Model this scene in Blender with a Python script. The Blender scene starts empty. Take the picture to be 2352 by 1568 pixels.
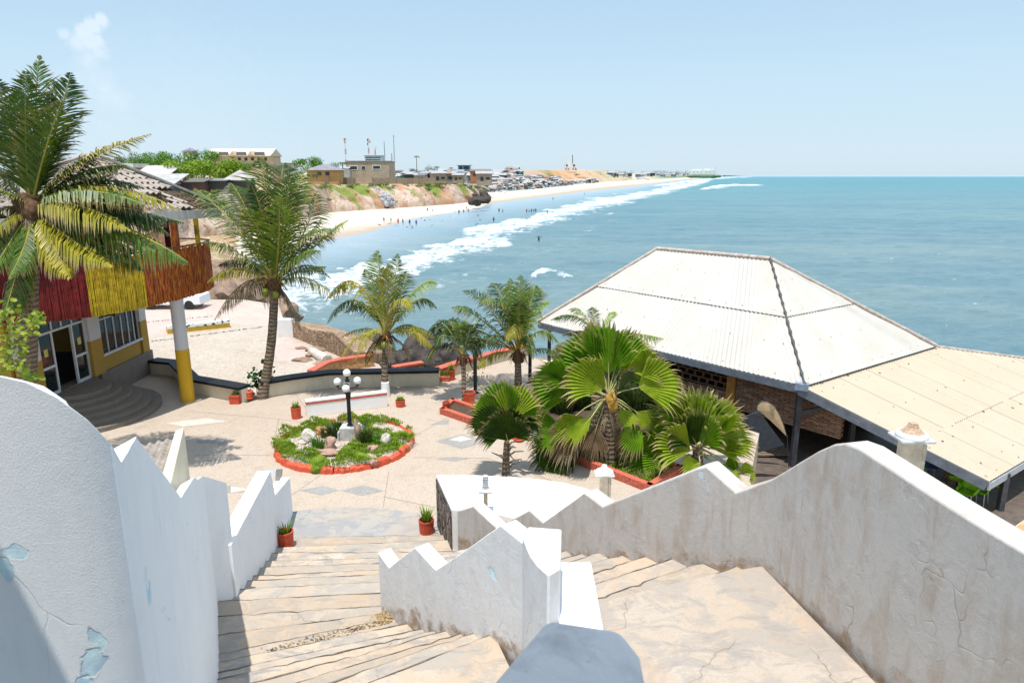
import bpy, bmesh, math, random
import numpy as np
from mathutils import Vector, Matrix
R = math.radians
random.seed(7)
SC = bpy.context.scene
COL = SC.collection
# ---------------------------------------------------------------- camera maths (eye at the origin; the sea lies at z = -14.5, the plaza at z = -8)
FPX, CX, CY = 1568.0, 1176.0, 784.0
TH = math.atan(381.0 / 1568.0)
CT, ST = math.cos(TH), math.sin(TH)
SEA, PLZ, COURT, LOWF = -14.5, -8.0, -9.0, -10.0
def ray(x, y):
    u = (x - CX) / FPX; v = (CY - y) / FPX
    return Vector((u, CT + v * ST, -ST + v * CT))
def pz(x, y, z):
    d = ray(x, y); return d * (z / d.z)
def pY(x, y, Y):
    d = ray(x, y); return d * (Y / d.y)
def pX(x, y, X):
    d = ray(x, y); return d * (X / d.x)
def pline(x, y, A, B):
    """the point of the ray on the upright plane through plan points A and B"""
    d = ray(x, y); ax, ay = A; bx, by = B[0] - A[0], B[1] - A[1]
    # t*d.x = ax + s*bx ; t*d.y = ay + s*by
    det = d.x * (-by) + d.y * bx
    t = (ax * (-by) + ay * bx) / det
    return d * t
# ---------------------------------------------------------------- numpy value noise
_rng = np.random.RandomState(3)
_TAB = _rng.rand(256, 256)
def vnoise(x, y):
    x = np.asarray(x, float); y = np.asarray(y, float)
    xi = np.floor(x).astype(int); yi = np.floor(y).astype(int)
    fx = x - xi; fy = y - yi
    fx = fx * fx * (3 - 2 * fx); fy = fy * fy * (3 - 2 * fy)
    a = _TAB[xi & 255, yi & 255]; b = _TAB[(xi + 1) & 255, yi & 255]
    c = _TAB[xi & 255, (yi + 1) & 255]; d = _TAB[(xi + 1) & 255, (yi + 1) & 255]
    return (a * (1 - fx) + b * fx) * (1 - fy) + (c * (1 - fx) + d * fx) * fy
def fbm(x, y, o=4):
    s = 0; a = .5; n = 0
    for k in range(o):
        s = s + a * vnoise(x * 2 ** k + 17.3 * k, y * 2 ** k + 9.1 * k); n += a; a *= .5
    return s / n
# ---------------------------------------------------------------- mesh builder
class MB:
    def __init__(s): s.v = []; s.f = []; s.m = []; s.c = None; s.mi = 0
    def vert(s, p): s.v.append((p[0], p[1], p[2])); return len(s.v) - 1
    def face(s, ids): s.f.append(tuple(ids)); s.m.append(s.mi)
    def poly(s, pts): s.face([s.vert(p) for p in pts])
    def box(s, x0, y0, z0, x1, y1, z1, M=None):
        P = [Vector((x, y, z)) for z in (z0, z1) for y in (y0, y1) for x in (x0, x1)]
        if M is not None: P = [M @ p for p in P]
        i = [s.vert(p) for p in P]
        for q in ((0, 2, 3, 1), (4, 5, 7, 6), (0, 1, 5, 4), (1, 3, 7, 5), (3, 2, 6, 7), (2, 0, 4, 6)): s.face([i[k] for k in q])
    def obox(s, c, e, w, h, up=(0, 0, 1)):
        """bar from c to e, w wide and h high"""
        c = Vector(c); e = Vector(e); d = (e - c).normalized(); up = Vector(up)
        if abs(d.dot(up)) > .98: up = Vector((0, 1, 0))
        a = d.cross(up).normalized() * (w / 2); b = a.cross(d).normalized() * (h / 2)
        i = [s.vert(p) for p in (c - a - b, c + a - b, c + a + b, c - a + b, e - a - b, e + a - b, e + a + b, e - a + b)]
        for q in ((0, 1, 2, 3), (7, 6, 5, 4), (0, 4, 5, 1), (1, 5, 6, 2), (2, 6, 7, 3), (3, 7, 4, 0)): s.face([i[k] for k in q])
    def prism(s, pts, z0, z1):
        """plan polygon pts (counter-clockwise) from z0 to z1; z1 may be a list of heights"""
        n = len(pts); zt = z1 if isinstance(z1, (list, tuple)) else [z1] * n
        zb = z0 if isinstance(z0, (list, tuple)) else [z0] * n
        b = [s.vert((p[0], p[1], zb[k])) for k, p in enumerate(pts)]; t = [s.vert((p[0], p[1], zt[k])) for k, p in enumerate(pts)]
        s.face(b[::-1]); s.face(t)
        for k in range(n): s.face((b[k], b[(k + 1) % n], t[(k + 1) % n], t[k]))
    def tube(s, path, rad, n=8, cap=True):
        path = [Vector(p) for p in path]; m = len(path)
        rad = rad if isinstance(rad, (list, tuple)) else [rad] * m
        rings = []; ref = None
        for k in range(m):
            d = (path[min(k + 1, m - 1)] - path[max(k - 1, 0)]).normalized()
            if ref is None: ref = Vector((0, 0, 1)) if abs(d.z) < .9 else Vector((1, 0, 0))
            a = (ref - d * ref.dot(d)).normalized(); b = d.cross(a); ref = a
            rings.append([s.vert(path[k] + (a * math.cos(2 * math.pi * j / n) + b * math.sin(2 * math.pi * j / n)) * rad[k]) for j in range(n)])
        for k in range(m - 1):
            for j in range(n): s.face((rings[k][j], rings[k][(j + 1) % n], rings[k + 1][(j + 1) % n], rings[k + 1][j]))
        if cap: s.face(rings[0][::-1]); s.face(rings[-1])
    def lathe(s, c, prof, n=20):
        """prof: (radius, height) from the bottom up about the upright axis through c"""
        rings = []
        for r, h in prof:
            rings.append([s.vert((c[0] + r * math.cos(2 * math.pi * j / n), c[1] + r * math.sin(2 * math.pi * j / n), c[2] + h)) for j in range(n)] if r > 1e-5 else [s.vert((c[0], c[1], c[2] + h))])
        for a, b in zip(rings, rings[1:]):
            for j in range(n):
                k = (j + 1) % n
                if len(a) == 1 and len(b) == 1: continue
                if len(a) == 1: s.face((a[0], b[k], b[j]))
                elif len(b) == 1: s.face((a[j], a[k], b[0]))
                else: s.face((a[j], a[k], b[k], b[j]))
        if len(rings[0]) > 1: s.face(rings[0][::-1])
        if len(rings[-1]) > 1: s.face(rings[-1])
    def sheet(s, fn, nu, nv):
        """grid of fn(u, v), u and v from 0 to 1"""
        g = [[s.vert(fn(i / nu, j / nv)) for i in range(nu + 1)] for j in range(nv + 1)]
        for j in range(nv):
            for i in range(nu): s.face((g[j][i], g[j][i + 1], g[j + 1][i + 1], g[j + 1][i]))
    def blob(s, c, r, seed=0, n=2, rough=.25, sq=(1, 1, 1)):
        """an uneven boulder"""
        bm = bmesh.new(); bmesh.ops.create_icosphere(bm, subdivisions=n, radius=1)
        rr = random.Random(seed); off = [rr.uniform(-50, 50) for _ in range(3)]
        from mathutils import noise
        base = len(s.v)
        for v in bm.verts:
            p = v.co.copy(); k = 1 + rough * (noise.noise(p * 1.1 + Vector(off)) * 1.3 + .5 * noise.noise(p * 2.6 + Vector(off)))
            s.v.append((c[0] + p.x * k * r * sq[0], c[1] + p.y * k * r * sq[1], c[2] + p.z * k * r * sq[2]))
        for f in bm.faces: s.face([base + v.index for v in f.verts])
        bm.free()
ORG = {}
def link(o, parent=None):
    COL.objects.link(o)
    if parent is not None: o.parent = parent
def props(o, label=None, cat=None, group=None, kind=None):
    if label: o['label'] = label
    if cat: o['category'] = cat
    if group: o['group'] = group
    if kind: o['kind'] = kind
    return o
def thing(name, label, cat, loc=(0, 0, 0), group=None):
    o = bpy.data.objects.new(name, None); o.empty_display_size = .2; link(o); o.location = loc; ORG[o] = Vector(loc)
    return props(o, label, cat, group)
def build(name, mb, mats, parent=None, smooth=None, bevel=0, seg=2, label=None, cat=None, group=None, kind=None, attrs=None):
    """links mb as ONE mesh object; points are world points, kept relative to the thing's base"""
    me = bpy.data.meshes.new(name)
    org = ORG.get(parent, Vector((0, 0, 0))) if parent is not None else Vector((0, 0, 0))
    vs = [(a - org.x, b - org.y, c - org.z) for a, b, c in mb.v]
    me.from_pydata(vs, [], mb.f)
    for m in (mats if isinstance(mats, (list, tuple)) else [mats]): me.materials.append(m)
    if any(mb.m): me.polygons.foreach_set('material_index', mb.m)
    if attrs:
        for k, val in attrs.items():
            at = me.attributes.new(k, 'FLOAT', 'POINT'); at.data.foreach_set('value', np.asarray(val, dtype=np.float32))
    if smooth is not None:
        me.polygons.foreach_set('use_smooth', [True] * len(me.polygons))
        if smooth < 179: me.set_sharp_from_angle(angle=R(smooth))
    me.update()
    o = bpy.data.objects.new(name, me); link(o, parent); ORG[o] = org
    if bevel:
        b = o.modifiers.new('bevel', 'BEVEL'); b.width = bevel; b.segments = seg; b.limit_method = 'ANGLE'; b.angle_limit = R(35)
    return props(o, label, cat, group, kind)
def recalc(o):
    bm = bmesh.new(); bm.from_mesh(o.data); bmesh.ops.recalc_face_normals(bm, faces=bm.faces); bm.to_mesh(o.data); bm.free()
    return o
def copy_tree(o, parent=None):
    c = o.copy(); COL.objects.link(c)
    if parent is not None: c.parent = parent
    for ch in list(o.children): copy_tree(ch, c)
    return c
# ---------------------------------------------------------------- materials
class NT:
    def __init__(s, name):
        s.mat = bpy.data.materials.new(name); s.mat.use_nodes = True; s.t = s.mat.node_tree; s.t.nodes.clear()
        s.out = s.n('ShaderNodeOutputMaterial'); s.p = s.n('ShaderNodeBsdfPrincipled'); s.l(s.p.outputs[0], s.out.inputs[0])
    def n(s, k, **kw):
        o = s.t.nodes.new(k)
        for a, b in kw.items(): setattr(o, a, b)
        return o
    def l(s, a, b): s.t.links.new(a, b)
    def pos(s): return s.n('ShaderNodeNewGeometry').outputs['Position']
    def obj(s): return s.n('ShaderNodeTexCoord').outputs['Object']
    def set(s, node, i, v):
        if hasattr(v, 'links') or hasattr(v, 'is_linked'): s.l(v, node.inputs[i])
        else: node.inputs[i].default_value = v
    def mapv(s, vec, scale=(1, 1, 1), rot=(0, 0, 0), loc=(0, 0, 0)):
        m = s.n('ShaderNodeMapping'); s.l(vec, m.inputs[0]); m.inputs['Scale'].default_value = scale; m.inputs['Rotation'].default_value = rot; m.inputs['Location'].default_value = loc
        return m.outputs[0]
    def noise(s, vec, scale, detail=4, rough=.55, dist=0):
        o = s.n('ShaderNodeTexNoise'); s.l(vec, o.inputs['Vector']); o.inputs['Scale'].default_value = scale; o.inputs['Detail'].default_value = detail
        o.inputs['Roughness'].default_value = rough; o.inputs['Distortion'].default_value = dist; return o.outputs['Fac']
    def ncol(s, vec, scale, detail=2):
        o = s.n('ShaderNodeTexNoise'); s.l(vec, o.inputs['Vector']); o.inputs['Scale'].default_value = scale; o.inputs['Detail'].default_value = detail; return o.outputs['Color']
    def vor(s, vec, scale, feature='F1', out='Distance', rand=1):
        o = s.n('ShaderNodeTexVoronoi', feature=feature); s.l(vec, o.inputs['Vector']); o.inputs['Scale'].default_value = scale; o.inputs['Randomness'].default_value = rand; return o.outputs[out]
    def ramp(s, fac, stops, interp='LINEAR'):
        o = s.n('ShaderNodeValToRGB'); s.l(fac, o.inputs[0]); o.color_ramp.interpolation = interp; e = o.color_ramp.elements
        while len(e) < len(stops): e.new(.5)
        for k, (p, c) in enumerate(stops):
            e[k].position = p; e[k].color = (c, c, c, 1) if isinstance(c, (int, float)) else (*c, 1)
        return o.outputs[0]
    def mix(s, fac, a, b, mode='MIX'):
        o = s.n('ShaderNodeMix', data_type='RGBA', blend_type=mode); s.set(o, 0, fac)
        for i, v in ((6, a), (7, b)):
            if isinstance(v, tuple) and len(v) == 3: v = (*v, 1)
            s.set(o, i, v)
        return o.outputs[2]
    def math(s, op, a, b=0, clamp=False):
        o = s.n('ShaderNodeMath', operation=op, use_clamp=clamp); s.set(o, 0, a); s.set(o, 1, b); return o.outputs[0]
    def sep(s, vec):
        o = s.n('ShaderNodeSeparateXYZ'); s.l(vec, o.inputs[0]); return o.outputs
    def vadd(s, a, b, op='ADD'):
        o = s.n('ShaderNodeVectorMath', operation=op); s.set(o, 0, a); s.set(o, 1, b); return o.outputs[0]
    def warp(s, vec, scale, amt):
        c = s.ncol(vec, scale); c = s.vadd(c, (.5, .5, .5), 'SUBTRACT'); o = s.n('ShaderNodeVectorMath', operation='SCALE'); s.l(c, o.inputs[0]); o.inputs['Scale'].default_value = amt
        return s.vadd(vec, o.outputs[0])
    def attr(s, name): return s.n('ShaderNodeAttribute', attribute_name=name).outputs['Fac']
    def bump(s, h, strength=.3, dist=.02, prev=None):
        b = s.n('ShaderNodeBump'); s.l(h, b.inputs['Height']); b.inputs['Strength'].default_value = strength; b.inputs['Distance'].default_value = dist
        if prev is not None: s.l(prev, b.inputs['Normal'])
        return b.outputs[0]
    def fin(s, col, rough=.8, normal=None, spec=.3, metal=0):
        if isinstance(col, tuple): col = (*col, 1) if len(col) == 3 else col
        s.set(s.p, 'Base Color', col); s.set(s.p, 'Roughness', rough); s.p.inputs['Specular IOR Level'].default_value = spec; s.p.inputs['Metallic'].default_value = metal
        if normal is not None: s.l(normal, s.p.inputs['Normal'])
        return s.mat
def plain(name, col, rough=.7, var=.12, scale=6, bump=.15, spec=.3, bd=.01, metal=0):
    """one colour with a little wear"""
    t = NT(name); p = t.pos(); n = t.noise(p, scale, 5, .6); n2 = t.noise(p, scale * 7, 3, .6)
    d = tuple(c * (1 - var * 1.6) for c in col); b = tuple(min(1, c * (1 + var)) for c in col)
    c = t.ramp(n, [(.3, d), (.7, b)]); c = t.mix(.25, c, t.ramp(n2, [(.35, d), (.65, b)]))
    return t.fin(c, rough, t.bump(n2, bump, bd), spec, metal)
def plaster(name, col, dirt, dirt_amt, crack=.6, peel=(), peelcol=(.50, .65, .77), grain=90, drip=0, trowel=1.0, splash=None):
    t = NT(name); p = t.pos()
    big = t.noise(p, 1.3, 5, .62); mid = t.noise(t.mapv(p, (1, 1, .35)), 4.5, 6, .65, .4); fine = t.noise(p, grain, 3, .6); lump = t.noise(p, 9, 4, .6)
    c = t.mix(t.ramp(big, [(.35, 0), (.75, .35)]), col, tuple(x * .9 for x in col))
    c = t.mix(t.math('MULTIPLY', t.ramp(mid, [(.48, 0), (.78, 1)]), dirt_amt), c, dirt)
    wp = t.warp(p, 2.2, .55)
    ce = t.vor(wp, .9, 'DISTANCE_TO_EDGE'); gate = t.ramp(t.noise(p, 1.1, 2), [(.54, 0), (.62, 1)])
    cr = t.math('MULTIPLY', t.ramp(ce, [(0, 1), (.005, 0)]), gate)
    c = t.mix(t.math('MULTIPLY', cr, crack), c, tuple(x * .45 for x in dirt))
    trow = t.noise(t.mapv(p, (1, 1, .45), (.3, .2, .5)), 5.5, 5, .6, 1.2); chip = t.ramp(t.noise(t.warp(p, 6, .12), 3.1, 5, .6), [(.60, 0), (.625, 1)]); chip = t.math('MULTIPLY', chip, t.ramp(t.noise(p, .7, 2), [(.45, 0), (.6, 1)]))
    c = t.mix(t.math('MULTIPLY', chip, dirt_amt * .55), c, tuple(x * .86 for x in col)); c = t.mix(t.ramp(t.noise(p, 26, 4, .7), [(.62, 0), (.75, dirt_amt * .5)]), c, dirt)
    h = t.math('ADD', t.math('MULTIPLY', fine, .35), t.math('ADD', t.math('MULTIPLY', lump, .8 * (.35 + .65 * trowel)), t.math('SUBTRACT', t.math('MULTIPLY', trow, 1.6 * trowel), t.math('MULTIPLY', chip, .25 * trowel)))); h = t.math('SUBTRACT', h, t.math('MULTIPLY', cr, .8))
    if drip:
        st = t.noise(t.mapv(p, (9, 9, .5)), 1.6, 4, .6); st = t.math('MULTIPLY', t.ramp(st, [(.55, 0), (.72, 1)]), t.ramp(t.noise(p, .8, 3), [(.42, 0), (.6, 1)]))
        c = t.mix(t.math('MULTIPLY', st, drip), c, dirt)
    if splash:
        o_, d_, z0, sl_ = splash; dp = t.n('ShaderNodeVectorMath', operation='DOT_PRODUCT'); t.l(t.vadd(p, o_, 'SUBTRACT'), dp.inputs[0]); dp.inputs[1].default_value = d_; fl_ = t.math('SUBTRACT', z0, t.math('MULTIPLY', t.math('MAXIMUM', dp.outputs['Value'], 0), sl_)); hh_ = t.math('SUBTRACT', t.sep(p)[2], fl_)
        sp_ = t.math('ADD', hh_, t.math('MULTIPLY', t.math('SUBTRACT', t.noise(p, 3.3, 6, .7), .5), 1.1)); c = t.mix(t.math('MULTIPLY', t.ramp(sp_, [(.02, .85), (.16, 0)]), t.ramp(t.noise(p, 6, 4), [(.38, .25), (.6, 1)])), c, (.33, .22, .13))
    for (q, sx, sz) in peel:
        w = t.warp(p, 7, .16); d = t.mapv(t.vadd(w, tuple(q), 'SUBTRACT'), (1 / sx, 1 / .5, 1 / sz))
        ln = t.n('ShaderNodeVectorMath', operation='LENGTH'); t.l(d, ln.inputs[0])
        k = t.ramp(ln.outputs['Value'], [(.88, 1), (.94, 0)]); rim = t.math('SUBTRACT', t.ramp(ln.outputs['Value'], [(.98, 1), (1.04, 0)]), k)
        pc = t.mix(t.ramp(t.noise(p, 8, 4), [(.35, 0), (.7, 1)]), peelcol, tuple(min(1, x * 1.4 + .1) for x in peelcol))
        c = t.mix(k, c, pc); c = t.mix(t.math('MULTIPLY', rim, .3), c, (.4, .4, .4)); h = t.math('SUBTRACT', h, t.math('MULTIPLY', k, .7))
    return t.fin(c, .85, t.bump(h, .3 + .2 * min(1, trowel), .012), .2)
# ================================================================ camera, sun, sky
cam = bpy.data.cameras.new('camera'); camo = bpy.data.objects.new('camera', cam); link(camo); SC.camera = camo
cam.sensor_width = 36; cam.lens = 36 * FPX / 2352; cam.clip_start = .05; cam.clip_end = 90000
camo.rotation_euler = (math.pi / 2 - TH, 0, 0)
cam.dof.use_dof = True; cam.dof.focus_distance = 24; cam.dof.aperture_fstop = 5.6
SUN = Vector((-.055, -.20, .97)).normalized()
el = math.asin(SUN.z); az = math.atan2(SUN.x, SUN.y)
sl = bpy.data.lights.new('sun', 'SUN'); sl.energy = 4.6; sl.angle = R(.53); sl.color = (1, .955, .89)
so = bpy.data.objects.new('sun', sl); link(so); so.rotation_euler = SUN.to_track_quat('Z', 'Y').to_euler(); so.location = (0, 0, 40)
W = bpy.data.worlds.new('World'); SC.world = W; W.use_nodes = True; wt = W.node_tree; wt.nodes.clear()
def wn(k, **kw):
    o = wt.nodes.new(k)
    for a, b in kw.items(): setattr(o, a, b)
    return o
sky = wn('ShaderNodeTexSky', sky_type='NISHITA'); sky.sun_disc = False; sky.sun_elevation = el; sky.sun_rotation = az
sky.altitude = 0; sky.air_density = 1.0; sky.dust_density = .5; sky.ozone_density = 1.6
hs = wn('ShaderNodeHueSaturation'); hs.inputs['Saturation'].default_value = .8; wt.links.new(sky.outputs[0], hs.inputs['Color'])
bg = wn('ShaderNodeBackground'); bg.inputs[1].default_value = .15
wo = wn('ShaderNodeOutputWorld')
# a pale cumulus low in the western sky, made of noise about its own direction
tc = wn('ShaderNodeTexCoord'); cdir = ray(235, 235).normalized()
def cl(px, py, rad, seed, soft=.5):
    d = ray(px, py).normalized(); v = wn('ShaderNodeVectorMath', operation='SUBTRACT'); wt.links.new(tc.outputs['Generated'], v.inputs[0]); v.inputs[1].default_value = d
    nz = wn('ShaderNodeTexNoise'); wt.links.new(tc.outputs['Generated'], nz.inputs['Vector']); nz.inputs['Scale'].default_value = 75 + seed; nz.inputs['Detail'].default_value = 7; nz.inputs['Roughness'].default_value = .55
    ln = wn('ShaderNodeVectorMath', operation='LENGTH'); wt.links.new(v.outputs[0], ln.inputs[0])
    a = wn('ShaderNodeMath', operation='DIVIDE'); wt.links.new(ln.outputs['Value'], a.inputs[0]); a.inputs[1].default_value = rad
    m = wn('ShaderNodeMath', operation='MULTIPLY_ADD'); wt.links.new(nz.outputs['Fac'], m.inputs[0]); m.inputs[1].default_value = -1.3; wt.links.new(a.outputs[0], m.inputs[2])
    r = wn('ShaderNodeMapRange'); wt.links.new(m.outputs[0], r.inputs[0]); r.inputs[1].default_value = .28; r.inputs[2].default_value = .28 - soft; r.inputs[3].default_value = 0; r.inputs[4].default_value = 1
    return r.outputs[0]
acc = None
for k, (px, py, rad, soft, amt) in enumerate([(234, 46, .0105, .5, .62), (216, 58, .013, .5, .62), (194, 76, .015, .5, .6), (206, 92, .019, .6, .58), (180, 98, .014, .6, .5), (148, 80, .0085, .6, .42), (222, 112, .018, .8, .5), (205, 140, .022, 1.0, .42), (212, 182, .03, 1.1, .38), (238, 212, .034, 1.1, .4), (268, 226, .026, .9, .36), (245, 290, .10, 1.8, .30), (430, 300, .16, 1.8, .22)]):
    q = cl(px, py, rad, k * .7, soft); mm = wn('ShaderNodeMath', operation='MULTIPLY'); wt.links.new(q, mm.inputs[0]); mm.inputs[1].default_value = amt
    if acc is None: acc = mm.outputs[0]
    else:
        mx = wn('ShaderNodeMath', operation='MAXIMUM'); wt.links.new(acc, mx.inputs[0]); wt.links.new(mm.outputs[0], mx.inputs[1]); acc = mx.outputs[0]
sp = wn('ShaderNodeSeparateXYZ'); wt.links.new(tc.outputs['Generated'], sp.inputs[0])
gr = wn('ShaderNodeValToRGB'); wt.links.new(sp.outputs[2], gr.inputs[0]); ge = gr.color_ramp.elements; ge.new(.12); ge.new(.25); ge.new(.5)
for k, (p_, c_) in enumerate([(0, (.565, .725, .845)), (.12, (.53, .715, .855)), (.25, (.43, .64, .82)), (.5, (.56, .76, 1.0)), (1, (.62, .80, 1.06))]): ge[k].position = p_; ge[k].color = (*c_, 1)
gs = wn('ShaderNodeVectorMath', operation='SCALE'); wt.links.new(gr.outputs[0], gs.inputs[0]); gs.inputs['Scale'].default_value = 6.5
sm = wn('ShaderNodeMix', data_type='RGBA'); sm.inputs[0].default_value = .85; wt.links.new(hs.outputs[0], sm.inputs[6]); wt.links.new(gs.outputs[0], sm.inputs[7])
cm = wn('ShaderNodeMix', data_type='RGBA'); wt.links.new(acc, cm.inputs[0]); wt.links.new(sm.outputs[2], cm.inputs[6]); cm.inputs[7].default_value = (5.4, 5.9, 6.5, 1)
wt.links.new(cm.outputs[2], bg.inputs[0]); wt.links.new(bg.outputs[0], wo.inputs[0])
SC.view_settings.view_transform = 'Standard'; SC.view_settings.look = 'None'; SC.view_settings.exposure = 0.17; SC.view_settings.gamma = 1
SC.cycles.use_denoising = True; SC.cycles.max_bounces = 8; SC.cycles.transparent_max_bounces = 8; SC.cycles.caustics_reflective = False; SC.cycles.caustics_refractive = False
# ================================================================ near materials
peelA = pY(160, 1480, 2.78); peelB = pY(30, 1275, 2.8); peelC = pY(190, 1520, 2.8)
M_left = plaster('white_plaster_left', (.90, .905, .91), (.52, .49, .43), .18, .5, [(pY(264, 1412, 2.93), .035, .075), (pY(248, 1470, 2.91), .055, .10), (pY(228, 1545, 2.88), .055, .12), (pY(40, 1262, 2.75), .065, .05), (pY(10, 1300, 2.75), .05, .07)], grain=110, trowel=.12)
M_right = plaster('white_plaster_right', (.56, .525, .49), (.40, .29, .20), .75, .3, [(pY(1612, 1092, 7.5), .03, .07), (pY(1625, 1112, 7.5), .02, .05)], (.42, .47, .52), grain=120, drip=.65, splash=((2.81, 6.87, 0), (-.606, .795, 0), -4.3, .43))
M_mid = plaster('white_plaster_mid', (.76, .755, .75), (.52, .46, .40), .38, .8, [(pY(1130, 1318, 6.3), .05, .06), (pY(1112, 1300, 6.3), .05, .02)], grain=120, drip=.2, splash=((-.06, 6.14, 0), (-.606, .795, 0), -4.75, .43))
M_white = plaster('white_paint', (.82, .82, .81), (.60, .56, .50), .25, .35)
M_cream = plaster('cream_paint', (.74, .66, .50), (.46, .37, .26), .4, .3)
def concrete(name, base, grey, pale, joint=0, rough=.9):
    t = NT(name); p = t.pos(); w = t.warp(p, 1.5, .5)
    n1 = t.noise(w, .9, 6, .65, .3); n2 = t.noise(t.mapv(w, (1, 2.6, 1)), 2.3, 6, .7, .5); sp = t.noise(p, 75, 3, .7); n3 = t.noise(p, 14, 5, .7)
    c = t.mix(t.ramp(n1, [(.36, 0), (.64, 1)]), base, pale); n9 = t.noise(t.warp(p, .8, .6), 1.7, 7, .72, .4); c = t.mix(t.ramp(n9, [(.46, .95), (.52, 0)]), c, tuple(.55 * a_ + .45 * b_ for a_, b_ in zip(grey, pale))); c = t.mix(t.math('MULTIPLY', t.ramp(n2, [(.50, 0), (.64, 1)]), .9), c, grey)
    c = t.mix(t.ramp(sp, [(.32, .42), (.52, 0)]), c, tuple(x * .55 for x in base)); c = t.mix(t.ramp(n3, [(.6, 0), (.8, .35)]), c, tuple(x * .6 for x in base))
    n8 = t.noise(t.warp(p, 1.2, .8), 1.1, 6, .7, .6); c = t.mix(t.ramp(n8, [(.52, 0), (.60, .42)]), c, (base[0] * 1.0, base[1] * .90, base[2] * .82)); oi = t.n('ShaderNodeObjectInfo').outputs['Random']; c = t.mix(t.ramp(oi, [(0, 0), (.45, .0), (.8, .3), (1, .4)]), c, t.mix(n2, grey, pale)); c = t.mix(t.ramp(t.math('FRACT', t.math('MULTIPLY', oi, 7.3)), [(.4, 0), (1, .45)]), c, tuple(x * .72 for x in base))
    ce = t.vor(t.warp(p, 3, .5), .8, 'DISTANCE_TO_EDGE'); cr = t.math('MULTIPLY', t.ramp(ce, [(0, 1), (.006, 0)]), t.ramp(t.noise(p, .9, 2), [(.54, 0), (.6, 1)]))
    c = t.mix(t.math('MULTIPLY', cr, .7), c, tuple(x * .35 for x in base))
    h = t.math('ADD', t.math('MULTIPLY', sp, .3), n3); h = t.math('SUBTRACT', h, cr)
    return t.fin(c, rough, t.bump(h, .35, .012), .2)
M_step = concrete('worn_step_concrete', (.49, .385, .285), (.27, .26, .25), (.53, .455, .365))
M_gstep = concrete('grey_stained_concrete', (.50, .40, .31), (.22, .23, .24), (.40, .39, .37))
M_land = concrete('worn_landing_concrete', (.49, .38, .28), (.27, .26, .25), (.51, .45, .38))
M_dirt = plain('dark_dirt', (.16, .12, .08), .95, .4, 20, .5)
# ================================================================ walls with a zigzag top
def wall(name, pts, th, side, mat, label, cat='wall', bevel=.022, jit=.004, sub=.22, smooth=35, bd=0):
    """pts: (X, Y, ztop, zbase) along the seen face; the thickness lies on side (+1 left of the run, -1 right)"""
    P = []
    for a, b in zip(pts, pts[1:]):
        L = math.hypot(b[0] - a[0], b[1] - a[1]); n = max(1, int(L / sub))
        for k in range(n): P.append([a[i] + (b[i] - a[i]) * k / n for i in range(4)])
    P.append(list(pts[-1])); n = len(P)
    nor = []
    for k in range(n):
        a, b = P[max(k - 1, 0)], P[min(k + 1, n - 1)]; dx, dy = b[0] - a[0], b[1] - a[1]; l = math.hypot(dx, dy) or 1
        nor.append((-dy / l * side, dx / l * side))
    rr = random.Random(len(pts) + int(th * 1000)); m = MB()
    F = []; B = []
    for k in range(n):
        j = rr.uniform(-jit, jit); x, y, zt, zb = P[k]; zt += rr.uniform(-jit, jit)
        F.append((m.vert((x + nor[k][0] * j, y + nor[k][1] * j, zb)), m.vert((x, y, zt)))); zt -= bd
        B.append((m.vert((x + nor[k][0] * th, y + nor[k][1] * th, zb)), m.vert((x + nor[k][0] * th, y + nor[k][1] * th, zt))))
    for k in range(n - 1):
        m.face((F[k][0], F[k + 1][0], F[k + 1][1], F[k][1])); m.face((B[k + 1][0], B[k][0], B[k][1], B[k + 1][1]))
        m.face((F[k][1], F[k + 1][1], B[k + 1][1], B[k][1])); m.face((F[k + 1][0], F[k][0], B[k][0], B[k + 1][0]))
    m.face((F[0][0], F[0][1], B[0][1], B[0][0])); m.face((F[-1][1], F[-1][0], B[-1][0], B[-1][1]))
    return recalc(build(name, m, mat, None, smooth, bevel, 3, label, cat))
def top(px, A, B):
    q = pline(px[0], px[1], A, B); return q
# --- right wall: level high part by the landing, then teeth down the far flight
ra, rb, rc, rd = (3.46, 4.15), (2.81, 6.87), (1.02, 8.98), (-1.10, 12.6)
q = [pline(2352, 1265, rb, (3.25, 5.04))]
pts = [(3.75, 2.9, -2.47, -5), (3.47, 4.1, -2.47, -5)]
for px in ((2230, 1195), (2060, 1085), (1975, 1030), (1941, 1016), (1915, 1020), (1880, 1035)):
    a = pline(px[0], px[1], rb, (3.25, 5.04)); pts.append((a.x, a.y, a.z, -5))
pts.append((2.81, 6.87, -3.22, -5.2))
for px in ((1690, 1131), (1622, 1070), (1600, 1076), (1384, 1163)):
    a = pline(px[0], px[1], rb, rc); pts.append((a.x, a.y, a.z, -7))
a = pline(1340, 1130, rb, rc); pts.append((1.03, 8.97, a.z, -7.5))
for px in ((1247, 1200), (1215, 1171), (1140, 1212), (1086, 1162), (1050, 1174)):
    a = pline(px[0], px[1], rc, rd); pts.append((a.x, a.y, a.z, -8.2))
wall('stair_wall', pts, .26, -1, M_right, 'tall stained grey white parapet wall rising in peaks along the right stair flight', bevel=.022)
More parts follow.
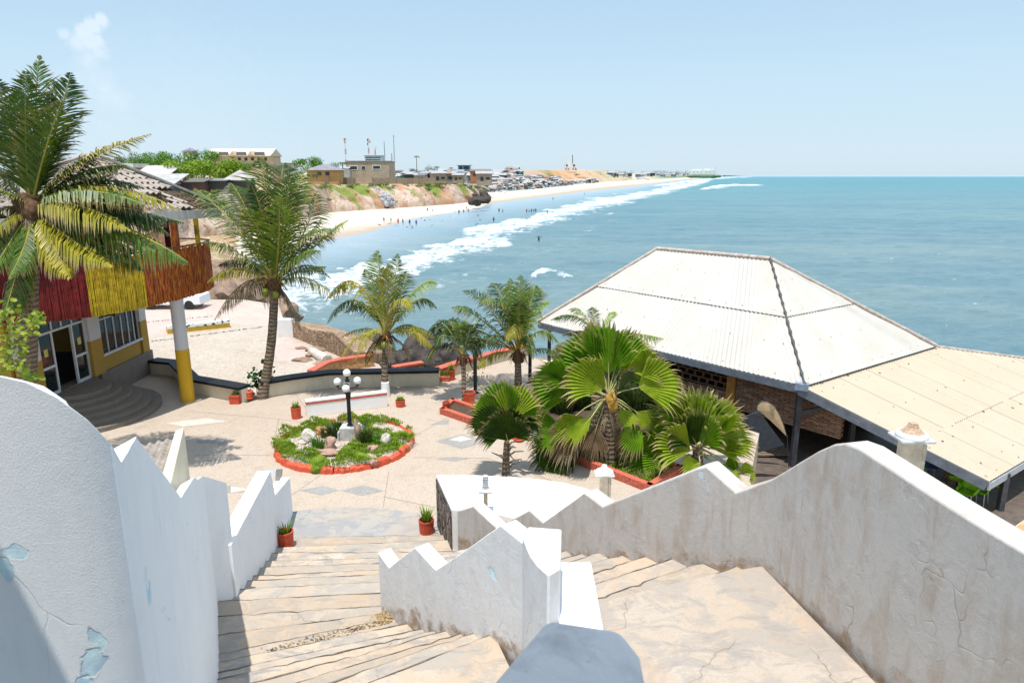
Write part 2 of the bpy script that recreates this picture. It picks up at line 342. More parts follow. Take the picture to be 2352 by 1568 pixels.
# --- middle wall between the two flights
ma, mb_ = (-1.66, 8.25), (-.06, 6.14)
pts = []
for px in ((868, 1268), (893, 1303), (953, 1256), (1001, 1309), (1150, 1206), (1196, 1243)):
    a = pline(px[0], px[1], ma, mb_); pts.append((a.x, a.y, a.z, -7.2))
pts.append((.17, 5.84, pts[-1][2] + .02, -6))
wall('stair_wall', pts, .2, 1, M_mid, 'short zigzag wall with three teeth dividing the two stair flights', bevel=.012)
m = MB(); PTOP = [(.10, 5.95), (.135, 5.76), (.165, 5.62), (.226, 5.46), (.317, 5.30), (.43, 5.41), (.49, 6.10), (.16, 6.15)]
m.prism(PTOP, -6, -3.38)
recalc(build('wall_pier', m, M_mid, None, 35, .02, 3, 'thick white pier with scooped top ending the zigzag dividing wall', 'pier'))
m = MB(); m.prism([(.40, 4.2), (.80, 4.2), (.825, 6.36), (.44, 6.36)], -4.6, -3.9)
recalc(build('low_wall', m, M_white, None, 35, .02, 3, 'low flat topped sunlit white wall running from the pier towards the grey post', 'wall'))
# --- left wall
zb = -7
def lw(px, Y):
    a = pY(px[0], px[1], Y); return (a.x, a.y, a.z, zb)
pts = [(-4.6, 2.95, -.95, zb), (-3.4, 2.76, -.9, zb)]
for px, Y in (((0, 862), 2.74), ((60, 877), 2.75), ((130, 911), 2.77), ((200, 962), 2.82), ((255, 1016), 2.90), ((279, 1060), 3.0)): pts.append(lw(px, Y))
l0, l1 = (-1.87, 3.0), (-3.28, 6.5)
for px in ((313, 1003), (416, 1141), (445, 1096)):
    a = pline(px[0], px[1], l0, l1); pts.append((a.x, a.y, a.z, zb))
a = pY(467, 1092, 9.3); pts.append((-3.78, 7.6, -3.55, zb)); pts.append((-4.55, 9.3, a.z, zb))
a = pY(520, 1108, 9.75); pts.append((a.x, a.y, a.z, zb))
wall('stair_wall', pts, .13, 1, M_left, 'big white stucco wall with curved top and peeling blue paint beside the left steps', bevel=.04, sub=.12, bd=.06)
n0, n1 = (-4.42, 9.75), (-5.30, 15.3)
pts = []
for px in ((531, 1250), (621, 1080), (632, 1136), (666, 1095)):
    a = pline(px[0], px[1], n0, n1); pts.append((a.x, a.y, a.z, -8.3))
wall('stair_wall', pts, .27, 1, M_left, 'low white wall with two teeth at the foot of the left steps', bevel=.015)
# --- grey post close to the eye
m = MB(); m.prism([(.08, 1.40), (-.05, 1.18), (-.22, .86), (.26, .86), (.274, 1.18), (.278, 1.28), (.25, 1.36)], -2.2, -1.0)
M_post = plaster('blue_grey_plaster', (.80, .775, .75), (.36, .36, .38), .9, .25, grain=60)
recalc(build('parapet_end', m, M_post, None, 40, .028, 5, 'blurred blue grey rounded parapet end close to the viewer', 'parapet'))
# --- unseen roof over the viewer, outline cut to shade grey parapet and near wall
t = thing('unseen_canopy', 'unseen canopy over the terrace where the viewer stands, outline cut for its shade', 'canopy', (0, -1, -2.2))
m = MB(); m.prism([(-6.5, -4), (2.4, -4), (2.4, 1.0), (-1.5, 1.12), (-2.2, 1.9), (-3.2, 2.78), (-6.5, 2.85)], 1.2, 1.38); build('roof', m, M_white, t)
for x in (-6.2, 2.1):
    m = MB(); m.box(x - .15, -.7, -3.5, x + .15, -.4, 1.2); build('post', m, M_white, t)
# ================================================================ stairs
NL = [(498, 1235, 1001, 1228, -7.68), (0, 1257, 1011, 1241.5, -7.52), (0, 1269, 1038, 1262, -7.36)]
# left ends (plan) and right ends (plan) of every nosing, from the foot up
LE = [(-5.2, 13.46), (-5.1, 12.79), (-5.05, 12.32), (-4.95, 11.76), (-4.9, 11.28), (-4.82, 10.76), (-4.76, 10.36), (-4.68, 9.88), (-4.56, 9.34), (-4.2, 8.75), (-3.97, 8.13), (-3.75, 7.52), (-3.6, 7.16), (-3.44, 6.8), (-3.28, 6.5), (-3.1, 6.12), (-2.9, 5.75), (-2.72, 5.4), (-2.5, 5.0)]
RE = [(-1.55, 13.6), (-1.42, 13.1), (-1.1, 12.4), (-.9, 11.95), (-.75, 11.55), (-.62, 11.1), (-.5, 10.72), (-.42, 10.25), (-.36, 9.7), (-1.82, 9.0), (-1.72, 8.6), (-1.66, 8.25), (-1.45, 7.9), (-1.21, 7.57), (-1.05, 7.3), (-.79, 7.12), (-.64, 6.84), (-.48, 6.62), (-.3, 6.37)]
st = thing('staircase', 'wide worn tan concrete steps going down from the viewer to the plaza', 'stairs', (-3, 9, -8))
rr = random.Random(5)
M_nose = plain('dark_nosing', (.20, .17, .14), .95, .5, 12, .4)  # dark strip of uneven width along each step edge
def step(parent, L, Rr, Lb, Rb, z, drop=.34, wob=.005):
    """one tread: nosing from L to R, back edge Lb to Rb"""
    m = MB(); n = 26; fr = []; bk = []
    for k in range(n + 1):
        f = k / n; w = rr.uniform(-wob, wob) + (rr.uniform(-.03, .0) if rr.random() < .12 else 0)
        d = Vector((Rr[0] - L[0], Rr[1] - L[1])); nn = Vector((-d.y, d.x)).normalized(); nn = nn if nn.y > 0 else -nn
        fr.append((L[0] + d.x * f + nn.x * w, L[1] + d.y * f + nn.y * w)); bk.append((Lb[0] + (Rb[0] - Lb[0]) * f, Lb[1] + (Rb[1] - Lb[1]) * f))
    ft = [m.vert((p[0], p[1], z + rr.uniform(-.004, .004))) for p in fr]; fb = [m.vert((p[0], p[1], z - drop)) for p in fr]
    bt = [m.vert((p[0], p[1], z + .006)) for p in bk]; bb = [m.vert((p[0], p[1], z - drop)) for p in bk]
    for k in range(n):
        m.face((bt[k], bt[k + 1], ft[k + 1], ft[k])); m.face((ft[k], ft[k + 1], fb[k + 1], fb[k])); m.face((bb[k + 1], bb[k], fb[k], fb[k + 1]))
    m.face((bt[0], ft[0], fb[0], bb[0])); m.face((ft[n], bt[n], bb[n], fb[n]))
    o = recalc(build('step', m, M_step, parent, None, .01, 2))
    e = MB(); a = []; b = []
    for k in range(n * 2 + 1):
        f = k / n / 2; i = min(int(f * n), n - 1); g = f * n - i; p = Vector(m.v[ft[i]]).lerp(Vector(m.v[ft[i + 1]]), g); wd = max(0, .014 + .055 * (fbm(p.x * 2.2 + z * 40, p.y * 2.2, 4) - .46))
        p.z = z + .009; a.append(e.vert(p + Vector((nn.x, nn.y, 0)) * .006 - Vector((0, 0, .012)))); b.append(e.vert(p - Vector((nn.x, nn.y, 0)) * wd))
    for k in range(n * 2): e.face((a[k], a[k + 1], b[k + 1], b[k]))
    build('nosing', e, M_nose, o)
    return o
def ext(A, B, a, b):
    """A-B stretched by a beyond A and b beyond B"""
    d = Vector((B[0] - A[0], B[1] - A[1])).normalized(); return (A[0] - d.x * a, A[1] - d.y * a), (B[0] + d.x * b, B[1] + d.y * b)
for k in range(len(LE)):
    z = -7.68 + .16 * k; hi = min(k + 1, len(LE) - 1)
    L, Rr = ext(LE[k], RE[k], .2, .12); Lb, Rb = ext(LE[hi], RE[hi], .2, .12)
    if k == 8: Rb = (-.3, 9.2)
    if k == len(LE) - 1: Lb, Rb = (-2.0, 3.6), (.4, 4.6)
    sh = Vector((Lb[0] - L[0], Lb[1] - L[1])).normalized() * .06
    step(st, L, Rr, (Lb[0] + sh.x, Lb[1] + sh.y), (Rb[0] + sh.x, Rb[1] + sh.y), z)
# the broad curved bottom step
m = MB(); arc = []
for k in range(25):
    f = k / 24; px = 655 + (968 - 655) * f; py = 1176 - 13 * math.sin(math.pi * f) + 2 * f
    a = pz(px, py, -7.84); arc.append((a.x, a.y))
pl = [(-5.4, 13.3), (-1.4, 13.3)] + [(-1.5, 14.3)] + arc[::-1] + [(-5.42, 14.6)]
m.prism(pl, -8.2, -7.84); recalc(build('step', m, M_gstep, st, None, .012, 2))
# right-hand flight
st2 = thing('staircase', 'curving concrete steps below the landing, along the stained right wall', 'stairs', (1.5, 8, -6))
TIP = [(2.81, 6.87), (2.50, 7.06), (2.19, 7.40), (1.94, 7.76), (1.67, 8.08), (1.42, 8.39), (1.2, 8.73), (1.0, 9.0), (.82, 9.34), (.62, 9.7), (.42, 10.05), (.22, 10.4), (.0, 10.75), (-.2, 11.1)]
dl = Vector((-.88, -.475)).normalized()
for k in range(1, len(TIP)):
    z = -4.26 - .16 * k; w = 2.5 if k < 9 else 2.2
    T = Vector(TIP[k]) - dl * .12; Tb = Vector(TIP[k - 1]) - dl * .12; e = T + dl * w; eb = Tb + dl * w; sh = (Tb - T).normalized() * .05
    step(st2, (e.x, e.y), (T.x, T.y), (eb.x + sh.x, eb.y + sh.y), (Tb.x + sh.x, Tb.y + sh.y), z, .4, .008)
m = MB(); LP = [(.35, 2.6), (3.58, 2.6), (3.34, 4.0), (3.165, 5.04), (3.0, 5.91), (2.875, 6.6), (2.82, 6.88), (2.2, 6.72), (1.5, 6.45), (.75, 6.15), (.35, 5.9)]
m.prism(LP, -6.5, -4.26); recalc(build('landing', m, M_land, st2, None, .03, 3))
m = MB()
for a, b in zip(LP[1:6], LP[2:7]): m.obox((a[0] + .06, a[1], -4.36), (b[0] + .06, b[1], -4.36), .3, .06)
build('dirt_seam', m, M_dirt, st2)
# masonry under the outer terrace, carrying the lamp post behind the right wall
m = MB(); m.prism([(3.8, 3), (5.6, 3), (5.5, 8.3), (3.2, 8.3), (3.1, 7)], -10, -4.5); recalc(build('raised_terrace', m, M_white, None, None, .03, 2, 'raised white terrace block outside the right wall', 'terrace'))

# dry leaf litter in the corners of the steps
def litter(name, label, px, z, n, sx, sy, mat, seed):
    r_ = random.Random(seed); m = MB()
    for k in range(n):
        q = pz(px[0] + r_.gauss(0, sx), px[1] + r_.gauss(0, sy), z) + Vector((0, 0, r_.uniform(.008, .03))); a = r_.uniform(0, 6.28); u = Vector((math.cos(a), math.sin(a), r_.uniform(-.4, .4))) * r_.uniform(.012, .03); v = Vector((-math.sin(a), math.cos(a), r_.uniform(-.3, .5))) * r_.uniform(.006, .014); m.poly([q - u, q - v, q + u, q + v])
    build(name, m, mat, None, None, 0, 2, label, None, None, 'stuff')
M_lit = plain('dry_leaf', (.42, .30, .16), .9, .5, 40); M_lito = plain('orange_leaf', (.62, .26, .03), .9, .4, 40)
litter('leaf_litter', 'dry leaves heaped against the foot of the dividing wall', (880, 1418), -5.92, 260, 12, 6, M_lit, 1); litter('leaf_litter', 'orange leaves in the corner of a left step', (575, 1306), -7.04, 120, 7, 3, M_lito, 2)
for k in range(9): f = k / 8; litter('step_debris', 'dirt and weeds gathered along a worn step', (640 + 230 * f, 1494 - 64 * f), -5.93, 34, 16, 3, M_lit if k % 3 else M_dirt, 10 + k)
# ================================================================ plaza, court, low walls, podium, planter
def floor_mat(name, base, speck, pale, dark=.5, scale=1):
    t = NT(name); p = t.pos(); n1 = t.noise(p, .35, 5, .6); n2 = t.noise(p, 2.2, 5, .65); sp = t.vor(p, 42 * scale, 'F1', 'Color'); g = t.noise(p, 60 * scale, 2)
    c = t.mix(t.ramp(n1, [(.35, 0), (.7, 1)]), base, pale); c = t.mix(t.ramp(n2, [(.5, 0), (.72, .5)]), c, tuple(x * .78 for x in base)); c = t.mix(t.ramp(t.noise(t.warp(p, .6, 1.2), .9, 7, .7), [(.56, 0), (.68, .4)]), c, tuple(x * .68 for x in base))
    s_ = t.sep(sp)[0]; c = t.mix(t.ramp(s_, [(.7, 0), (.78, dark), (1, dark)]), c, speck); c = t.mix(t.ramp(g, [(.25, .5), (.42, 0)]), c, tuple(x * .6 for x in speck))
    return t.fin(c, .8, t.bump(g, .2, .01), .25)
M_plaza = floor_mat('pebble_terrazzo', (.465, .385, .305), (.33, .23, .16), (.49, .42, .345))
M_court = floor_mat('pale_court', (.46, .385, .31), (.32, .24, .18), (.50, .45, .38), .6, .4)
M_pink = floor_mat('pink_court', (.52, .385, .33), (.4, .28, .23), (.55, .46, .40), .3, .4)
M_greyp = floor_mat('grey_pebble', (.31, .295, .275), (.20, .19, .18), (.36, .345, .325))
M_palep = floor_mat('pale_pebble', (.58, .52, .45), (.45, .38, .32), (.60, .55, .49))
M_red = plain('red_paint', (.62, .10, .045), .6, .22, 9, .3)
M_redw = plain('worn_red_paint', (.58, .14, .085), .7, .35, 14, .4)
M_blackcap = plain('black_gloss_tile', (.014, .015, .018), .5, .3, 3, .12, .12)
M_pcream = plaster('cream_wall', (.66, .585, .44), (.42, .34, .24), .5, .2, grain=60)
PL = [(-26, 2), (5.6, 2), (5.6, 8), (6.4, 17), (7.9, 20.5), (-.3, 31.5), (-1.0, 29.6), (-2.9, 27.2), (-2.85, 25.7), (-7.04, 25.4), (-9.24, 24.1), (-9.6, 23.5), (-12.2, 24.7), (-13.9, 27), (-15.1, 27.3), (-26, 28)]
m = MB(); m.prism(PL, -10.5, PLZ); build('plaza', m, M_plaza, kind='structure')
def flat(name, pxs, z, mat, parent=None, dz=.004, **k):
    m = MB(); m.poly([pz(x, y, z) + Vector((0, 0, dz)) for x, y in pxs]); return build(name, m, mat, parent, **k)
fl = thing('floor_pattern', 'grey and pale diamond pebble inlays set into the tan plaza floor', 'floor inlay', (-5, 18, PLZ))
for pxs in ([(688, 1126), (742, 1115), (780, 1126), (738, 1137)], [(780, 1126), (835, 1114), (882, 1127), (832, 1138)], [(1000, 1013), (1060, 998), (1122, 1013), (1060, 1030)], [(1000, 1054), (1050, 1049), (1078, 1053), (1043, 1059)], [(985, 975), (1032, 962), (1030, 974)],
            [(398, 1128), (530, 1114), (590, 1128), (420, 1136)], [(452, 1010), (498, 1010), (495, 1004), (540, 1014), (500, 1022), (503, 1017), (452, 1018)], [(1250, 1140), (1330, 1126), (1345, 1150)]):
    flat('grey_inlay', pxs, PLZ, M_greyp, fl)
for pxs in ([(380, 972), (470, 960), (530, 968), (420, 980)], [(530, 1116), (530, 1132), (575, 1124)], [(1030, 1010), (1060, 1001), (1085, 1008), (1058, 1014)]):
    flat('pale_inlay', pxs, PLZ, M_palep, fl, .008)
M_joint = plain('joint_line', (.30, .24, .19), .9, .2)
def pathstrip(name, pxs, z, w, mat, parent, dz=.006):
    m = MB(); P = [pz(x, y, z) for x, y in pxs]
    for a, b in zip(P, P[1:]):
        d = (b - a); n = Vector((-d.y, d.x, 0)).normalized() * w / 2; u = Vector((0, 0, dz)); m.poly([a - n + u, b - n + u, b + n + u, a + n + u])
    return build(name, m, mat, parent)
for pxs in ([(440, 945), (640, 962), (925, 1000)], [(640, 962), (628, 1020)], [(672, 1135), (740, 1088)], [(880, 1165), (893, 1082)], [(660, 880), (705, 940)], [(450, 1045), (622, 1045)], [(950, 1050), (1120, 1052), (1300, 1115)], [(990, 905), (1040, 880)], [(955, 1000), (1060, 940)], [(880, 1140), (1000, 1165)]):
    pathstrip('joint', pxs, PLZ, .018, M_joint, fl, .0045)
# --- court beyond the black-capped wall
CP = [(-300, 905), (560, 912), (900, 876), (870, 836), (815, 818), (772, 813), (672, 774), (655, 745), (640, 700), (560, 688), (430, 688), (300, 700), (-300, 725)]
m = MB(); P = [pz(x, y, COURT) for x, y in CP]; m.prism([(p.x, p.y) for p in P], -13, COURT); build('court', m, M_court, kind='structure')
flat('pink_paving', [(300, 708), (560, 694), (640, 706), (640, 752), (540, 745), (375, 770), (300, 775)], COURT, M_pink, kind='structure')
flat('pink_paving', [(620, 790), (655, 770), (668, 778), (720, 800), (690, 835), (640, 830)], COURT, M_pink, kind='structure')
fc = thing('floor_pattern', 'broken black dash borders laid across the far pale court', 'floor inlay', (-18, 40, COURT))
M_blk = plain('black_pebble', (.06, .055, .05), .7, .4, 20)
def dashes(a, b, n, w, seed):
    r_ = random.Random(seed); m = MB()
    for k in range(n):
        f = (k + r_.uniform(.05, .5)) / n; g = f + r_.uniform(.25, .6) / n; A = Vector(a).lerp(Vector(b), f); B = Vector(a).lerp(Vector(b), g); d = B - A; q = Vector((-d.y, d.x, 0)).normalized() * w * r_.uniform(.5, 1); u = Vector((0, 0, .006)); s_ = Vector((r_.uniform(-.1, .1), r_.uniform(-.1, .1), 0))
        m.poly([A - q + u, B - q + u + s_, B + q + u, A + q + u + s_])
    build('dash_border', m, M_blk, fc)
for a, b, n, w in (((330, 786), (470, 768), 22, .16), ((470, 768), (606, 750), 26, .2), ((330, 740), (490, 726), 22, .18)): dashes(pz(*a, COURT), pz(*b, COURT), n, w, n)
# the yellow court bench
A, B = pz(378, 768, COURT), pz(522, 752, COURT)
bt = thing('court_bench', 'long low yellow bench with black and white mosaic top across the pale court', 'bench', (A + B) / 2)
M_yel = plain('ochre_paint', (.62, .40, .05), .65, .15, 4); M_mos = NT('mosaic_black_white'); _p = M_mos.pos()
M_mos = M_mos.fin(M_mos.ramp(M_mos.vor(_p, 3.2), [(.30, (.05, .05, .05)), (.36, (.78, .76, .72))]), .6)
m = MB(); m.obox(A + Vector((0, .3, .14)), B + Vector((0, .3, .14)), .6, .28); build('base', m, M_yel, bt); m = MB(); m.obox(A + Vector((0, .32, .36)), B + Vector((0, .32, .36)), .7, .16); build('bench_top', m, M_mos, bt)
# --- walls with coping
def capwall(label, pts, zb, zt, th, body, capm, ch=.12, over=.10, name='garden_wall', capname='coping'):
    t = thing(name, label, 'wall', (pts[0][0], pts[0][1], zb)); m = MB(); c = MB()
    n = len(pts); nor = []
    for k in range(n):
        a, b = pts[max(k - 1, 0)], pts[min(k + 1, n - 1)]; d = Vector((b[0] - a[0], b[1] - a[1])).normalized(); nor.append(Vector((-d.y, d.x)))
    def strip(mb, o0, o1, z0, z1):
        A = [(pts[k][0] + nor[k].x * o0, pts[k][1] + nor[k].y * o0) for k in range(n)]; B = [(pts[k][0] + nor[k].x * o1, pts[k][1] + nor[k].y * o1) for k in range(n)]
        LO = [[mb.vert((*q, z)) for q in P] for P in (A, B) for z in (z0, z1)]; a0, a1, b0, b1 = LO
        for k in range(n - 1):
            for q in ((a1[k], a1[k + 1], b1[k + 1], b1[k]), (a0[k + 1], a0[k], b0[k], b0[k + 1]), (a0[k], a0[k + 1], a1[k + 1], a1[k]), (b0[k + 1], b0[k], b1[k], b1[k + 1])): mb.face(q)
        mb.face((a0[0], a1[0], b1[0], b0[0])); mb.face((a1[-1], a0[-1], b0[-1], b1[-1]))
    strip(m, 0, th, zb, zt); strip(c, -over, th + over, zt, zt + ch)
    recalc(build('wall_body', m, body, t, None, .01)); o = recalc(build(capname, c, capm, t, None, .02))
    return t
capwall('long cream wall with glossy black coping behind the lamp post', [(-9.24, 24.0), (-8.2, 24.7), (-7.04, 25.3), (-5, 25.45), (-2.85, 25.6)], -9.2, -7.46, .3, M_pcream, M_blackcap, .1, .13)
capwall('black coped wall curving from the yellow column to the red flower pots', [(-15.0, 27.25), (-13.9, 26.9), (-13.0, 25.7), (-12.2, 24.65), (-10.8, 24.0), (-9.75, 23.5)], -9.2, -7.5, .3, M_pcream, M_blackcap, .1, .13)
A, B = pz(705, 958, PLZ), pz(891, 934, PLZ)
t = thing('low_wall', 'low white wall with a red stripe along its top in mid plaza', 'wall', A)
M_bright = plain('bright_white_paint', (.86, .85, .82), .7, .04, 4)
d = (B - A); nn = Vector((-d.y, d.x, 0)).normalized() * .14
m = MB(); m.obox(A + nn + Vector((0, 0, .22)), B + nn + Vector((0, 0, .22)), .24, .44); build('wall_body', m, M_bright, t, None, .01)
m = MB(); m.obox(A + nn + Vector((0, 0, .475)), B + nn + Vector((0, 0, .475)), .262, .07); build('red_band', m, M_redw, t)
m = MB(); m.obox(A + nn + Vector((0, 0, .54)), B + nn + Vector((0, 0, .54)), .25, .06); build('coping', m, M_bright, t, None, .01)
for lab, px, zt, zb in (('red topped low wall on the rocky side beyond the cream wall', [(721, 850), (755, 831), (784, 824), (859, 814)], -8.4, -10), ('short red topped wall above the dark sea rocks', [(905, 842), (974, 831)], -8.2, -10)):
    P = [pz(x, y, zt) for x, y in px]; capwall(lab, [(p.x, p.y) for p in P], zb, zt - .12, .3, plain('orange_rubble', (.52, .30, .14), .9, .4, 6, .6), M_redw, .12, .04)
P = [pz(1012, 846, -7.5), pz(1058, 831, -7.5), pz(1125, 813, -7.5), pz(1215, 790, -7.5)]
capwall('cream boundary wall with worn red coping at the seaward edge under the palms', [(p.x, p.y) for p in P], -9.5, -7.62, .3, M_pcream, M_redw, .13, .05)
# stone sea wall on the right of the court
def stone_mat(name, a, b, mortar, sc=2.2):
    t = NT(name); p = t.warp(t.pos(), 1.5, .25); e = t.vor(p, sc, 'DISTANCE_TO_EDGE'); c_ = t.sep(t.vor(p, sc, 'F1', 'Color'))[0]
    c = t.mix(c_, a, b); c = t.mix(t.ramp(t.noise(p, 5, 5), [(.4, 0), (.7, .5)]), c, tuple(x * .5 for x in a)); c = t.mix(t.ramp(e, [(.02, 1), (.06, 0)]), c, mortar)
    return t.fin(c, .9, t.bump(t.math('MULTIPLY', t.ramp(e, [(0, 0), (.12, 1)]), 1), .6, .05), .2)
M_rubble = stone_mat('brown_rubble_stone', (.30, .20, .13), (.46, .33, .22), (.20, .14, .10), 2.6)
P = [pz(672, 774, COURT), pz(718, 793, COURT), pz(768, 813, COURT), pz(815, 838, COURT)]
t = thing('sea_wall', 'thick brown rubble stone wall between the pale court and the surf', 'wall', P[0])
m = MB(); Q = [(p.x, p.y) for p in P]; m.prism(Q + [(x + 1.5, y + .8) for x, y in Q[::-1]], -15, [-8.05, -8.1, -7.9, -8.3, -8.6, -8.2, -8.5, -8.4]); recalc(build('wall_body', m, M_rubble, t, None, .06))
m = MB(); a = pz(660, 742, -8.2); m.box(a.x - .5, a.y - .2, -9.2, a.x + .35, a.y + .25, -7.95); build('end_pier', m, M_white, t, None, .03)
# --- white podium by the stair foot, stone flank
tp = []
for x, y in ((1002, 1090), (1060, 1089), (1100, 1090), (1200, 1095), (1290, 1106), (1345, 1120), (1400, 1146)): a = pz(x, y, -6.57); tp.append((a.x, a.y))
a = pz(1037, 1168, -6.57); nl = (a.x, a.y)
pod = thing('podium', 'white flat topped masonry podium with dark stone cladding on its stair side', 'podium', (.2, 13.4, PLZ))
m = MB(); pl = tp + [(2.4, 12.3), (1.0, 11.9), (.1, 12.28), (-.84, 12.76), (-1.1, 12.66), nl]; m.prism(pl[::-1], -8.1, -6.57); recalc(build('podium_body', m, M_bright, pod, None, .035, 3))
m = MB(); L0, L1 = Vector((tp[0][0], tp[0][1], 0)), Vector((nl[0], nl[1], 0)); o_ = Vector((-.012, -.012, 0)); m.poly([L0 + o_ + Vector((0, 0, -8.0)), L1 + o_ + Vector((0, 0, -7.9)), L1 + o_ + Vector((0, 0, -6.63)), L0 + o_ + Vector((0, 0, -6.63))])
t_ = NT('split_stone'); p_ = t_.mapv(t_.pos(), (1, 1, .45)); e_ = t_.vor(t_.warp(p_, 5, .08), 9, 'DISTANCE_TO_EDGE'); c_ = t_.sep(t_.vor(t_.warp(p_, 5, .08), 9, 'F1', 'Color'))[0]
M_split = t_.fin(t_.mix(t_.ramp(e_, [(.06, 1), (.12, 0)]), t_.mix(c_, (.20, .15, .12), (.40, .34, .29)), (.03, .025, .022)), .8, t_.bump(t_.ramp(e_, [(0, 0), (.2, 1)]), .8, .04), .3)
build('stone_cladding', m, M_split, pod)
m = MB(); m.prism([(-.80, 12.70), (.0, 11.36), (.75, 10.05), (1.3, 9.4), (2.6, 10), (2.4, 12.25), (1.0, 11.88), (.1, 12.26)][::-1], -8.1, -6.72); recalc(build('bare_strip', m, M_step, pod))
# --- lamp posts: squat lights on cream posts
def square_lamp(label, base, h, w, kind):
    t = thing('path_light', label, 'lamp', base, 'cream post lamps beside the stairs'); b = Vector(base)
    m = MB(); m.box(b.x - w / 2, b.y - w / 2, b.z, b.x + w / 2, b.y + w / 2, b.z + h); build('post', m, M_lpost, t, None, .008)
    if kind == 'tier':
        m = MB(); m.box(b.x - .13, b.y - .13, b.z + h, b.x + .13, b.y + .13, b.z + h + .035); build('cap_plate', m, M_lgrey, t, None, .008)
        m = MB(); pr = [(.10, .035)]
        for k in range(5): z0 = .06 + k * .05; pr += [(.065, z0), (.065, z0 + .022), (.05, z0 + .028), (.05, z0 + .046)]
        pr += [(.06, .31), (.05, .33), (0, .335)]; m.lathe((b.x, b.y, b.z + h), pr); build('louvre_head', m, M_lgrey, t, 40)
    else:
        m = MB(); m.box(b.x - .2, b.y - .17, b.z + h, b.x + .2, b.y + .17, b.z + h + .03); build('cap_plate', m, M_lgrey, t, None, .006)
        m = MB(); m.lathe((b.x, b.y, b.z + h + .03), [(.18, 0), (.185, .03), (.17, .055), (.13, .06)]); build('lamp_ring', m, M_bright, t, 40)
        m = MB(); n = 28; prof = [(.135, .055), (.10, .085), (.065, .12), (.05, .16), (.048, .175)]
        r0 = []
        for r, hh in prof: r0.append([m.vert((b.x + r * (1 + .07 * (j % 2)) * math.cos(2 * math.pi * j / n), b.y + r * (1 + .07 * (j % 2)) * math.sin(2 * math.pi * j / n), b.z + h + .03 + hh)) for j in range(n)])
        for a_, c_ in zip(r0, r0[1:]):
            for j in range(n): m.face((a_[j], a_[(j + 1) % n], c_[(j + 1) % n], c_[j]))
        m.face(r0[-1]); build('fluted_dome', m, M_lrust if kind == 'rust' else M_bright, t)
        m = MB(); m.tube([(b.x + w * .5 + .035, b.y - w * .3, b.z), (b.x + w * .5 + .035, b.y - w * .3, b.z + h - .06), (b.x + w * .3, b.y - w * .3, b.z + h - .02)], .03); m.tube([(b.x + w * .5 + .035, b.y - w * .3, b.z + h * .62), (b.x + w * .5 + .035, b.y - w * .3, b.z + h * .66)], .042); build('conduit', m, M_lpost, t, 60)
    return t
M_lpost = plain('cream_post', (.62, .52, .38), .7, .2, 7); M_lgrey = plain('grey_painted_metal', (.55, .56, .57), .5, .2, 9); M_lrust = plain('rusty_white_metal', (.52, .36, .24), .6, .35, 30)
a = pz(1117, 1158, -6.57); square_lamp('slim tiered louvre lamp on thin cream post on the white podium', (a.x, a.y - .3, -6.6), .48, .085, 'tier')
a = pz(1386, 1138, -6.57); square_lamp('white square capped cream lamp post at the back of the podium', (a.x, a.y, -6.6), .52, .16, 'plain')
a = pY(2094, 1002, 7.75); square_lamp('rust stained fluted lamp on a cream post behind the tall right wall', (a.x, a.y, -4.52), a.z + 4.52 - .03, .2, 'rust')
# --- round planter
pc = Vector((-5.08, 19.5, PLZ)); PR = 2.08
M_stone = plain('pink_stone', (.52, .33, .25), .85, .3, 5, .6, bd=.04); M_palest = plain('pale_stone', (.64, .58, .50), .85, .3, 6, .6, bd=.04); M_orst = plain('orange_stone', (.56, .30, .13), .85, .3, 6, .6)
t_ = NT('gravel'); p_ = t_.pos(); q_ = t_.sep(t_.vor(p_, 26, 'F1', 'Color')); e_ = t_.vor(p_, 26, 'F1')
M_gravel = t_.fin(t_.mix(t_.ramp(e_, [(.3, 0), (.6, .7)]), t_.ramp(q_[0], [(0, (.38, .28, .22)), (.4, (.60, .50, .40)), (1, (.78, .74, .68))]), (.2, .15, .11)), .9, t_.bump(e_, -.8, .03), .2)
planter = thing('round_planter', 'round rock garden edged with red painted stones in the plaza centre', 'planter', pc)
m = MB(); n = 64; ed = []
for k in range(n):
    a_ = 2 * math.pi * k / n; ed.append((pc.x + 1.93 * math.cos(a_), pc.y + 1.93 * math.sin(a_)))
m.prism(ed, PLZ - .1, PLZ + .12); build('gravel_bed', m, M_gravel, planter)
rr = random.Random(11)
ang = 0; k = 0
while ang < 2 * math.pi - .08:
    w = rr.uniform(.14, .42); a0, a1 = ang, min(ang + w, 2 * math.pi - .02); ang = a1 + (rr.uniform(.004, .02) if rr.random() < .8 else rr.uniform(.03, .12)); k += 1
    m = MB(); nn_ = 6; hh = rr.uniform(.13, .24); rows = []
    for q in range(nn_ + 1):
        a_ = a0 + (a1 - a0) * q / nn_; ri, ro = 1.88 + rr.uniform(-.03, .03), PR + rr.uniform(-.03, .03); h_ = hh * (1 if 0 < q < nn_ else .8) + rr.uniform(-.02, .02)
        c_, s_ = math.cos(a_), math.sin(a_); rows.append([m.vert((pc.x + r_ * c_, pc.y + r_ * s_, PLZ + z_)) for r_, z_ in ((ro, -.02), (ro - .02, h_ * .75), (ro - .08, h_), (ri + .04, h_), (ri, 0))])
    for a_, b_ in zip(rows, rows[1:]):
        for j in range(4): m.face((a_[j], a_[j + 1], b_[j + 1], b_[j]))
    m.face(rows[0][::-1]); m.face(rows[-1]); recalc(build('edging_stone', m, M_red if rr.random() < .88 else M_stone, planter, 40, .012))
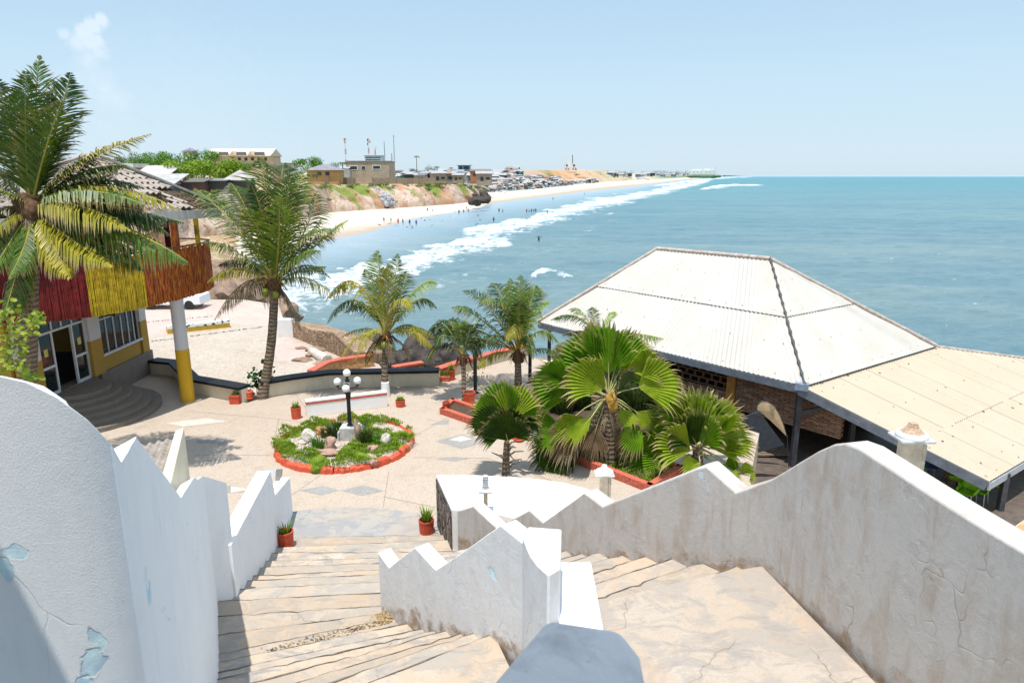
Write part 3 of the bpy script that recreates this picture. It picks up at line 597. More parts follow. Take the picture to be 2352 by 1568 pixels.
# lamp standing in it
lx = pz(797, 1003, PLZ + .12); lx = Vector((-5.0, 19.85, PLZ + .1))
lamp = thing('street_lamp', 'black post lamp with four white globes on a concrete block in the round rock garden', 'lamp', lx)
m = MB(); m.box(lx.x - .27, lx.y - .27, lx.z, lx.x + .27, lx.y + .27, lx.z + .42); m.box(lx.x - .33, lx.y - .32, lx.z, lx.x - .272, lx.y + .3, lx.z + .3); build('plinth', m, plain('grey_block', (.52, .51, .48), .9, .2, 9, .4), lamp, None, .02)
M_iron = plain('black_iron', (.025, .028, .032), .45, .3, 9); TOPZ = lx.z + 1.95
m = MB(); m.lathe((lx.x, lx.y, lx.z + .42), [(.10, 0), (.085, .03), (.062, .05), (.058, .85), (.075, .87), (.08, .98), (.088, 1.0), (.088, 1.06), (.07, 1.08), (.066, 1.45), (.08, 1.47), (.04, 1.5), (.035, 1.66), (0, 1.67)], 16); build('post', m, M_iron, lamp, 40)
gz = lx.z + 1.80; t_ = NT('opal_globe'); M_globe = t_.fin((.86, .86, .85), .25, None, .5); t_.p.inputs['Subsurface Weight'].default_value = .0
for dx, dy, hz in ((-.30, 0, .02), (.30, .02, .05), (.02, -.30, -.10), (0, .0, .30)):
    g = Vector((lx.x + dx, lx.y + dy, gz + hz))
    m = MB()
    if dx or dy: m.tube([(lx.x, lx.y, gz - .22), (lx.x + dx * .5, lx.y + dy * .5, g.z - .22), (lx.x + dx * .95, lx.y + dy * .95, g.z - .2), (g.x, g.y, g.z - .10)], .018, 8)
    m.lathe((g.x, g.y, g.z - .16), [(.03, 0), (.06, .03), (.055, .06)], 12); arm = build('arm', m, M_iron, lamp, 50)
    m = MB(); m.lathe((g.x, g.y, g.z - .115), [(.115 * math.sin(math.pi * k / 14), .115 - .115 * math.cos(math.pi * k / 14)) for k in range(15)], 22); build('globe', m, M_globe, lamp, 180)
m = MB(); m.box(lx.x - .085, lx.y - .105, lx.z + 1.52, lx.x + .085, lx.y - .09, lx.z + 1.82); sg = build('notice', m, plain('white_card', (.75, .72, .74), .6, .05), lamp)
m = MB(); m.box(lx.x - .08, lx.y - .109, lx.z + 1.53, lx.x + .08, lx.y - .106, lx.z + 1.66); build('pink_panel', m, plain('magenta_print', (.58, .02, .19), .5, .1), sg)
m = MB()
for k, (w, z_) in enumerate(((.09, 1.625), (.11, 1.595), (.10, 1.565), (.05, 1.72), (.10, 1.70))): m.box(lx.x - w / 2, lx.y - .1125, lx.z + z_, lx.x + w / 2, lx.y - .110, lx.z + z_ + .012)
build('print_line', m, plain('pale_print', (.75, .45, .55), .6, .05), sg)
m = MB(); m.box(lx.x - .07, lx.y - .109, lx.z + 1.685, lx.x + .07, lx.y - .106, lx.z + 1.81); build('dark_picture', m, plain('dark_print', (.05, .03, .05), .6, .2, 60), sg)
# rocks
def rock(px, r, mat, label, sq=(1, 1, 1), seed=0, z=PLZ + .12):
    a = pz(px[0], px[1], z); m = MB(); r *= 1.25; m.blob((a.x, a.y, z + r * sq[2] * .55), r, seed, 3, .5, sq); return build('rock', m, mat, None, 50, 0, 2, label, 'rock', 'rocks in the round planter')
for k, (px, r, mt, lab, sq) in enumerate([((748, 1044), .19, M_stone, 'long dark pink boulder lying before the lamp plinth', (1.5, .6, .55)), ((722, 1041), .14, M_palest, 'pale tan stone beside the long pink boulder', (1.1, .7, .6)), ((760, 1030), .19, M_stone, 'pointed pink rock just left of the lamp plinth', (.75, .6, 1.1)), ((709, 1014), .19, M_palest, 'tall white rock at the left back of the planter', (.8, .6, 1.0)), ((741, 997), .14, M_orst, 'rounded orange rock behind the green clump', (1.1, .8, .9)), ((887, 1024), .19, M_palest, 'tall white and pink rock at the right of the planter', (.6, .6, 1.2)), ((857, 1036), .16, M_stone, 'smooth mauve rock in front of the dark shrub', (1.1, .7, .6)), ((821, 1012), .24, M_stone, 'thin upright red slab leaning beside the plinth', (.3, .3, 1.5)), ((831, 994), .13, M_palest, 'tan rock with white cap behind the plinth', (1, .8, .9)), ((876, 998), .12, plain('purple_stone', (.26, .17, .17), .8, .3), 'small purple stone at the right back', (1.3, .7, .6)), ((695, 1019), .09, M_palest, 'small white stone at the left edge of the gravel', (1, .8, .6)), ((714, 1024), .07, M_palest, 'little grey stone in front of the green clump', (1, 1, .7)), ((793, 1046), .05, M_palest, 'tiny white stone in the front grass', (1.3, 1, .7)), ((857, 1064), .11, M_stone, 'red and white cut stone set in the rim', (1, .9, .9))]):
    rock(px, r, mt, lab, sq, k * 3 + 1)
# grass mounds (uncountable ground cover)
M_leafg = None
def leafmat(name, a, b, trans=.35, rough=.5, dry=None, spec=.3):
    t = NT(name); p = t.pos(); n = t.noise(p, 3.5, 4); c = t.ramp(n, [(.3, a), (.7, b)])
    if dry is not None:
        k = t.attr('tip'); c = t.mix(t.ramp(k, [(.62, 0), (.92, 1)]), c, dry)
    t.fin(c, rough, None, spec)
    tr = t.n('ShaderNodeBsdfTranslucent'); t.set(tr, 0, t.mix(1, c, (1.0, 1.05, .55), 'MULTIPLY') if True else c); ms = t.n('ShaderNodeMixShader'); ms.inputs[0].default_value = trans
    t.l(t.p.outputs[0], ms.inputs[1]); t.l(tr.outputs[0], ms.inputs[2]); t.l(ms.outputs[0], t.out.inputs[0]); return t.mat
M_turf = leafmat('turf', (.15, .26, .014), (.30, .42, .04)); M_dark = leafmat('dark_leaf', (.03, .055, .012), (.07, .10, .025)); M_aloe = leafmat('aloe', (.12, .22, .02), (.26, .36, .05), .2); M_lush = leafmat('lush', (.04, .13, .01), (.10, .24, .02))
def blades(m, c, n, h, spread, rr, w=.014, lean=.5):
    for _ in range(n):
        a_ = rr.uniform(0, 2 * math.pi); r_ = spread * math.sqrt(rr.random()); b = Vector((c[0] + r_ * math.cos(a_), c[1] + r_ * math.sin(a_), c[2])); d = Vector((math.cos(a_), math.sin(a_), 0)) * rr.uniform(0, lean); d += Vector((rr.uniform(-.2, .2), rr.uniform(-.2, .2), 0))
        hh = h * rr.uniform(.6, 1.15); s_ = Vector((-d.y, d.x, 0)); s_ = s_.normalized() * w if s_.length > .01 else Vector((w, 0, 0))
        q = b + d * hh * .4 + Vector((0, 0, hh * .65)); t_ = b + d * hh + Vector((0, 0, hh))
        i = [m.vert(x) for x in (b - s_, b + s_, q + s_ * .7, q - s_ * .7, t_)]; m.face((i[0], i[1], i[2], i[3])); m.face((i[3], i[2], i[4]))
m = MB(); rr = random.Random(2); cnt = 0
for k in range(9000):
    a_ = rr.uniform(0, 2 * math.pi); r_ = PR * math.sqrt(rr.random()) * 1.0; x, y = pc.x + r_ * math.cos(a_), pc.y + r_ * math.sin(a_)
    e_ = fbm(x * 1.7 + 3, y * 1.7, 3); rim = r_ > 1.62; front = (y < pc.y - .25 and x > pc.x - .9)
    ok = (e_ > (.50 if not (rim or front) else .40)) and not (abs(x - lx.x) < .35 and abs(y - lx.y) < .5)
    if x < pc.x + .1 and y < pc.y + .7 and r_ < 1.7 and e_ < .55: ok = False
    if r_ > 1.86 and e_ < .53 and y < pc.y: ok = False
    if ok: mound = .18 * max(0, e_ - .38) / .3 + (.05 if rim else 0); blades(m, (x, y, PLZ + .1 + mound), 3, .085, .05, rr, .011, .9)
build('planter_grass', m, M_turf, None, None, 0, 2, 'mossy green grass spreading over the round rock garden', None, None, 'stuff')
m = MB()
def mound(c, r, h, seed):
    m.blob(c, r, seed, 3, .2, (1, 1, h / r))
for k in range(110):
    a_ = rr.uniform(0, 2 * math.pi); r_ = rr.uniform(.5, 1.9); x, y = pc.x + r_ * math.cos(a_), pc.y + r_ * math.sin(a_)
    if fbm(x * 1.7 + 3, y * 1.7, 3) > (.40 if (r_ > 1.5 or (y < pc.y - .25 and x > pc.x - .9)) else .48) and not (abs(x - lx.x) < .5 and abs(y - lx.y) < .6): mound((x, y, PLZ + .1), rr.uniform(.13, .27), rr.uniform(.08, .15), k)
build('planter_moss', m, M_turf, None, 180, 0, 2, 'rounded moss cushions under the grass of the round rock garden', None, None, 'stuff')
def clump(label, c, h, n, spread, mat, name='plant', cat='plant', w=.02, lean=.7, group=None):
    m = MB(); blades(m, c, n, h, spread, random.Random(int(abs(c[0] * 991 + c[1] * 77))), w, lean); return build(name, m, mat, None, None, 0, 2, label, cat, group)
for lab, px, h, n, sp, mt, w in (('bright green strappy clump left of the pointed pink rock', (733, 1030), .40, 60, .2, M_lush, .02), ('dark green bush left of the lamp plinth', (761, 1004), .32, 160, .28, M_dark, .025), ('reddish dark shrub behind the lamp post', (776, 992), .42, 70, .16, M_dark, .018), ('dark upright shrub right of the lamp plinth', (841, 1024), .55, 110, .16, M_dark, .02), ('yellow green spiky plant at the foot of the dark shrub', (823, 1030), .24, 60, .16, M_aloe, .016), ('bright green strappy clump beside the tall white and pink rock', (861, 1026), .40, 60, .18, M_lush, .018), ('small green plant behind the plinth', (803, 990), .3, 50, .14, M_lush, .018), ('wiry dark twig plant at the back rim', (839, 990), .36, 22, .06, M_dark, .012)):
    a = pz(px[0], px[1], PLZ + .1); clump(lab, (a.x, a.y, PLZ + .1), h, n, sp, mt, 'plant', 'plant', w)
# --- flower pots
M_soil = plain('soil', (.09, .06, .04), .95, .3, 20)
def pot(px, r, h, label, kind='tub', z=PLZ, plant=(.26, 18), mat=None):
    a = pz(px[0], px[1], z); t = thing('flower_pot', label, 'flower pot', (a.x, a.y, z), 'red flower pots'); m = MB(); c = (a.x, a.y, z)
    if kind == 'box':
        m.box(a.x - r, a.y - r, z, a.x + r, a.y + r, z + h); m.box(a.x - r - .02, a.y - r - .02, z + h - .05, a.x + r + .02, a.y + r + .02, z + h); build('pot_body', m, mat or M_red, t, None, .012)
    elif kind == 'urn': m.lathe(c, [(r * .7, 0), (r * .95, h * .12), (r * 1.05, h * .3), (r * .85, h * .42), (r, h * .6), (r * .85, h * .75), (r * 1.02, h * .9), (r * .95, h), (r * .8, h)], 22); build('pot_body', m, mat or M_red, t, 35)
    else: m.lathe(c, [(r * .9, 0), (r * .96, h * .3), (r, h * .85), (r * 1.04, h * .87), (r * 1.04, h), (r * .9, h), (r * .88, h - .06)], 24); build('pot_body', m, mat or M_red, t, 35)
    m = MB()
    if kind == 'box': m.box(a.x - r * .85, a.y - r * .85, z + h - .02, a.x + r * .85, a.y + r * .85, z + h + .006)
    else: m.lathe((a.x, a.y, z + h - .06), [(r * .88, 0), (0, .012)], 20)
    build('soil', m, M_soil, t)
    if plant[1]: m = MB(); blades(m, (a.x, a.y, z + h - .04), plant[1], plant[0], r * .6, random.Random(int(px[0])), .018, .8); build('aloe', m, M_aloe, t)
    return t
pot((657, 1252), .17, .34, 'red pot with sparse aloe on the left of the stair foot', z=-7.66, plant=(.22, 26))
pot((980, 1222), .17, .32, 'red pot overflowing with aloe against the stone clad podium', z=-7.84, plant=(.30, 70))
pot((681, 960), .165, .40, 'tall red pot with grass left of the red striped wall', plant=(.24, 30))
pot((920, 933), .17, .24, 'wide red bowl pot right of the red striped wall', plant=(.2, 40))
pot((542, 925), .17, .32, 'square red pot with aloe at the end of the black coped wall', 'box', plant=(.2, 26))
pot((571, 918), .19, .34, 'ribbed round red pot by the leaning palm trunk', 'urn', plant=(.1, 0))
pot((1025, 945), .13, .36, 'empty red cylinder pot on the corner of the shaded palm bed', plant=(.1, 0))
pot((1078, 925), .22, .42, 'dark red pot in the shade of the palm bed', plant=(.2, 0))
pot((1037, 872), .15, .42, 'red pot with hanging leaves by the seaward red coping', plant=(.3, 34))
pot((1325, 1052), .2, .3, 'ribbed red urn on the corner of the fan palm bed', 'urn', plant=(.15, 0))
pot((1192, 1012), .16, .26, 'low red urn beside the small fan palm', 'urn', plant=(.1, 0))
pot((1245, 975), .2, .2, 'squat red pot under the big fan palm', plant=(.1, 0))
a = pz(1017, 874, PLZ); t = thing('flower_box', 'white box of green grass beneath the seaward red coping', 'planter', (a.x, a.y, PLZ)); m = MB(); m.box(a.x - .3, a.y - .15, PLZ, a.x + .3, a.y + .15, PLZ + .2); build('box_body', m, M_redw, t, None, .01); m = MB()
for k in range(4): blades(m, (a.x - .25 + k * .16, a.y, PLZ + .18), 22, .28, .1, random.Random(k), .012, .4)
build('grass', m, M_aloe, t)
# --- red-kerbed palm beds
def bed(label, px, z=PLZ, h=.22, w=.18, turf=False):
    P = [pz(x, y, z) for x, y in px]; t = thing('plant_bed', label, 'plant bed', P[0]); m = MB()
    for a_, b_ in zip(P, P[1:] + P[:1]):
        d_ = (b_ - a_).normalized(); m.obox(a_ + Vector((0, 0, h / 2)) - d_ * w / 2, b_ + Vector((0, 0, h / 2)) + d_ * (w / 2 - .003), w, h)
    build('kerb', m, M_redw, t, None, .012); m = MB(); m.poly([p + Vector((0, 0, h * .5)) for p in P]); build('bed_soil', m, M_soil, t)
    if turf:
        m = MB(); r_ = random.Random(4); xs = [p.x for p in P]; ys = [p.y for p in P]
        for k in range(260):
            f, g = r_.random(), r_.random(); q = (P[0].lerp(P[1], f)).lerp(P[3].lerp(P[2], f), g); blades(m, (q.x, q.y, z + h * .5), 6, .14, .1, r_, .012, .8)
        build('turf', m, M_turf, t)
bed('long red kerbed bed under the shaded slim palm', [(1018, 950), (1195, 1012), (1200, 985), (1040, 928)])
bed('red kerbed grassy bed around the big fan palms', [(1318, 1058), (1492, 1128), (1560, 1085), (1390, 1030)], turf=True)
# --- the small hut behind the left wall
t = thing('lean_to_hut', 'small hut with grey corrugated roof behind the left stair wall', 'hut', (-5, 9, PLZ))
m = MB(); hA, hB = Vector((-3.0, 5.4, 0)), Vector((-5.08, 10.0, 0)); dd = (hB - hA).normalized(); nn = Vector((-dd.y, dd.x, 0))
a1, b1 = hA + nn * .02, hB + nn * .02
m.prism([(a1.x, a1.y), (b1.x, b1.y), (b1.x + nn.x * .13, b1.y + nn.y * .13), (a1.x + nn.x * .13, a1.y + nn.y * .13)], -7, [-2.85, -3.80, -3.84, -2.9]); recalc(build('parapet', m, M_cream, t, None, .02))
m = MB()
def shf(u, v):
    p_ = hA + nn * .155 + dd * ((hB - hA).length * v) + nn * (u * 1.3); return Vector((p_.x, p_.y, -2.9 - v * 1.05 - .12 * u + .022 * math.cos(u * 2 * math.pi * 11)))
m.sheet(shf, 88, 3); M_asb = plain('grey_fibre_sheet', (.36, .31, .265), .9, .35, 5, .5); build('roof_sheet', m, M_asb, t, 180)
m = MB(); e0, e1 = hB + nn * .3, hB + nn * 1.6; m.obox((e0.x, e0.y, -4.2), (e1.x, e1.y, -4.3), .12, .25); build('fascia', m, M_cream, t)
# white folded board and slab behind the low left wall
t = thing('folding_board', 'white weathered folding board leaning behind the low left wall', 'board', pz(600, 1100, -7))
m = MB(); q = [pY(x, y, 13.6) for x, y in ((588, 1120), (604, 1078), (634, 1076), (622, 1100))]; m.poly(q); m.poly([p + Vector((0, .06, -.02)) for p in q][::-1]); build('panel', m, M_white, t)
m = MB(); q = [pY(x, y, 14.3) for x, y in ((632, 1105), (634, 1078), (647, 1077), (646, 1092), (640, 1104))]; m.poly(q); m.poly([p + Vector((0, .06, -.02)) for p in q][::-1]); build('panel', m, M_greyp, t)

# dark earth and shrubs before the pavilion, added also to paint in crown shade
P = [pz(x, y, PLZ) for x, y in ((1212, 990), (1238, 925), (1330, 880), (1450, 862), (1580, 905), (1600, 1010), (1500, 1046), (1385, 1028))]; sb = thing('shade_bed', 'dark soil bed with shrubs, also standing in for shade under the fan palms before the pavilion', 'plant bed', P[0]); m = MB(); m.poly([p + Vector((0, 0, .012)) for p in P][::-1]); build('bed_soil', m, M_soil, sb)
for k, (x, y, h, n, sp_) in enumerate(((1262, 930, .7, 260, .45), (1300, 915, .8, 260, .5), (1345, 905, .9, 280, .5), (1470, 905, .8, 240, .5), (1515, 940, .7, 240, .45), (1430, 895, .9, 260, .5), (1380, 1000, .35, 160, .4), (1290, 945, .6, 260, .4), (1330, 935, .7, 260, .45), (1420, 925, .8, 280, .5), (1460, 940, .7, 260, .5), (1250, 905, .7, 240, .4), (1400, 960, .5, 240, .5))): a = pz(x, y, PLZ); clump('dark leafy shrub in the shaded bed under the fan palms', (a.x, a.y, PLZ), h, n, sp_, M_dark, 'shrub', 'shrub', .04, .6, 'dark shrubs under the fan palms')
# ================================================================ left building with bamboo balcony and tiled roof
XF = -15.1; FZ = -7.05
hb = thing('beach_bar', 'two storey bar with round bamboo clad balcony and broken tile roof', 'building', (XF, 24, PLZ))
M_upw = plaster('bar_upper_plaster', (.62, .60, .60), (.40, .36, .32), .3, .2, grain=70); M_ochre = plaster('bar_ochre', (.44, .265, .06), (.34, .22, .08), .4, .2, grain=70)
M_plinth = plaster('bar_plinth', (.22, .185, .15), (.14, .115, .09), .6, .2, grain=60); M_frame = plain('white_window_frame', (.66, .67, .70), .4, .08, 4)
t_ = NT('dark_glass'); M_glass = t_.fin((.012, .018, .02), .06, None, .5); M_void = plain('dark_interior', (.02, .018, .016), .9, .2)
M_conc = plaster('bar_slab', (.50, .46, .41), (.30, .25, .2), .5, .2)
def bx(mb, x0, y0, z0, x1, y1, z1): mb.box(min(x0, x1), min(y0, y1), min(z0, z1), max(x0, x1), max(y0, y1), max(z0, z1))
CEIL = -4.15
m = MB(); bx(m, XF - .02, 20.3, PLZ - .1, XF - 9, 27.62, FZ); bx(m, XF + .10, 24.0, PLZ - .1, XF - .02, 27.62, FZ); build('plinth', m, M_plinth, hb, None, .02)
for q_ in ((XF - .25, 24.3, FZ, XF - .02, 27.0, -6.47), (XF - 7, 27.3, FZ, XF - .3, 27.5, CEIL), (XF - 7, 20.3, FZ, XF - .4, 20.5, CEIL)):
    m = MB(); bx(m, *q_); build('wall', m, M_ochre, hb)
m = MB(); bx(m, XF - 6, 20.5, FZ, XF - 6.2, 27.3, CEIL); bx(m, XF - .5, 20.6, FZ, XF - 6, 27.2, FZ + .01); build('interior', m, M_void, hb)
for y0, y1, x1 in ((20.4, 21.12, .04), (23.6, 24.28, .10), (27.0, 27.5, .06)):
    m = MB(); bx(m, XF - .35, y0, -5.75, XF + x1, y1, CEIL); pr = build('pillar', m, M_upw, hb, None, .015)
    m = MB(); bx(m, XF - .35, y0, FZ, XF + x1 + .004, y1, -5.752); build('painted_base', m, M_ochre, pr, None, .015)
def framed(name, y0, y1, z0, z1, ys, zs, fw=.06, openings=(), sill=0, d=0):
    """glazed unit in the facade: posts at ys, rails at zs, panes between"""
    w = MB(); bx(w, XF - .12 + d, y0, z0, XF - .03 + d, y0 + fw, z1); bx(w, XF - .12 + d, y1 - fw, z0, XF - .03 + d, y1, z1)
    for y in ys: bx(w, XF - .115 + d, y - fw / 2, z0, XF - .035 + d, y + fw / 2, z1)
    for z in zs: bx(w, XF - .11 + d, y0 + .002, z - fw / 2, XF - .04 + d, y1 - .002, z + fw / 2)
    o = build(name, w, M_frame, hb)
    yy = [y0] + list(ys) + [y1]
    for i, (a_, b_) in enumerate(zip(yy, yy[1:])):
        if i in openings: continue
        g = MB(); bx(g, XF - .082 + d, a_ + .01, z0, XF - .07 + d, b_ - .01, z1); build('pane', g, M_glass, o)
    return o
framed('door_frame', 21.14, 23.6, FZ, -4.98, (21.85, 22.9), (-4.98,), .07, (1,))
framed('transom_window', 21.14, 23.6, -4.93, CEIL, (21.9, 22.4, 22.95), ())
for y0, y1 in ((21.14, 21.85), (22.9, 23.6)):
    m = MB(); bx(m, XF - .1, y0 + .03, FZ + .9, XF - .02, y1 - .03, FZ + .98); build('door_rail', m, M_frame, hb); m = MB(); bx(m, XF - .1, y0 + .03, FZ, XF - .02, y1 - .03, FZ + .1); build('door_rail', m, M_frame, hb)
    m = MB(); bx(m, XF - .069, (y0 + y1) / 2 - .09, -5.75, XF - .066, (y0 + y1) / 2 + .10, -5.5); build('yellow_notice', m, plain('yellow_paper', (.62, .58, .16), .7, .1), hb)
framed('window', 24.3, 27.0, -6.42, CEIL, (24.85, 25.35, 25.85, 26.3, 26.68), (-5.15,), .045)
m = MB(); bx(m, XF - .02, 24.28, -6.47, XF + .1, 27.0, -6.40); build('window_sill', m, M_frame, hb)
m = MB(); bx(m, XF - .03, 24.75, -5.05, XF + .40, 24.80, -4.2); bx(m, XF + .38, 24.75, -5.08, XF + .43, 25.1, -4.2); build('open_sash', m, plain('dark_sash', (.10, .09, .08), .4), hb)
# curved steps before the door
for k in range(6):
    r_ = 2.6 - .3 * k; m = MB(); pts = [(XF + .05 + max(0, r_ * math.sin(math.pi * j / 28)) + .02, 22.4 - r_ * 1.02 * math.cos(math.pi * j / 28)) for j in range(29)]
    m.prism(pts, PLZ - .05, PLZ + .155 * (k + 1)); recalc(build('entrance_step', m, M_plinth, hb, None, .012))
# balcony
BC = [(-17.5, 18.4), (-16.2, 18.7), (-15.1, 19.1), (-14.05, 19.7), (-13.4, 20.05), (-12.9, 20.45), (-12.4, 21.3), (-12.05, 22.2), (-11.78, 23.2), (-11.6, 24.2), (-11.47, 25.35), (-11.75, 26.6), (-12.4, 27.0), (-13.6, 27.3)]
m = MB(); m.prism(BC + [(-20, 27.4), (-20, 18.4)], CEIL, CEIL + .22); recalc(build('balcony_slab', m, M_conc, hb))
M_bred = plain('bamboo_red', (.17, .014, .013), .5, .4, 5, .4); M_byel = plain('bamboo_yellow', (.50, .35, .016), .5, .35, 5, .4)
t_ = NT('bamboo_orange'); p_ = t_.pos(); n_ = t_.noise(t_.mapv(p_, (14, 14, 2.2)), 1.4, 4, .65); M_bor = t_.fin(t_.ramp(n_, [(.36, (.20, .02, .01)), (.5, (.40, .08, .012)), (.64, (.58, .26, .02))]), .45, None, .4)
L = [0]
for a_, b_ in zip(BC, BC[1:]): L.append(L[-1] + math.hypot(b_[0] - a_[0], b_[1] - a_[1]))
def along(s_):
    for k in range(len(BC) - 1):
        if s_ <= L[k + 1] or k == len(BC) - 2:
            f = (s_ - L[k]) / (L[k + 1] - L[k]); a_, b_ = BC[k], BC[k + 1]; return Vector((a_[0] + (b_[0] - a_[0]) * f, a_[1] + (b_[1] - a_[1]) * f)), Vector((b_[1] - a_[1], -(b_[0] - a_[0]))).normalized()
M_tback = plain('cane_backing', (.07, .035, .02), .9, .3)
rr = random.Random(9)
def cane_panel(label, s0, s1, mat):
    m = MB(); s_ = s0
    while s_ < s1:
        p, n_ = along(s_); r_ = rr.uniform(.022, .032); q = p + n_ * (.05 + rr.uniform(-.006, .009)); e = rr.uniform(-.012, .012)
        zt, zb_ = -2.48 + rr.uniform(-.05, .03), CEIL - .06 + rr.uniform(-.018, .012); P = [Vector((q.x + e * f, q.y + e * f * .4 + .008 * math.sin(f * 9 + s_ * 30), zt + (zb_ - zt) * f)) for f in (0, .26, .27, .5, .51, .76, .77, 1)]
        m.tube(P, [r_, r_ * .92, r_ * 1.12, r_ * .92, r_ * 1.12, r_ * .92, r_ * 1.12, r_], 6); s_ += r_ * 1.75
    o_ = build('bamboo_panel', m, mat, hb, 50, label=label); k_ = MB(); P = [along(s0 + (s1 - s0) * j / 20) for j in range(21)]; a_ = [k_.vert((p.x + n_.x * .035, p.y + n_.y * .035, -2.5)) for p, n_ in P]; b_ = [k_.vert((p.x + n_.x * .035, p.y + n_.y * .035, CEIL - .04)) for p, n_ in P]
    for j in range(20): k_.face((b_[j], b_[j + 1], a_[j + 1], a_[j]))
    build('backing', k_, M_tback, o_)
pk = {}
def s_at(px, py, z):
    """arc length where the ray meets the balcony curve"""
    best = None
    for k in range(400):
        s_ = L[-1] * k / 399; p, _ = along(s_); d = ray(px, py); e = abs(p.x / p.y - d.x / d.y)
        if p.y < 26 and (best is None or e < best[0]) and s_ < L[10] + .1: best = (e, s_)
    return best[1]
sA, sB, sC = s_at(204, 700, -3.9), s_at(336, 690, -3.9), L[10]
cane_panel('dark red bamboo cladding', .2, sA, M_bred); cane_panel('bright yellow bamboo cladding', sA, sB, M_byel); cane_panel('orange red bamboo cladding', sB, sC + 1.1, M_bor)
m = MB(); P = [];
for k in range(60): p, n_ = along(L[-1] * k / 59); P.append((p.x + n_.x * .05, p.y + n_.y * .05, -2.42))
m.tube(P, .035, 6); build('balcony_rail', m, plain('bamboo_dark', (.20, .10, .05), .6, .3, 8), hb)
c_ = pz(432, 920, PLZ)
m = MB(); m.tube([(c_.x, c_.y, -6.05), (c_.x, c_.y, CEIL)], .225, 24); cl_ = build('column', m, plaster('column_grey_white', (.62, .61, .60), (.4, .38, .36), .2, .1), hb, 40)
m = MB(); m.tube([(c_.x, c_.y, PLZ), (c_.x, c_.y, -6.05)], .235, 24); build('yellow_base', m, plaster('column_yellow', (.66, .38, .03), (.40, .24, .04), .3, .1), cl_, 40)
# upper posts, roof
EZ = -1.15; APX = Vector((-14.9, 25.0, .62))
EV = [(-10.65, 25.4), (-11.75, 22.5), (-13.2, 19.9), (-15.6, 18.2), (-19, 18.0), (-21, 22), (-20, 27), (-15.5, 27.3), (-12.3, 26.7)]
for px, rad, mt in (((402, 540), .13, M_bor), ((452, 530), .085, M_byel), ((385, 545), .10, M_bred)):
    a_ = pY(px[0], px[1], 24.4 if px[0] == 402 else (25.4 if px[0] == 452 else 24.7)); m = MB()
    m.tube([(a_.x, a_.y, CEIL + .2), (a_.x, a_.y, EZ - .1)], rad, 12); build('roof_post', m, mt, hb, 50)
for x, y in ((-14.2, 20.4), (-17.5, 19.4)):
    m = MB(); m.tube([(x, y, CEIL + .2), (x, y, EZ - .1)], .09, 10); build('roof_post', m, M_byel, hb, 50)
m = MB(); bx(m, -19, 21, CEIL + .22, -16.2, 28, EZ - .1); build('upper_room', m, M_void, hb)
M_fas = plaster('weathered_fascia', (.60, .59, .55), (.32, .29, .25), .6, .3)
for a_, b_ in zip(EV[:4], EV[1:5]):
    A, B = Vector((*a_, EZ - .17)), Vector((*b_, EZ - .17)); d_ = (B - A).normalized() * .012; m = MB(); m.obox(A + d_, B - d_, .07, .30); build('fascia', m, M_fas, hb, None, .006)
M_tile = plaster('grey_pink_roof_tile', (.43, .37, .32), (.20, .16, .13), .8, .3, grain=40)
def tile_facet(A, B, C, miss, seed):
    """rows of wavy tiles on the facet with eave A-B and top C; miss(u, v) says where they are gone"""
    r_ = random.Random(seed); m = MB(); W = (B - A).length; nrow = 11; nrm = (B - A).cross(C - A).normalized(); nrm = nrm if nrm.z > 0 else -nrm
    for j in range(nrow):
        v0, v1 = j / nrow, (j + 1.12) / nrow; n = max(4, int(W * (1 - v0) / .24)); s_ = 6
        for i in range(n):
            u0, u1 = i / n, (i + 1) / n
            if miss(((u0 + u1) / 2) * (1 - v0) + v0 * .5, v0) or r_.random() < .012: continue
            lift = r_.uniform(-.012, .02); rows = []
            for v in (v0, min(v1, 1)):
                row = []
                for k in range(s_ + 1):
                    u = u0 + (u1 - u0) * k / s_; P = (A.lerp(B, u)).lerp(C, v); P += nrm * (.045 * math.sin(2 * math.pi * k / s_) + (.055 if v == v0 else .0) + lift + .05); row.append(m.vert(P))
                rows.append(row)
            lo = [m.vert(Vector(m.v[q]) - nrm * .03) for q in rows[0]]
            for k in range(s_): m.face((rows[0][k], rows[0][k + 1], rows[1][k + 1], rows[1][k])); m.face((lo[k], lo[k + 1], rows[0][k + 1], rows[0][k]))
    build('tile_slope', m, M_tile, hb, 40)
V3 = lambda p: Vector((p[0], p[1], EZ))
tile_facet(V3(EV[1]), V3(EV[0]), APX, lambda u, v: (v < .30 and u > .62 - v * .3) or (.08 < v < .2 and .25 < u < .5), 1)
tile_facet(V3(EV[2]), V3(EV[1]), APX, lambda u, v: v < .1 and u > .7, 2)
tile_facet(V3(EV[3]), V3(EV[2]), APX, lambda u, v: False, 3); tile_facet(V3(EV[4]), V3(EV[3]), APX, lambda u, v: False, 4)
m = MB()
for a_, b_ in zip(EV[4:], EV[5:] + EV[:1]): m.poly([V3(a_), V3(b_), APX])
build('rear_slope', m, M_tile, hb)
M_tim = plain('roof_timber', (.22, .16, .11), .9, .3, 8, .4)
A, B = V3(EV[1]), V3(EV[0])
for k in range(7):
    f = .5 + k * .08; m = MB(); P = A.lerp(B, f); m.obox(P - Vector((0, 0, .06)), P.lerp(APX, .42) - Vector((0, 0, .06)), .06, .09); build('rafter', m, M_tim, hb)
for v in (.06, .16, .26):
    m = MB(); m.obox(A.lerp(B, .45).lerp(APX, v) - Vector((0, 0, .01)), B.lerp(APX, v) - Vector((0, 0, .01)), .05, .05); build('batten', m, M_tim, hb)
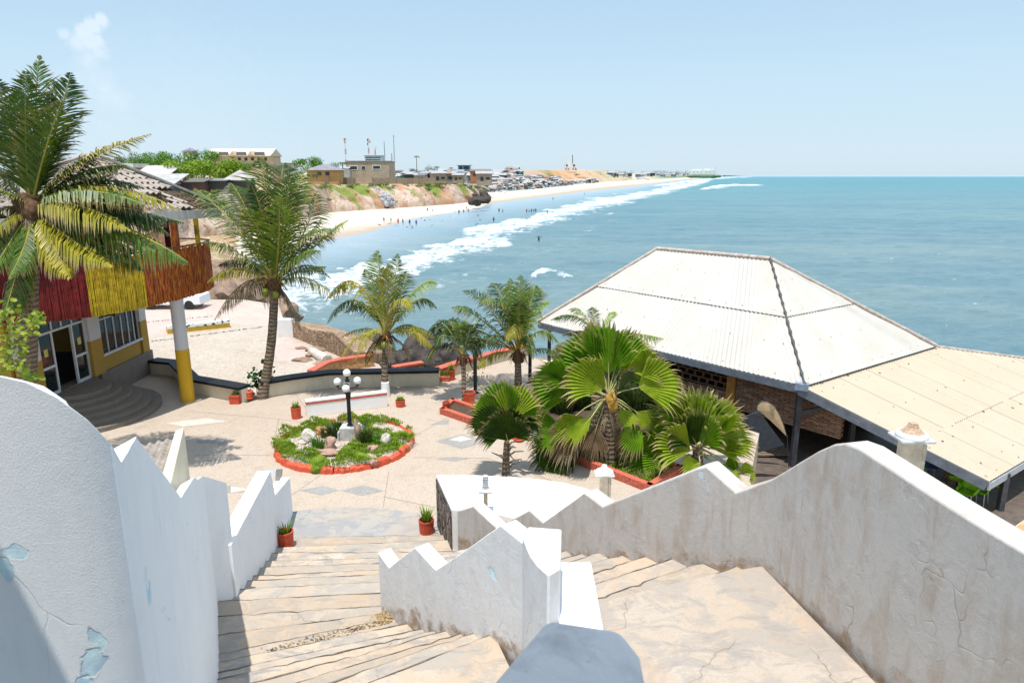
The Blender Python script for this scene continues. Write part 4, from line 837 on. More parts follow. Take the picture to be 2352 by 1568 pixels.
for e in (EV[0], EV[1], EV[2], EV[3]):
    m = MB(); E = V3(e); m.tube([E + Vector((0, 0, .10)), E.lerp(APX, .5) + Vector((0, 0, .15)), APX + Vector((0, 0, .14))], .075 if e == EV[0] else .06, 8); build('hip_cap', m, plain('dark_hip_tile', (.15, .15, .13), .8, .3, 8) if e == EV[0] else M_tile, hb, 60)
# ================================================================ sea-side pavilion with corrugated roof
CZ = -6.9
pC = pz(1848, 886, CZ); e1 = Vector((-.64, .77, 0)).normalized(); e2 = Vector((.81, .585, 0)).normalized()
pA = pC + e1 * 13.5; pB = pz(2150, 795, CZ); pD = pA + (pB - pC)
R1 = Vector((10.42, 27.55, -3.31)); R0 = Vector((6.76, 31.95, -3.36))
pv = thing('beach_pavilion', 'big open pavilion with sunlit white corrugated hip roof above the sea', 'building', pC)
def roofmat(name, col, tint):
    t = NT(name); p = t.pos(); n1 = t.noise(p, .5, 4, .6); n2 = t.noise(p, 3, 5, .65)
    c = t.mix(t.ramp(n1, [(.4, 0), (.75, .8)]), col, tint); c = t.mix(t.ramp(n2, [(.55, 0), (.8, .35)]), c, tuple(x * .75 for x in tint)); return t.fin(c, .55, None, .3)
M_rw = roofmat('white_roof_sheet', (.545, .525, .48), (.50, .46, .385)); M_rc = roofmat('cream_roof_sheet', (.49, .415, .31), (.465, .38, .27)); M_rg = plain('roof_gap', (.10, .10, .10), .8, .3)
M_steel = plain('dark_steel', (.055, .06, .07), .5, .3, 5); M_fascia = plain('grey_blue_fascia', (.155, .18, .215), .55, .25, 4)
def corr(name, a, b, c, d, mat, pitch=.19, amp=.022, rows=6, lift=0, parent=None):
    """corrugated slope: lower edge a-b, upper edge d-c; ribs run up the slope, sheets lap at the mid line"""
    m = MB(); W = max((b - a).length, (c - d).length); n = int(W / pitch) * 4; nr = (b - a).cross(d - a).normalized(); nr = nr if nr.z > 0 else -nr
    ax = (b - a).normalized()
    def fn(u, v):
        # ribs perpendicular to the eave: clip u to the slope's outline at height v
        l, r_ = a.lerp(d, v), b.lerp(c, v); s0, s1 = (l - a).dot(ax), (r_ - a).dot(ax); q = l.lerp(r_, u); s_ = s0 + (s1 - s0) * u
        return q + nr * (amp * math.cos(2 * math.pi * s_ / pitch) + lift + (.025 if v < .499 else 0) * 0)
    m.sheet(fn, n, rows); return build(name, m, mat, parent, 180)
def lerp3(a, b, f): return a.lerp(b, f)
for (a, b, c, d, nm, mt) in ((pC, pA, R0, R1, 'front_slope', M_rw), (pB, pC, R1, R1, 'side_slope', M_rw), (pA, pD, R0, R0, 'far_slope', M_rw), (pD, pB, R1, R0, 'back_slope', M_rw)):
    a2, b2, c2, d2 = a, b, lerp3(b, c, .53), lerp3(a, d, .53)
    corr(nm, lerp3(a, d, .5), lerp3(b, c, .5), c, d, mt, lift=.03, parent=pv); o = corr(nm, a2, b2, c2, d2, mt, parent=pv)
    # lap shadow line and screws
    m = MB(); nr = (b - a).cross(d - a).normalized(); nr = nr if nr.z > 0 else -nr; rr = random.Random(3)
    A_, B_ = lerp3(a, d, .5), lerp3(b, c, .5); n = int((B_ - A_).length / .17)
    for k in range(n):
        if fbm(k * .11, 3.3, 2) < .42: continue
        q = A_.lerp(B_, (k + .5) / n); ax = (B_ - A_).normalized() * .045; m.poly([q + ax + nr * .016, q + ax + nr * .03, q - ax + nr * .03, q - ax + nr * .016])
        m.poly([q + ax + nr * .031, q - ax + nr * .031, q - ax + nr * .031 + (a - d).normalized() * .03, q + ax + nr * .031 + (a - d).normalized() * .03])
    for v in (.04, .28, .54, .80):
        A_, B_ = lerp3(a, d, v), lerp3(b, c, v); n = max(3, int((B_ - A_).length / .68))
        for k in range(n):
            if rr.random() < .25: continue
            q = A_.lerp(B_, (k + .5 + rr.uniform(-.12, .12)) / n) + nr * (.055 if v > .5 else .03); s_ = rr.uniform(.012, .024); ax = (B_ - A_).normalized() * s_; ay = (a - d).normalized() * s_
            m.poly([q - ax - ay, q + ax - ay, q + ax + ay, q - ax + ay])
    build('roof_screw', m, M_rg, o, kind='stuff')
def cap(name, a, b, r_, mat): m = MB(); m.tube([a, b], r_, 8); return build(name, m, mat, pv, 60)
M_cap = plain('pink_grey_ridge', (.50, .42, .36), .8, .3, 6)
cap('ridge_cap', R0 + Vector((0, 0, .05)), R1 + Vector((0, 0, .05)), .09, M_cap)
for a in (pA, pB, pD): cap('hip_cap', a + Vector((0, 0, .03)), (R0 if a in (pA, pD) else R1) + Vector((0, 0, .04)), .085, M_cap)
m = MB(); rr = random.Random(8); nseg = 40; s0 = pC + Vector((0, 0, .05)); s1 = R1 + Vector((0, 0, .06))
m.tube([s0.lerp(s1, k / nseg) for k in range(nseg + 1)], [.035 + (.03 if k % 3 == 0 else 0) for k in range(nseg + 1)], 6); build('hip_cap', m, M_rg, pv, 60)
for a, b in ((pA, pC), (pD, pA)):
    m = MB(); d_ = (b - a).normalized() * .02; m.obox(a + d_ + Vector((0, 0, -.16)), b - d_ + Vector((0, 0, -.16)), .06, .26); build('fascia', m, M_fascia, pv, None, .004)
# lower cream roof on the right, tucked under the edge of the white one
E = pz(2271, 1106, -8.65); ed = (pB - pC); L0 = ed.length; ed.normalize(); out_ = Vector((ed.y, -ed.x, 0)); C2 = pC - out_ * .22 + Vector((0, 0, -.035)); B2 = C2 + ed * L0; up = C2 - E
nr = ed.cross(up).normalized(); nr = nr if nr.z > 0 else -nr; hr = ray(2352, 823); H = hr * (C2.dot(nr) / hr.dot(nr)); vH = (H - E).dot(nr.cross(ed).normalized()) / up.dot(nr.cross(ed).normalized()); sH = (H - E - up * vH).dot(ed)
lowroof = thing('lean_to_roof', 'lower cream corrugated lean to roof joined to the right of the white pavilion roof', 'roof', E); SMAX = 20.0
topv = lambda s_: 1.0 if s_ <= L0 else max(.05, 1 - (s_ - L0) * (1 - vH) / max(sH - L0, .1))
m = MB(); PT = .17; m.sheet(lambda u, v: E + ed * (u * SMAX) + up * (v * topv(u * SMAX)) + nr * (.018 * math.cos(2 * math.pi * u * SMAX / PT)), int(SMAX / PT) * 4, 6); o = build('roof_slope', m, M_rc, lowroof, 180)
m = MB(); rr = random.Random(13); M_rsc = plain('rust_screw', (.20, .12, .07), .8, .4)
for v in (.03, .10, .30, .36, .62, .9, .96):
    for k in range(24):
        s_ = (k + .4 + rr.uniform(-.2, .2)) * .78
        if rr.random() < .2 or v > topv(s_): continue
        q = E + up * v + ed * s_ + nr * .024; z_ = rr.uniform(.012, .026); ax, ay = ed * z_, up.normalized() * z_ * rr.uniform(.8, 1.8); m.poly([q - ax - ay, q + ax - ay, q + ax + ay, q - ax + ay])
build('roof_screw', m, M_rsc, o, kind='stuff')
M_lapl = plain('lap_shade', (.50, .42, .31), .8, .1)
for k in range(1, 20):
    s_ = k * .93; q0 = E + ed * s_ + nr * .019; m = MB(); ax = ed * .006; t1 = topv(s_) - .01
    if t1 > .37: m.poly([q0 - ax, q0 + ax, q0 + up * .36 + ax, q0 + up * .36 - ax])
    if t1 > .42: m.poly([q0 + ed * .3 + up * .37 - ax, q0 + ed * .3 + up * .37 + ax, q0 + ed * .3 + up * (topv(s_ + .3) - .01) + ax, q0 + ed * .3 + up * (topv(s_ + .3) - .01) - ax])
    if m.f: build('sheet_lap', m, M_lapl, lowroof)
m = MB()
for k in range(90):
    s_ = (k + .5) * .17; q = E + ed * s_ + up * .365 + nr * .021
    if topv(s_) > .4 and fbm(k * .13, 9, 2) > .40: m.poly([q - ed * .05, q + ed * .05, q + ed * .05 + up.normalized() * .02, q - ed * .05 + up.normalized() * .02])
build('lap_gap', m, plain('lap_gap', (.34, .26, .18), .8, .2), o, kind='stuff')
m = MB(); m.tube([B2 + nr * .03, H + nr * .03, E + ed * (sH + 3) + up * topv(sH + 3) + nr * .03], .05, 6); build('rake_cap', m, M_cap, lowroof, 60)
G = E + ed * SMAX
for a, b, w, h, mt in ((C2, E, .06, .30, M_fascia), (E, G, .06, .22, plain('pale_grey_fascia', (.34, .38, .43), .5, .2, 4))):
    d_ = (b - a).normalized() * .03; m = MB(); m.obox(a + d_ + Vector((0, 0, -.17)), b - d_ + Vector((0, 0, -.15)), w, h); build('fascia', m, mt, lowroof, None, .004)
m = MB(); m.obox(C2 + Vector((-.1, .05, -.02)), C2 + Vector((.28, -.15, -.02)), .3, .26); build('flashing', m, plain('blue_grey_flashing', (.22, .28, .36), .5, .3, 6), lowroof, None, .02)
pp = pz(2296, 1172, LOWF)
for q_, w in ((pp, .16), (pp + Vector((-3.2, 3.1, 0)), .16), (pz(2175, 1125, LOWF), .22)):
    zt = E.z + ((q_.x - E.x) * nr.x + (q_.y - E.y) * nr.y) / -nr.z - .12; m = MB(); m.box(q_.x - w / 2, q_.y - w / 2, LOWF, q_.x + w / 2, q_.y + w / 2, zt); build('post', m, M_steel if w < .2 else plain('brown_post', (.17, .12, .085), .8, .3), lowroof)
# pavilion wall set back under the eave, lattice, orange pillar
Mw = NT('stacked_slate'); p_ = Mw.pos(); ang_ = math.atan2(e1.y, e1.x); w_ = Mw.mapv(p_, (1, 1, 1), (0, 0, -ang_)); br = Mw.n('ShaderNodeTexBrick'); sx = Mw.sep(w_); cv = Mw.n('ShaderNodeCombineXYZ'); Mw.l(sx[0], cv.inputs[0]); Mw.l(sx[2], cv.inputs[1]); Mw.l(cv.outputs[0], br.inputs['Vector'])
br.inputs['Scale'].default_value = 1; br.inputs['Brick Width'].default_value = .42; br.inputs['Row Height'].default_value = .085; br.inputs['Mortar Size'].default_value = .012; br.inputs['Color1'].default_value = (.36, .22, .14, 1); br.inputs['Color2'].default_value = (.19, .11, .075, 1); br.inputs['Mortar'].default_value = (.06, .04, .03, 1); br.inputs['Bias'].default_value = -.1
M_slate = Mw.fin(Mw.mix(Mw.ramp(Mw.noise(Mw.mapv(w_, (2, 2, 12)), 1.5, 3), [(.58, 0), (.68, .75)]), br.outputs[0], (.52, .42, .32)), .85, Mw.bump(br.outputs['Fac'], -.6, .03), .2)
ins = .9; wl = pC + e2 * ins; sd = lambda s_, z, o=0: Vector((wl.x + e1.x * s_ + e2.x * o, wl.y + e1.y * s_ + e2.y * o, z))
def slab(mb, s0, s1, z0, z1, th=.2, o=0):
    P = [sd(s0, 0, o), sd(s1, 0, o), sd(s1, 0, o + th), sd(s0, 0, o + th)]; mb.prism([(p.x, p.y) for p in P][::-1], z0, z1)
m = MB(); slab(m, .25, 3.15, -8.75, -6.75); slab(m, -.9, .249, -8.75, -7.75); recalc(build('slate_wall', m, M_slate, pv))
m = MB(); slab(m, 3.2, 3.55, LOWF, -6.8, .3, -.05); recalc(build('orange_pillar', m, plain('orange_pillar', (.50, .24, .06), .7, .2, 4), pv))
m = MB(); slab(m, 3.56, 13.2, -7.2, -6.75); slab(m, 3.56, 13.2, LOWF, -8.15); recalc(build('slate_wall', m, M_slate, pv))
m = MB()
for r_ in range(4):
    z = -8.13 + r_ * .24; slab(m, 3.56, 8.4, z, z + .045, .1, .05)
    for k in range(12): s_ = 3.7 + k * .40 + (.2 if r_ % 2 else 0); slab(m, s_, s_ + .045, z + .046, z + .239, .1, .05)
recalc(build('lattice', m, plain('brick_lattice', (.22, .12, .07), .85, .3, 6), pv))
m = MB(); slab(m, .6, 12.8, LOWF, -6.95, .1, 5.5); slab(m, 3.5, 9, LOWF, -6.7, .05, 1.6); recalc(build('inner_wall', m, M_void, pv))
m = MB(); slab(m, -6, 13.2, LOWF + .004, LOWF + .02, 8.6, -3.0); recalc(build('floor', m, plain('shade_dark_floor', (.13, .10, .08), .6, .3, 3), pv))  # dark slab runs out past the eave, painting in the shade there
for px, z0 in ((1816, LOWF), (1765, LOWF)):
    pass
q_ = pline(1822, 960, (pC.x, pC.y), (pC.x + e1.x, pC.y + e1.y)); q_ = q_ + e2 * .25
m = MB(); m.box(q_.x - .09, q_.y - .09, LOWF, q_.x + .09, q_.y + .09, -6.98); build('post', m, M_steel, pv); m = MB(); m.obox(q_ + Vector((0, 0, -8.0 - q_.z)), q_ + Vector((1.5, -.4, -7.5 - q_.z)), .12, .14); build('brace', m, M_steel, pv)
for s_ in (8.2, 13.0): m = MB(); a = sd(s_, 0, -.6); m.box(a.x - .08, a.y - .08, LOWF, a.x + .08, a.y + .08, -6.98); build('post', m, M_steel, pv)
# feather flag, leaning board, pallet
f0 = q_ + Vector((-.22, -.12, 0))
fl_ = thing('feather_flag', 'tan teardrop flag with faint grey print beside the dark pavilion post', 'flag', (f0.x, f0.y, LOWF)); out = [(1808, 1003), (1800, 975), (1790, 950), (1778, 931), (1762, 921), (1748, 921), (1740, 929), (1739, 940), (1752, 950), (1770, 966), (1790, 985)]
m = MB(); P = [pY(x, y, f0.y) for x, y in out]; cc = pY(1770, 945, f0.y); k0 = m.vert(cc + Vector((0, -.03, 0))); ids = [m.vert(p) for p in P]
for k in range(len(P)): m.face((k0, ids[k], ids[(k + 1) % len(P)]))
o = build('flag_cloth', m, plain('tan_flag_cloth', (.52, .38, .22), .8, .12, 6), fl_); sm_ = o.modifiers.new('thick', 'SOLIDIFY'); sm_.thickness = .01
m = MB(); m.tube([pY(1812, 1085, f0.y), P[0], P[1], P[2], P[3], P[4], P[5], P[6]], .014, 6); build('pole', m, M_steel, fl_)
m = MB()
for k in range(5):
    y = 931 + k * 5; x0 = 1766 + k; m.poly([pY(x, yy, f0.y) + Vector((0, -.034, 0)) for x, yy in ((x0, y), (x0 + 13 - k, y + 1), (x0 + 13 - k, y + 3.2), (x0, y + 2.2))])
build('flag_print', m, plain('grey_print', (.27, .21, .15), .8, .1), fl_)
m = MB(); P = [pY(x, y, 21.4) for x, y in ((1698, 960), (1742, 943), (1800, 1020), (1715, 1045))]; m.poly(P); o = build('leaning_board', m, plain('dark_blue_board', (.03, .04, .055), .5, .3), None, None, 0, 2, 'dark blue board leaning against the slate wall behind the flag', 'board'); sm_ = o.modifiers.new('thick', 'SOLIDIFY'); sm_.thickness = .06
pt = thing('pallet', 'low wooden pallet on the dark floor under the pavilion', 'pallet', pz(1765, 1040, LOWF)); a = pz(1765, 1040, LOWF)
for k in range(6): m = MB(); m.box(a.x - .7, a.y - .5 + k * .19, LOWF + .1, a.x + .7, a.y - .37 + k * .19, LOWF + .14); build('slat', m, M_tim, pt)
m = MB(); m.box(a.x - .65, a.y - .5, LOWF + .02, a.x - .55, a.y + .6, LOWF + .099); m.box(a.x + .55, a.y - .5, LOWF + .02, a.x + .65, a.y + .6, LOWF + .099); build('bearer', m, M_tim, pt)
# low tiled floor
t_ = NT('patchwork_tiles'); p_ = t_.mapv(t_.pos(), (1, 1, 1), (0, 0, R(-38))); ch = t_.n('ShaderNodeTexChecker'); t_.l(p_, ch.inputs[0]); ch.inputs['Scale'].default_value = 1.15; ch.inputs[1].default_value = (.62, .50, .38, 1); ch.inputs[2].default_value = (.74, .66, .55, 1)
ch2 = t_.n('ShaderNodeTexChecker'); t_.l(t_.mapv(p_, (1, 1, 1), (0, 0, R(45))), ch2.inputs[0]); ch2.inputs['Scale'].default_value = 1.7; ch2.inputs[1].default_value = (.60, .30, .13, 1); ch2.inputs[2].default_value = (.50, .40, .24, 1)
M_patch = t_.fin(t_.mix(t_.math('MULTIPLY', t_.ramp(ch.outputs['Fac'], [(0, 0), (1, 1)]), t_.ramp(t_.noise(p_, .7, 1), [(.46, 0), (.5, 1)])), ch.outputs[0], ch2.outputs[0]), .6)
m = MB(); m.poly([(5.5, 4, LOWF), (34, 4, LOWF), (22, 20, LOWF), (15.5, 26.5, LOWF), (8.5, 36, LOWF), (-.2, 37, LOWF), (-.2, 31, LOWF), (6, 21, LOWF)]); build('lower_terrace', m, M_patch, kind='structure')
m = MB(); m.prism([(5.5, 4), (34, 4), (22.5, 20.5), (16, 27), (9, 36.5), (-.2, 37.5), (-.2, 31.2), (6, 21)], -15.5, LOWF - .02); build('terrace_ground', m, M_rubble, kind='structure')
# green chairs and table
def chair(label, x, y, rot, src=None):
    if src is None:
        t = thing('plastic_chair', label, 'chair', (0, 0, 0), 'lime green chairs under the lean-to roof'); m = MB()
        def seat(u, v): return Vector((-.22 + .44 * u, -.22 + .44 * v, .45 - .02 * math.sin(math.pi * u) + (.02 if v > .9 else 0)))
        m.sheet(seat, 6, 6); o = build('seat', m, M_lime, t, 180); o.modifiers.new('t', 'SOLIDIFY').thickness = .02
        m = MB(); m.sheet(lambda u, v: Vector((-.23 + .46 * u, -.22 - .10 * v - .05 * math.sin(math.pi * u), .45 + .42 * v)), 6, 6); o = build('backrest', m, M_lime, t, 180); o.modifiers.new('t', 'SOLIDIFY').thickness = .02
        for sx in (-1, 1):
            m = MB(); m.sheet(lambda u, v: Vector((sx * (.23 + .02 * v), -.27 + .44 * u, .46 + .2 * v * (1 - .55 * u))), 4, 2); o = build('armrest', m, M_lime, t, 180); o.modifiers.new('t', 'SOLIDIFY').thickness = .02
            for sy in (-1, 1): m = MB(); m.tube([(sx * .20, sy * .19, .45), (sx * .235, sy * .23, 0)], .016, 8); build('leg', m, M_leg, t)
    else: t = copy_tree(src)
    t.location = (x, y, LOWF); t.rotation_euler = (0, 0, rot); t['label'] = label; return t
M_lime = plain('lime_plastic', (.26, .62, .01), .4, .06, 4); M_leg = plain('aluminium', (.55, .56, .57), .35, .1, 5, metal=.6)
chairs = [((2215, 1152), 2.2, 'lime chair closest to the stair wall, lit by the sun'), ((2243, 1148), 2.3, 'second sunlit lime chair, beside the one nearest the wall'), ((2282, 1132), 2.4, 'lime chair right beside the corner post of the lean-to'), ((2190, 1118), .6, 'shaded green chair behind the two sunlit lime chairs'), ((2120, 1092), .4, 'green chair in deep shade just right of the fluted lamp'), ((2150, 1085), 1.0, 'green chair in deep shade under the middle of the lean-to')]
first = None
for px, rot, lab in chairs:
    a = pz(px[0], px[1] + 8, LOWF); c = chair(lab, a.x, a.y, rot, first); first = first or c
a = pz(2150, 1112, LOWF); t = thing('table', 'dark blue topped table among the green chairs', 'table', (a.x, a.y, LOWF)); m = MB(); m.box(a.x - .6, a.y - .4, LOWF + .70, a.x + .6, a.y + .4, LOWF + .74); build('tabletop', m, plain('blue_cloth', (.05, .10, .28), .7, .2), t, None, .01)
for sx in (-1, 1):
    for sy in (-1, 1): m = MB(); m.box(a.x + sx * .5 - .03, a.y + sy * .3 - .03, LOWF, a.x + sx * .5 + .03, a.y + sy * .3 + .03, LOWF + .70); build('leg', m, M_steel, t)
# ================================================================ palms
def fmat(name, a, b, dry, trans=.22):
    a = tuple(x * .72 for x in a); b = tuple(x * .80 for x in b)
    return leafmat(name, a, b, trans, .42, dry, .4)
F_G = fmat('frond_green', (.06, .14, .016), (.17, .27, .03), (.30, .23, .08)); F_Y = fmat('frond_yellow', (.24, .28, .02), (.54, .46, .04), (.45, .30, .10)); F_L = fmat('frond_lime', (.14, .27, .016), (.32, .44, .035), (.35, .32, .07))
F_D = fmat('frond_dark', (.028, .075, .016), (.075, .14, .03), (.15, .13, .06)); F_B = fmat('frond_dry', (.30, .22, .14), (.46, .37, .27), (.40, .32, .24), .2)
F_YB = fmat('frond_yellow_dry_tip', (.32, .33, .02), (.58, .48, .04), (.40, .30, .2))
FM = {'g': F_G, 'y': F_Y, 'l': F_L, 'd': F_D, 'b': F_B, 'q': F_YB}
M_rib = plain('frond_rib', (.36, .30, .06), .6, .2, 4); M_ribd = plain('frond_rib_dry', (.30, .21, .12), .8, .2, 4)
UP = Vector((0, 0, 1))
def frond(parent, C, via, tip, kind='g', hang=.5, ll=.29, n=58, w=.027, seed=0):
    """pinnate frond: rib through C, via and tip; leaflets fold and hang by 'hang'"""
    r_ = random.Random(seed); C, V, T = Vector(C), Vector(via), Vector(tip)
    K = V * 2 - (C + T) * .5
    def B(t): return C * (1 - t) ** 2 + K * 2 * t * (1 - t) + T * t * t
    L = sum((B((k + 1) / 12) - B(k / 12)).length for k in range(12)); m = MB(); tip_ = []
    def V_(p, k): tip_.append(k); return m.vert(p)
    m.mi = 1; pts = [B(k / 14) for k in range(15)]
    rings = []
    for k in range(15):
        d = (pts[min(k + 1, 14)] - pts[max(k - 1, 0)]).normalized(); s_ = d.cross(UP); s_ = s_.normalized() if s_.length > .05 else Vector((1, 0, 0)); u = s_.cross(d); rad = .038 * (1 - k / 14) ** .8 * (L / 3.5) + .006
        rings.append([V_(pts[k] + s_ * rad, 0), V_(pts[k] + u * rad * .8, 0), V_(pts[k] - s_ * rad, 0), V_(pts[k] - u * rad * .8, 0)])
    for k in range(14):
        for j in range(4): m.face((rings[k][j], rings[k][(j + 1) % 4], rings[k + 1][(j + 1) % 4], rings[k + 1][j]))
    m.mi = 0; tw = r_.uniform(-.35, .35)
    for i in range(n):
        t = .13 + .87 * (i + .5) / n; P = B(t); d = (B(min(t + .02, 1)) - B(max(t - .02, 0))).normalized(); s0 = d.cross(UP); k_ = min(1, s0.length / .75); s0 = (s0 + Vector((1, math.sin(seed) * .6, 0)) * (1 if s0.x >= 0 else -1) * (1 - k_) * .8).normalized(); s0 = (s0 - d * s0.dot(d)).normalized(); u0 = s0.cross(d).normalized()
        env = (math.sin(math.pi * min(1, (t - .08) / .92 * .86 + .12)) ** .65) * (1 if t < .75 else 1 - .55 * (t - .75) / .25)
        for sd_ in (-1, 1):
            if r_.random() < .09: continue
            l = ll * L * env * r_.uniform(.72, 1.12); a_ = R(48 - 26 * t) * r_.uniform(.85, 1.15); s_ = (s0 * math.cos(tw) + u0 * math.sin(tw) * sd_) * sd_
            dr = (s_ * math.cos(.25 + .3 * (1 - hang)) * math.sin(R(90) - a_) + d * math.sin(a_) + u0 * (.30 * (1 - hang * 1.2))).normalized(); dr = (dr + Vector((r_.uniform(-.1, .1), r_.uniform(-.13, .13), r_.uniform(-.16, .08)))).normalized()
            g = UP * -1; p1 = P + dr * l * .45 - UP * (hang * l * .10); dd_ = (dr * (1 - hang * .55) + g * hang * 1.0).normalized(); p2 = p1 + dd_ * l * .38; d3 = (dd_ * (1 - hang * .4) + g * hang * .75).normalized(); p3 = p2 + d3 * l * .24
            wv = d.cross(dr).cross(dr); wv = wv.normalized() * w * (L / 3.5) ** .5 if wv.length > .01 else d * w
            q = [V_(P - wv * .5, 0), V_(P + wv * .5, 0), V_(p1 + wv, .4), V_(p1 - wv, .4), V_(p2 + wv * .7, .75), V_(p2 - wv * .7, .75), V_(p3, 1)]
            m.face((q[0], q[1], q[2], q[3])); m.face((q[3], q[2], q[4], q[5])); m.face((q[5], q[4], q[6]))
    return build('frond', m, [FM[kind], M_ribd if kind == 'b' else M_rib], parent, attrs={'tip': tip_})
t_ = NT('palm_trunk'); p_ = t_.pos(); z_ = t_.sep(p_)[2]; w_ = t_.math('SINE', t_.math('ADD', t_.math('MULTIPLY', z_, 46), t_.math('MULTIPLY', t_.noise(p_, 3, 3), 9))); n_ = t_.noise(t_.mapv(p_, (1, 1, 3)), 9, 5, .7)
c_ = t_.mix(t_.ramp(n_, [(.3, 0), (.7, 1)]), (.13, .095, .065), (.34, .27, .20)); c_ = t_.mix(t_.math('MULTIPLY', t_.ramp(w_, [(.0, 1), (.3, 0)]), .6), c_, (.06, .045, .035)); M_trunk = t_.fin(c_, .95, t_.bump(t_.math('ADD', w_, t_.math('MULTIPLY', n_, 2)), .6, .02), .1)
M_fibre = plain('crown_fibre', (.14, .08, .04), .95, .5, 12, .8)
M_nut = plain('coconut_green', (.22, .26, .03), .5, .2, 8); M_stalk = plain('flower_stalk', (.46, .26, .05), .7, .3, 9)
def palm(label, name, base, crown, r0, r1, fronds, bow=(0, 0), nuts=0, skirt=0, ll=.29, seed=0, paint=None, w=.019, n=56):
    b, c = Vector(base), Vector(crown); t = thing(name, label, 'palm tree', b); m = MB(); N = 14; P = []; rr_ = random.Random(seed)
    for k in range(N + 1): f = k / N; P.append(b.lerp(c, f) + Vector((bow[0], bow[1], 0)) * math.sin(math.pi * f))
    m.tube(P, [(r0 * 1.35 if k == 0 else r0 * 1.1 if k == 1 else r0 + (r1 - r0) * k / N) * (1 + .05 * (k % 2)) for k in range(N + 1)], 14); tk = build('trunk', m, M_trunk, t, 60)
    if paint: m = MB(); m.tube([b - Vector((0, 0, .02)), b + Vector((0, 0, paint))], [r0 * 1.42, r0 * 1.16], 14); build('white_wash', m, M_white, tk, 60)
    m = MB(); m.blob(c - Vector((0, 0, .1)), r1 * 1.9, seed, 3, .35, (1, 1, 1.5))
    for k in range(26):
        a_ = rr_.uniform(0, 6.28); d = Vector((math.cos(a_), math.sin(a_), 0)); q = c + d * r1 * 1.2 - UP * .1; m.tube([q, q + d * .1 + UP * .12, q + d * rr_.uniform(.2, .34) - UP * rr_.uniform(.05, .35)], [.03, .022, .004], 4)
    build('crown_shaft', m, M_fibre, t, 60)
    for k in range(nuts):
        a_ = rr_.uniform(0, 6.28); m = MB(); m.blob(c + Vector((math.cos(a_) * r1 * 2.4, math.sin(a_) * r1 * 2.4 - .05, -.22 - rr_.random() * .15)), .12, k, 2, .08, (1, 1, 1.15)); build('coconut', m, M_nut, t, 180)
    for k in range(3 if nuts else 0):
        a_ = rr_.uniform(0, 6.28); d = Vector((math.cos(a_), math.sin(a_), 0)); m = MB()
        for j in range(9): e = d * .5 + Vector((rr_.uniform(-.2, .2), rr_.uniform(-.2, .2), rr_.uniform(-.15, .25))); m.tube([c, c + d * .22 + UP * .08, c + e], [.012, .01, .004], 4)
        build('flower_spray', m, M_stalk, t)
    for i, f in enumerate(fronds):
        (vx, vy), (tx, ty), dY, kind, hang = f; Vv = pY(vx, vy, c.y + dY * .5); T = pY(tx, ty, c.y + dY); frond(t, c, Vv, T, kind, hang, ll, n, w, seed * 31 + i)
    for k in range(skirt):
        a_ = rr_.uniform(0, 6.28); l = rr_.uniform(.7, 1.2); d = Vector((math.cos(a_), math.sin(a_), 0)); frond(t, c - UP * .1, c + d * l * .35 - UP * .25, c + d * l * .42 - UP * l, 'b', .9, .2, 22, .016, seed * 91 + k)
    return t
c1 = pY(72, 478, 17.4); b1 = Vector((pY(12, 790, 17.4).x - .1, 17.4, PLZ))
palm('tall coconut palm at the left edge with yellow drooping fronds over the balcony', 'coconut_palm', b1, c1, .24, .19, [
    ((78, 300), (90, 128), .3, 'g', .12), ((125, 310), (162, 168), .5, 'd', .15), ((30, 320), (-8, 180), .2, 'd', .2), ((-20, 380), (-110, 270), -.2, 'g', .25), ((190, 375), (345, 308), .6, 'q', .4), ((120, 360), (190, 260), 1.3, 'd', .35), ((45, 330), (40, 210), 1.0, 'd', .2),
    ((215, 425), (405, 478), .4, 'q', .8), ((245, 460), (390, 540), .9, 'g', .8), ((270, 520), (432, 602), -.1, 'g', .95), ((230, 545), (330, 620), .2, 'g', .95), ((150, 540), (258, 612), -.9, 'q', .9), ((115, 548), (160, 640), -1.2, 'q', .95), ((30, 545), (-30, 640), -1.2, 'g', .9), ((60, 552), (20, 640), -1.4, 'g', .9),
    ((0, 480), (-120, 520), -.4, 'g', .7), ((10, 440), (-90, 430), -.8, 'g', .5), ((150, 430), (260, 400), 1.2, 'd', .6), ((20, 520), (-60, 590), .6, 'g', .9), ((160, 500), (250, 560), 1.2, 'd', .9), ((40, 620), (10, 720), -.6, 'g', .9), ((190, 440), (330, 470), -.5, 'g', .75), ((170, 470), (300, 530), -.8, 'q', .9), ((230, 480), (380, 520), 1.0, 'd', .85), ((140, 400), (230, 345), .2, 'g', .4), ((100, 360), (140, 235), -.5, 'g', .2), ((60, 340), (60, 165), -.3, 'g', .15), ((-10, 420), (-60, 350), .8, 'd', .4), ((190, 520), (330, 585), .7, 'd', .95), ((100, 520), (190, 590), .3, 'd', .95), ((20, 500), (-40, 560), -1.0, 'y', .85), ((200, 420), (330, 432), .9, 'd', .7), ((180, 400), (290, 380), .7, 'g', .6), ((220, 470), (420, 510), .6, 'd', .85), ((200, 495), (370, 555), .2, 'y', .9), ((170, 530), (300, 600), -.4, 'g', .95)], (.0, 0), 0, 18, .28, 1, n=88, w=.019)
c2 = pY(630, 652, 24.4); b2 = pz(602, 914, PLZ)
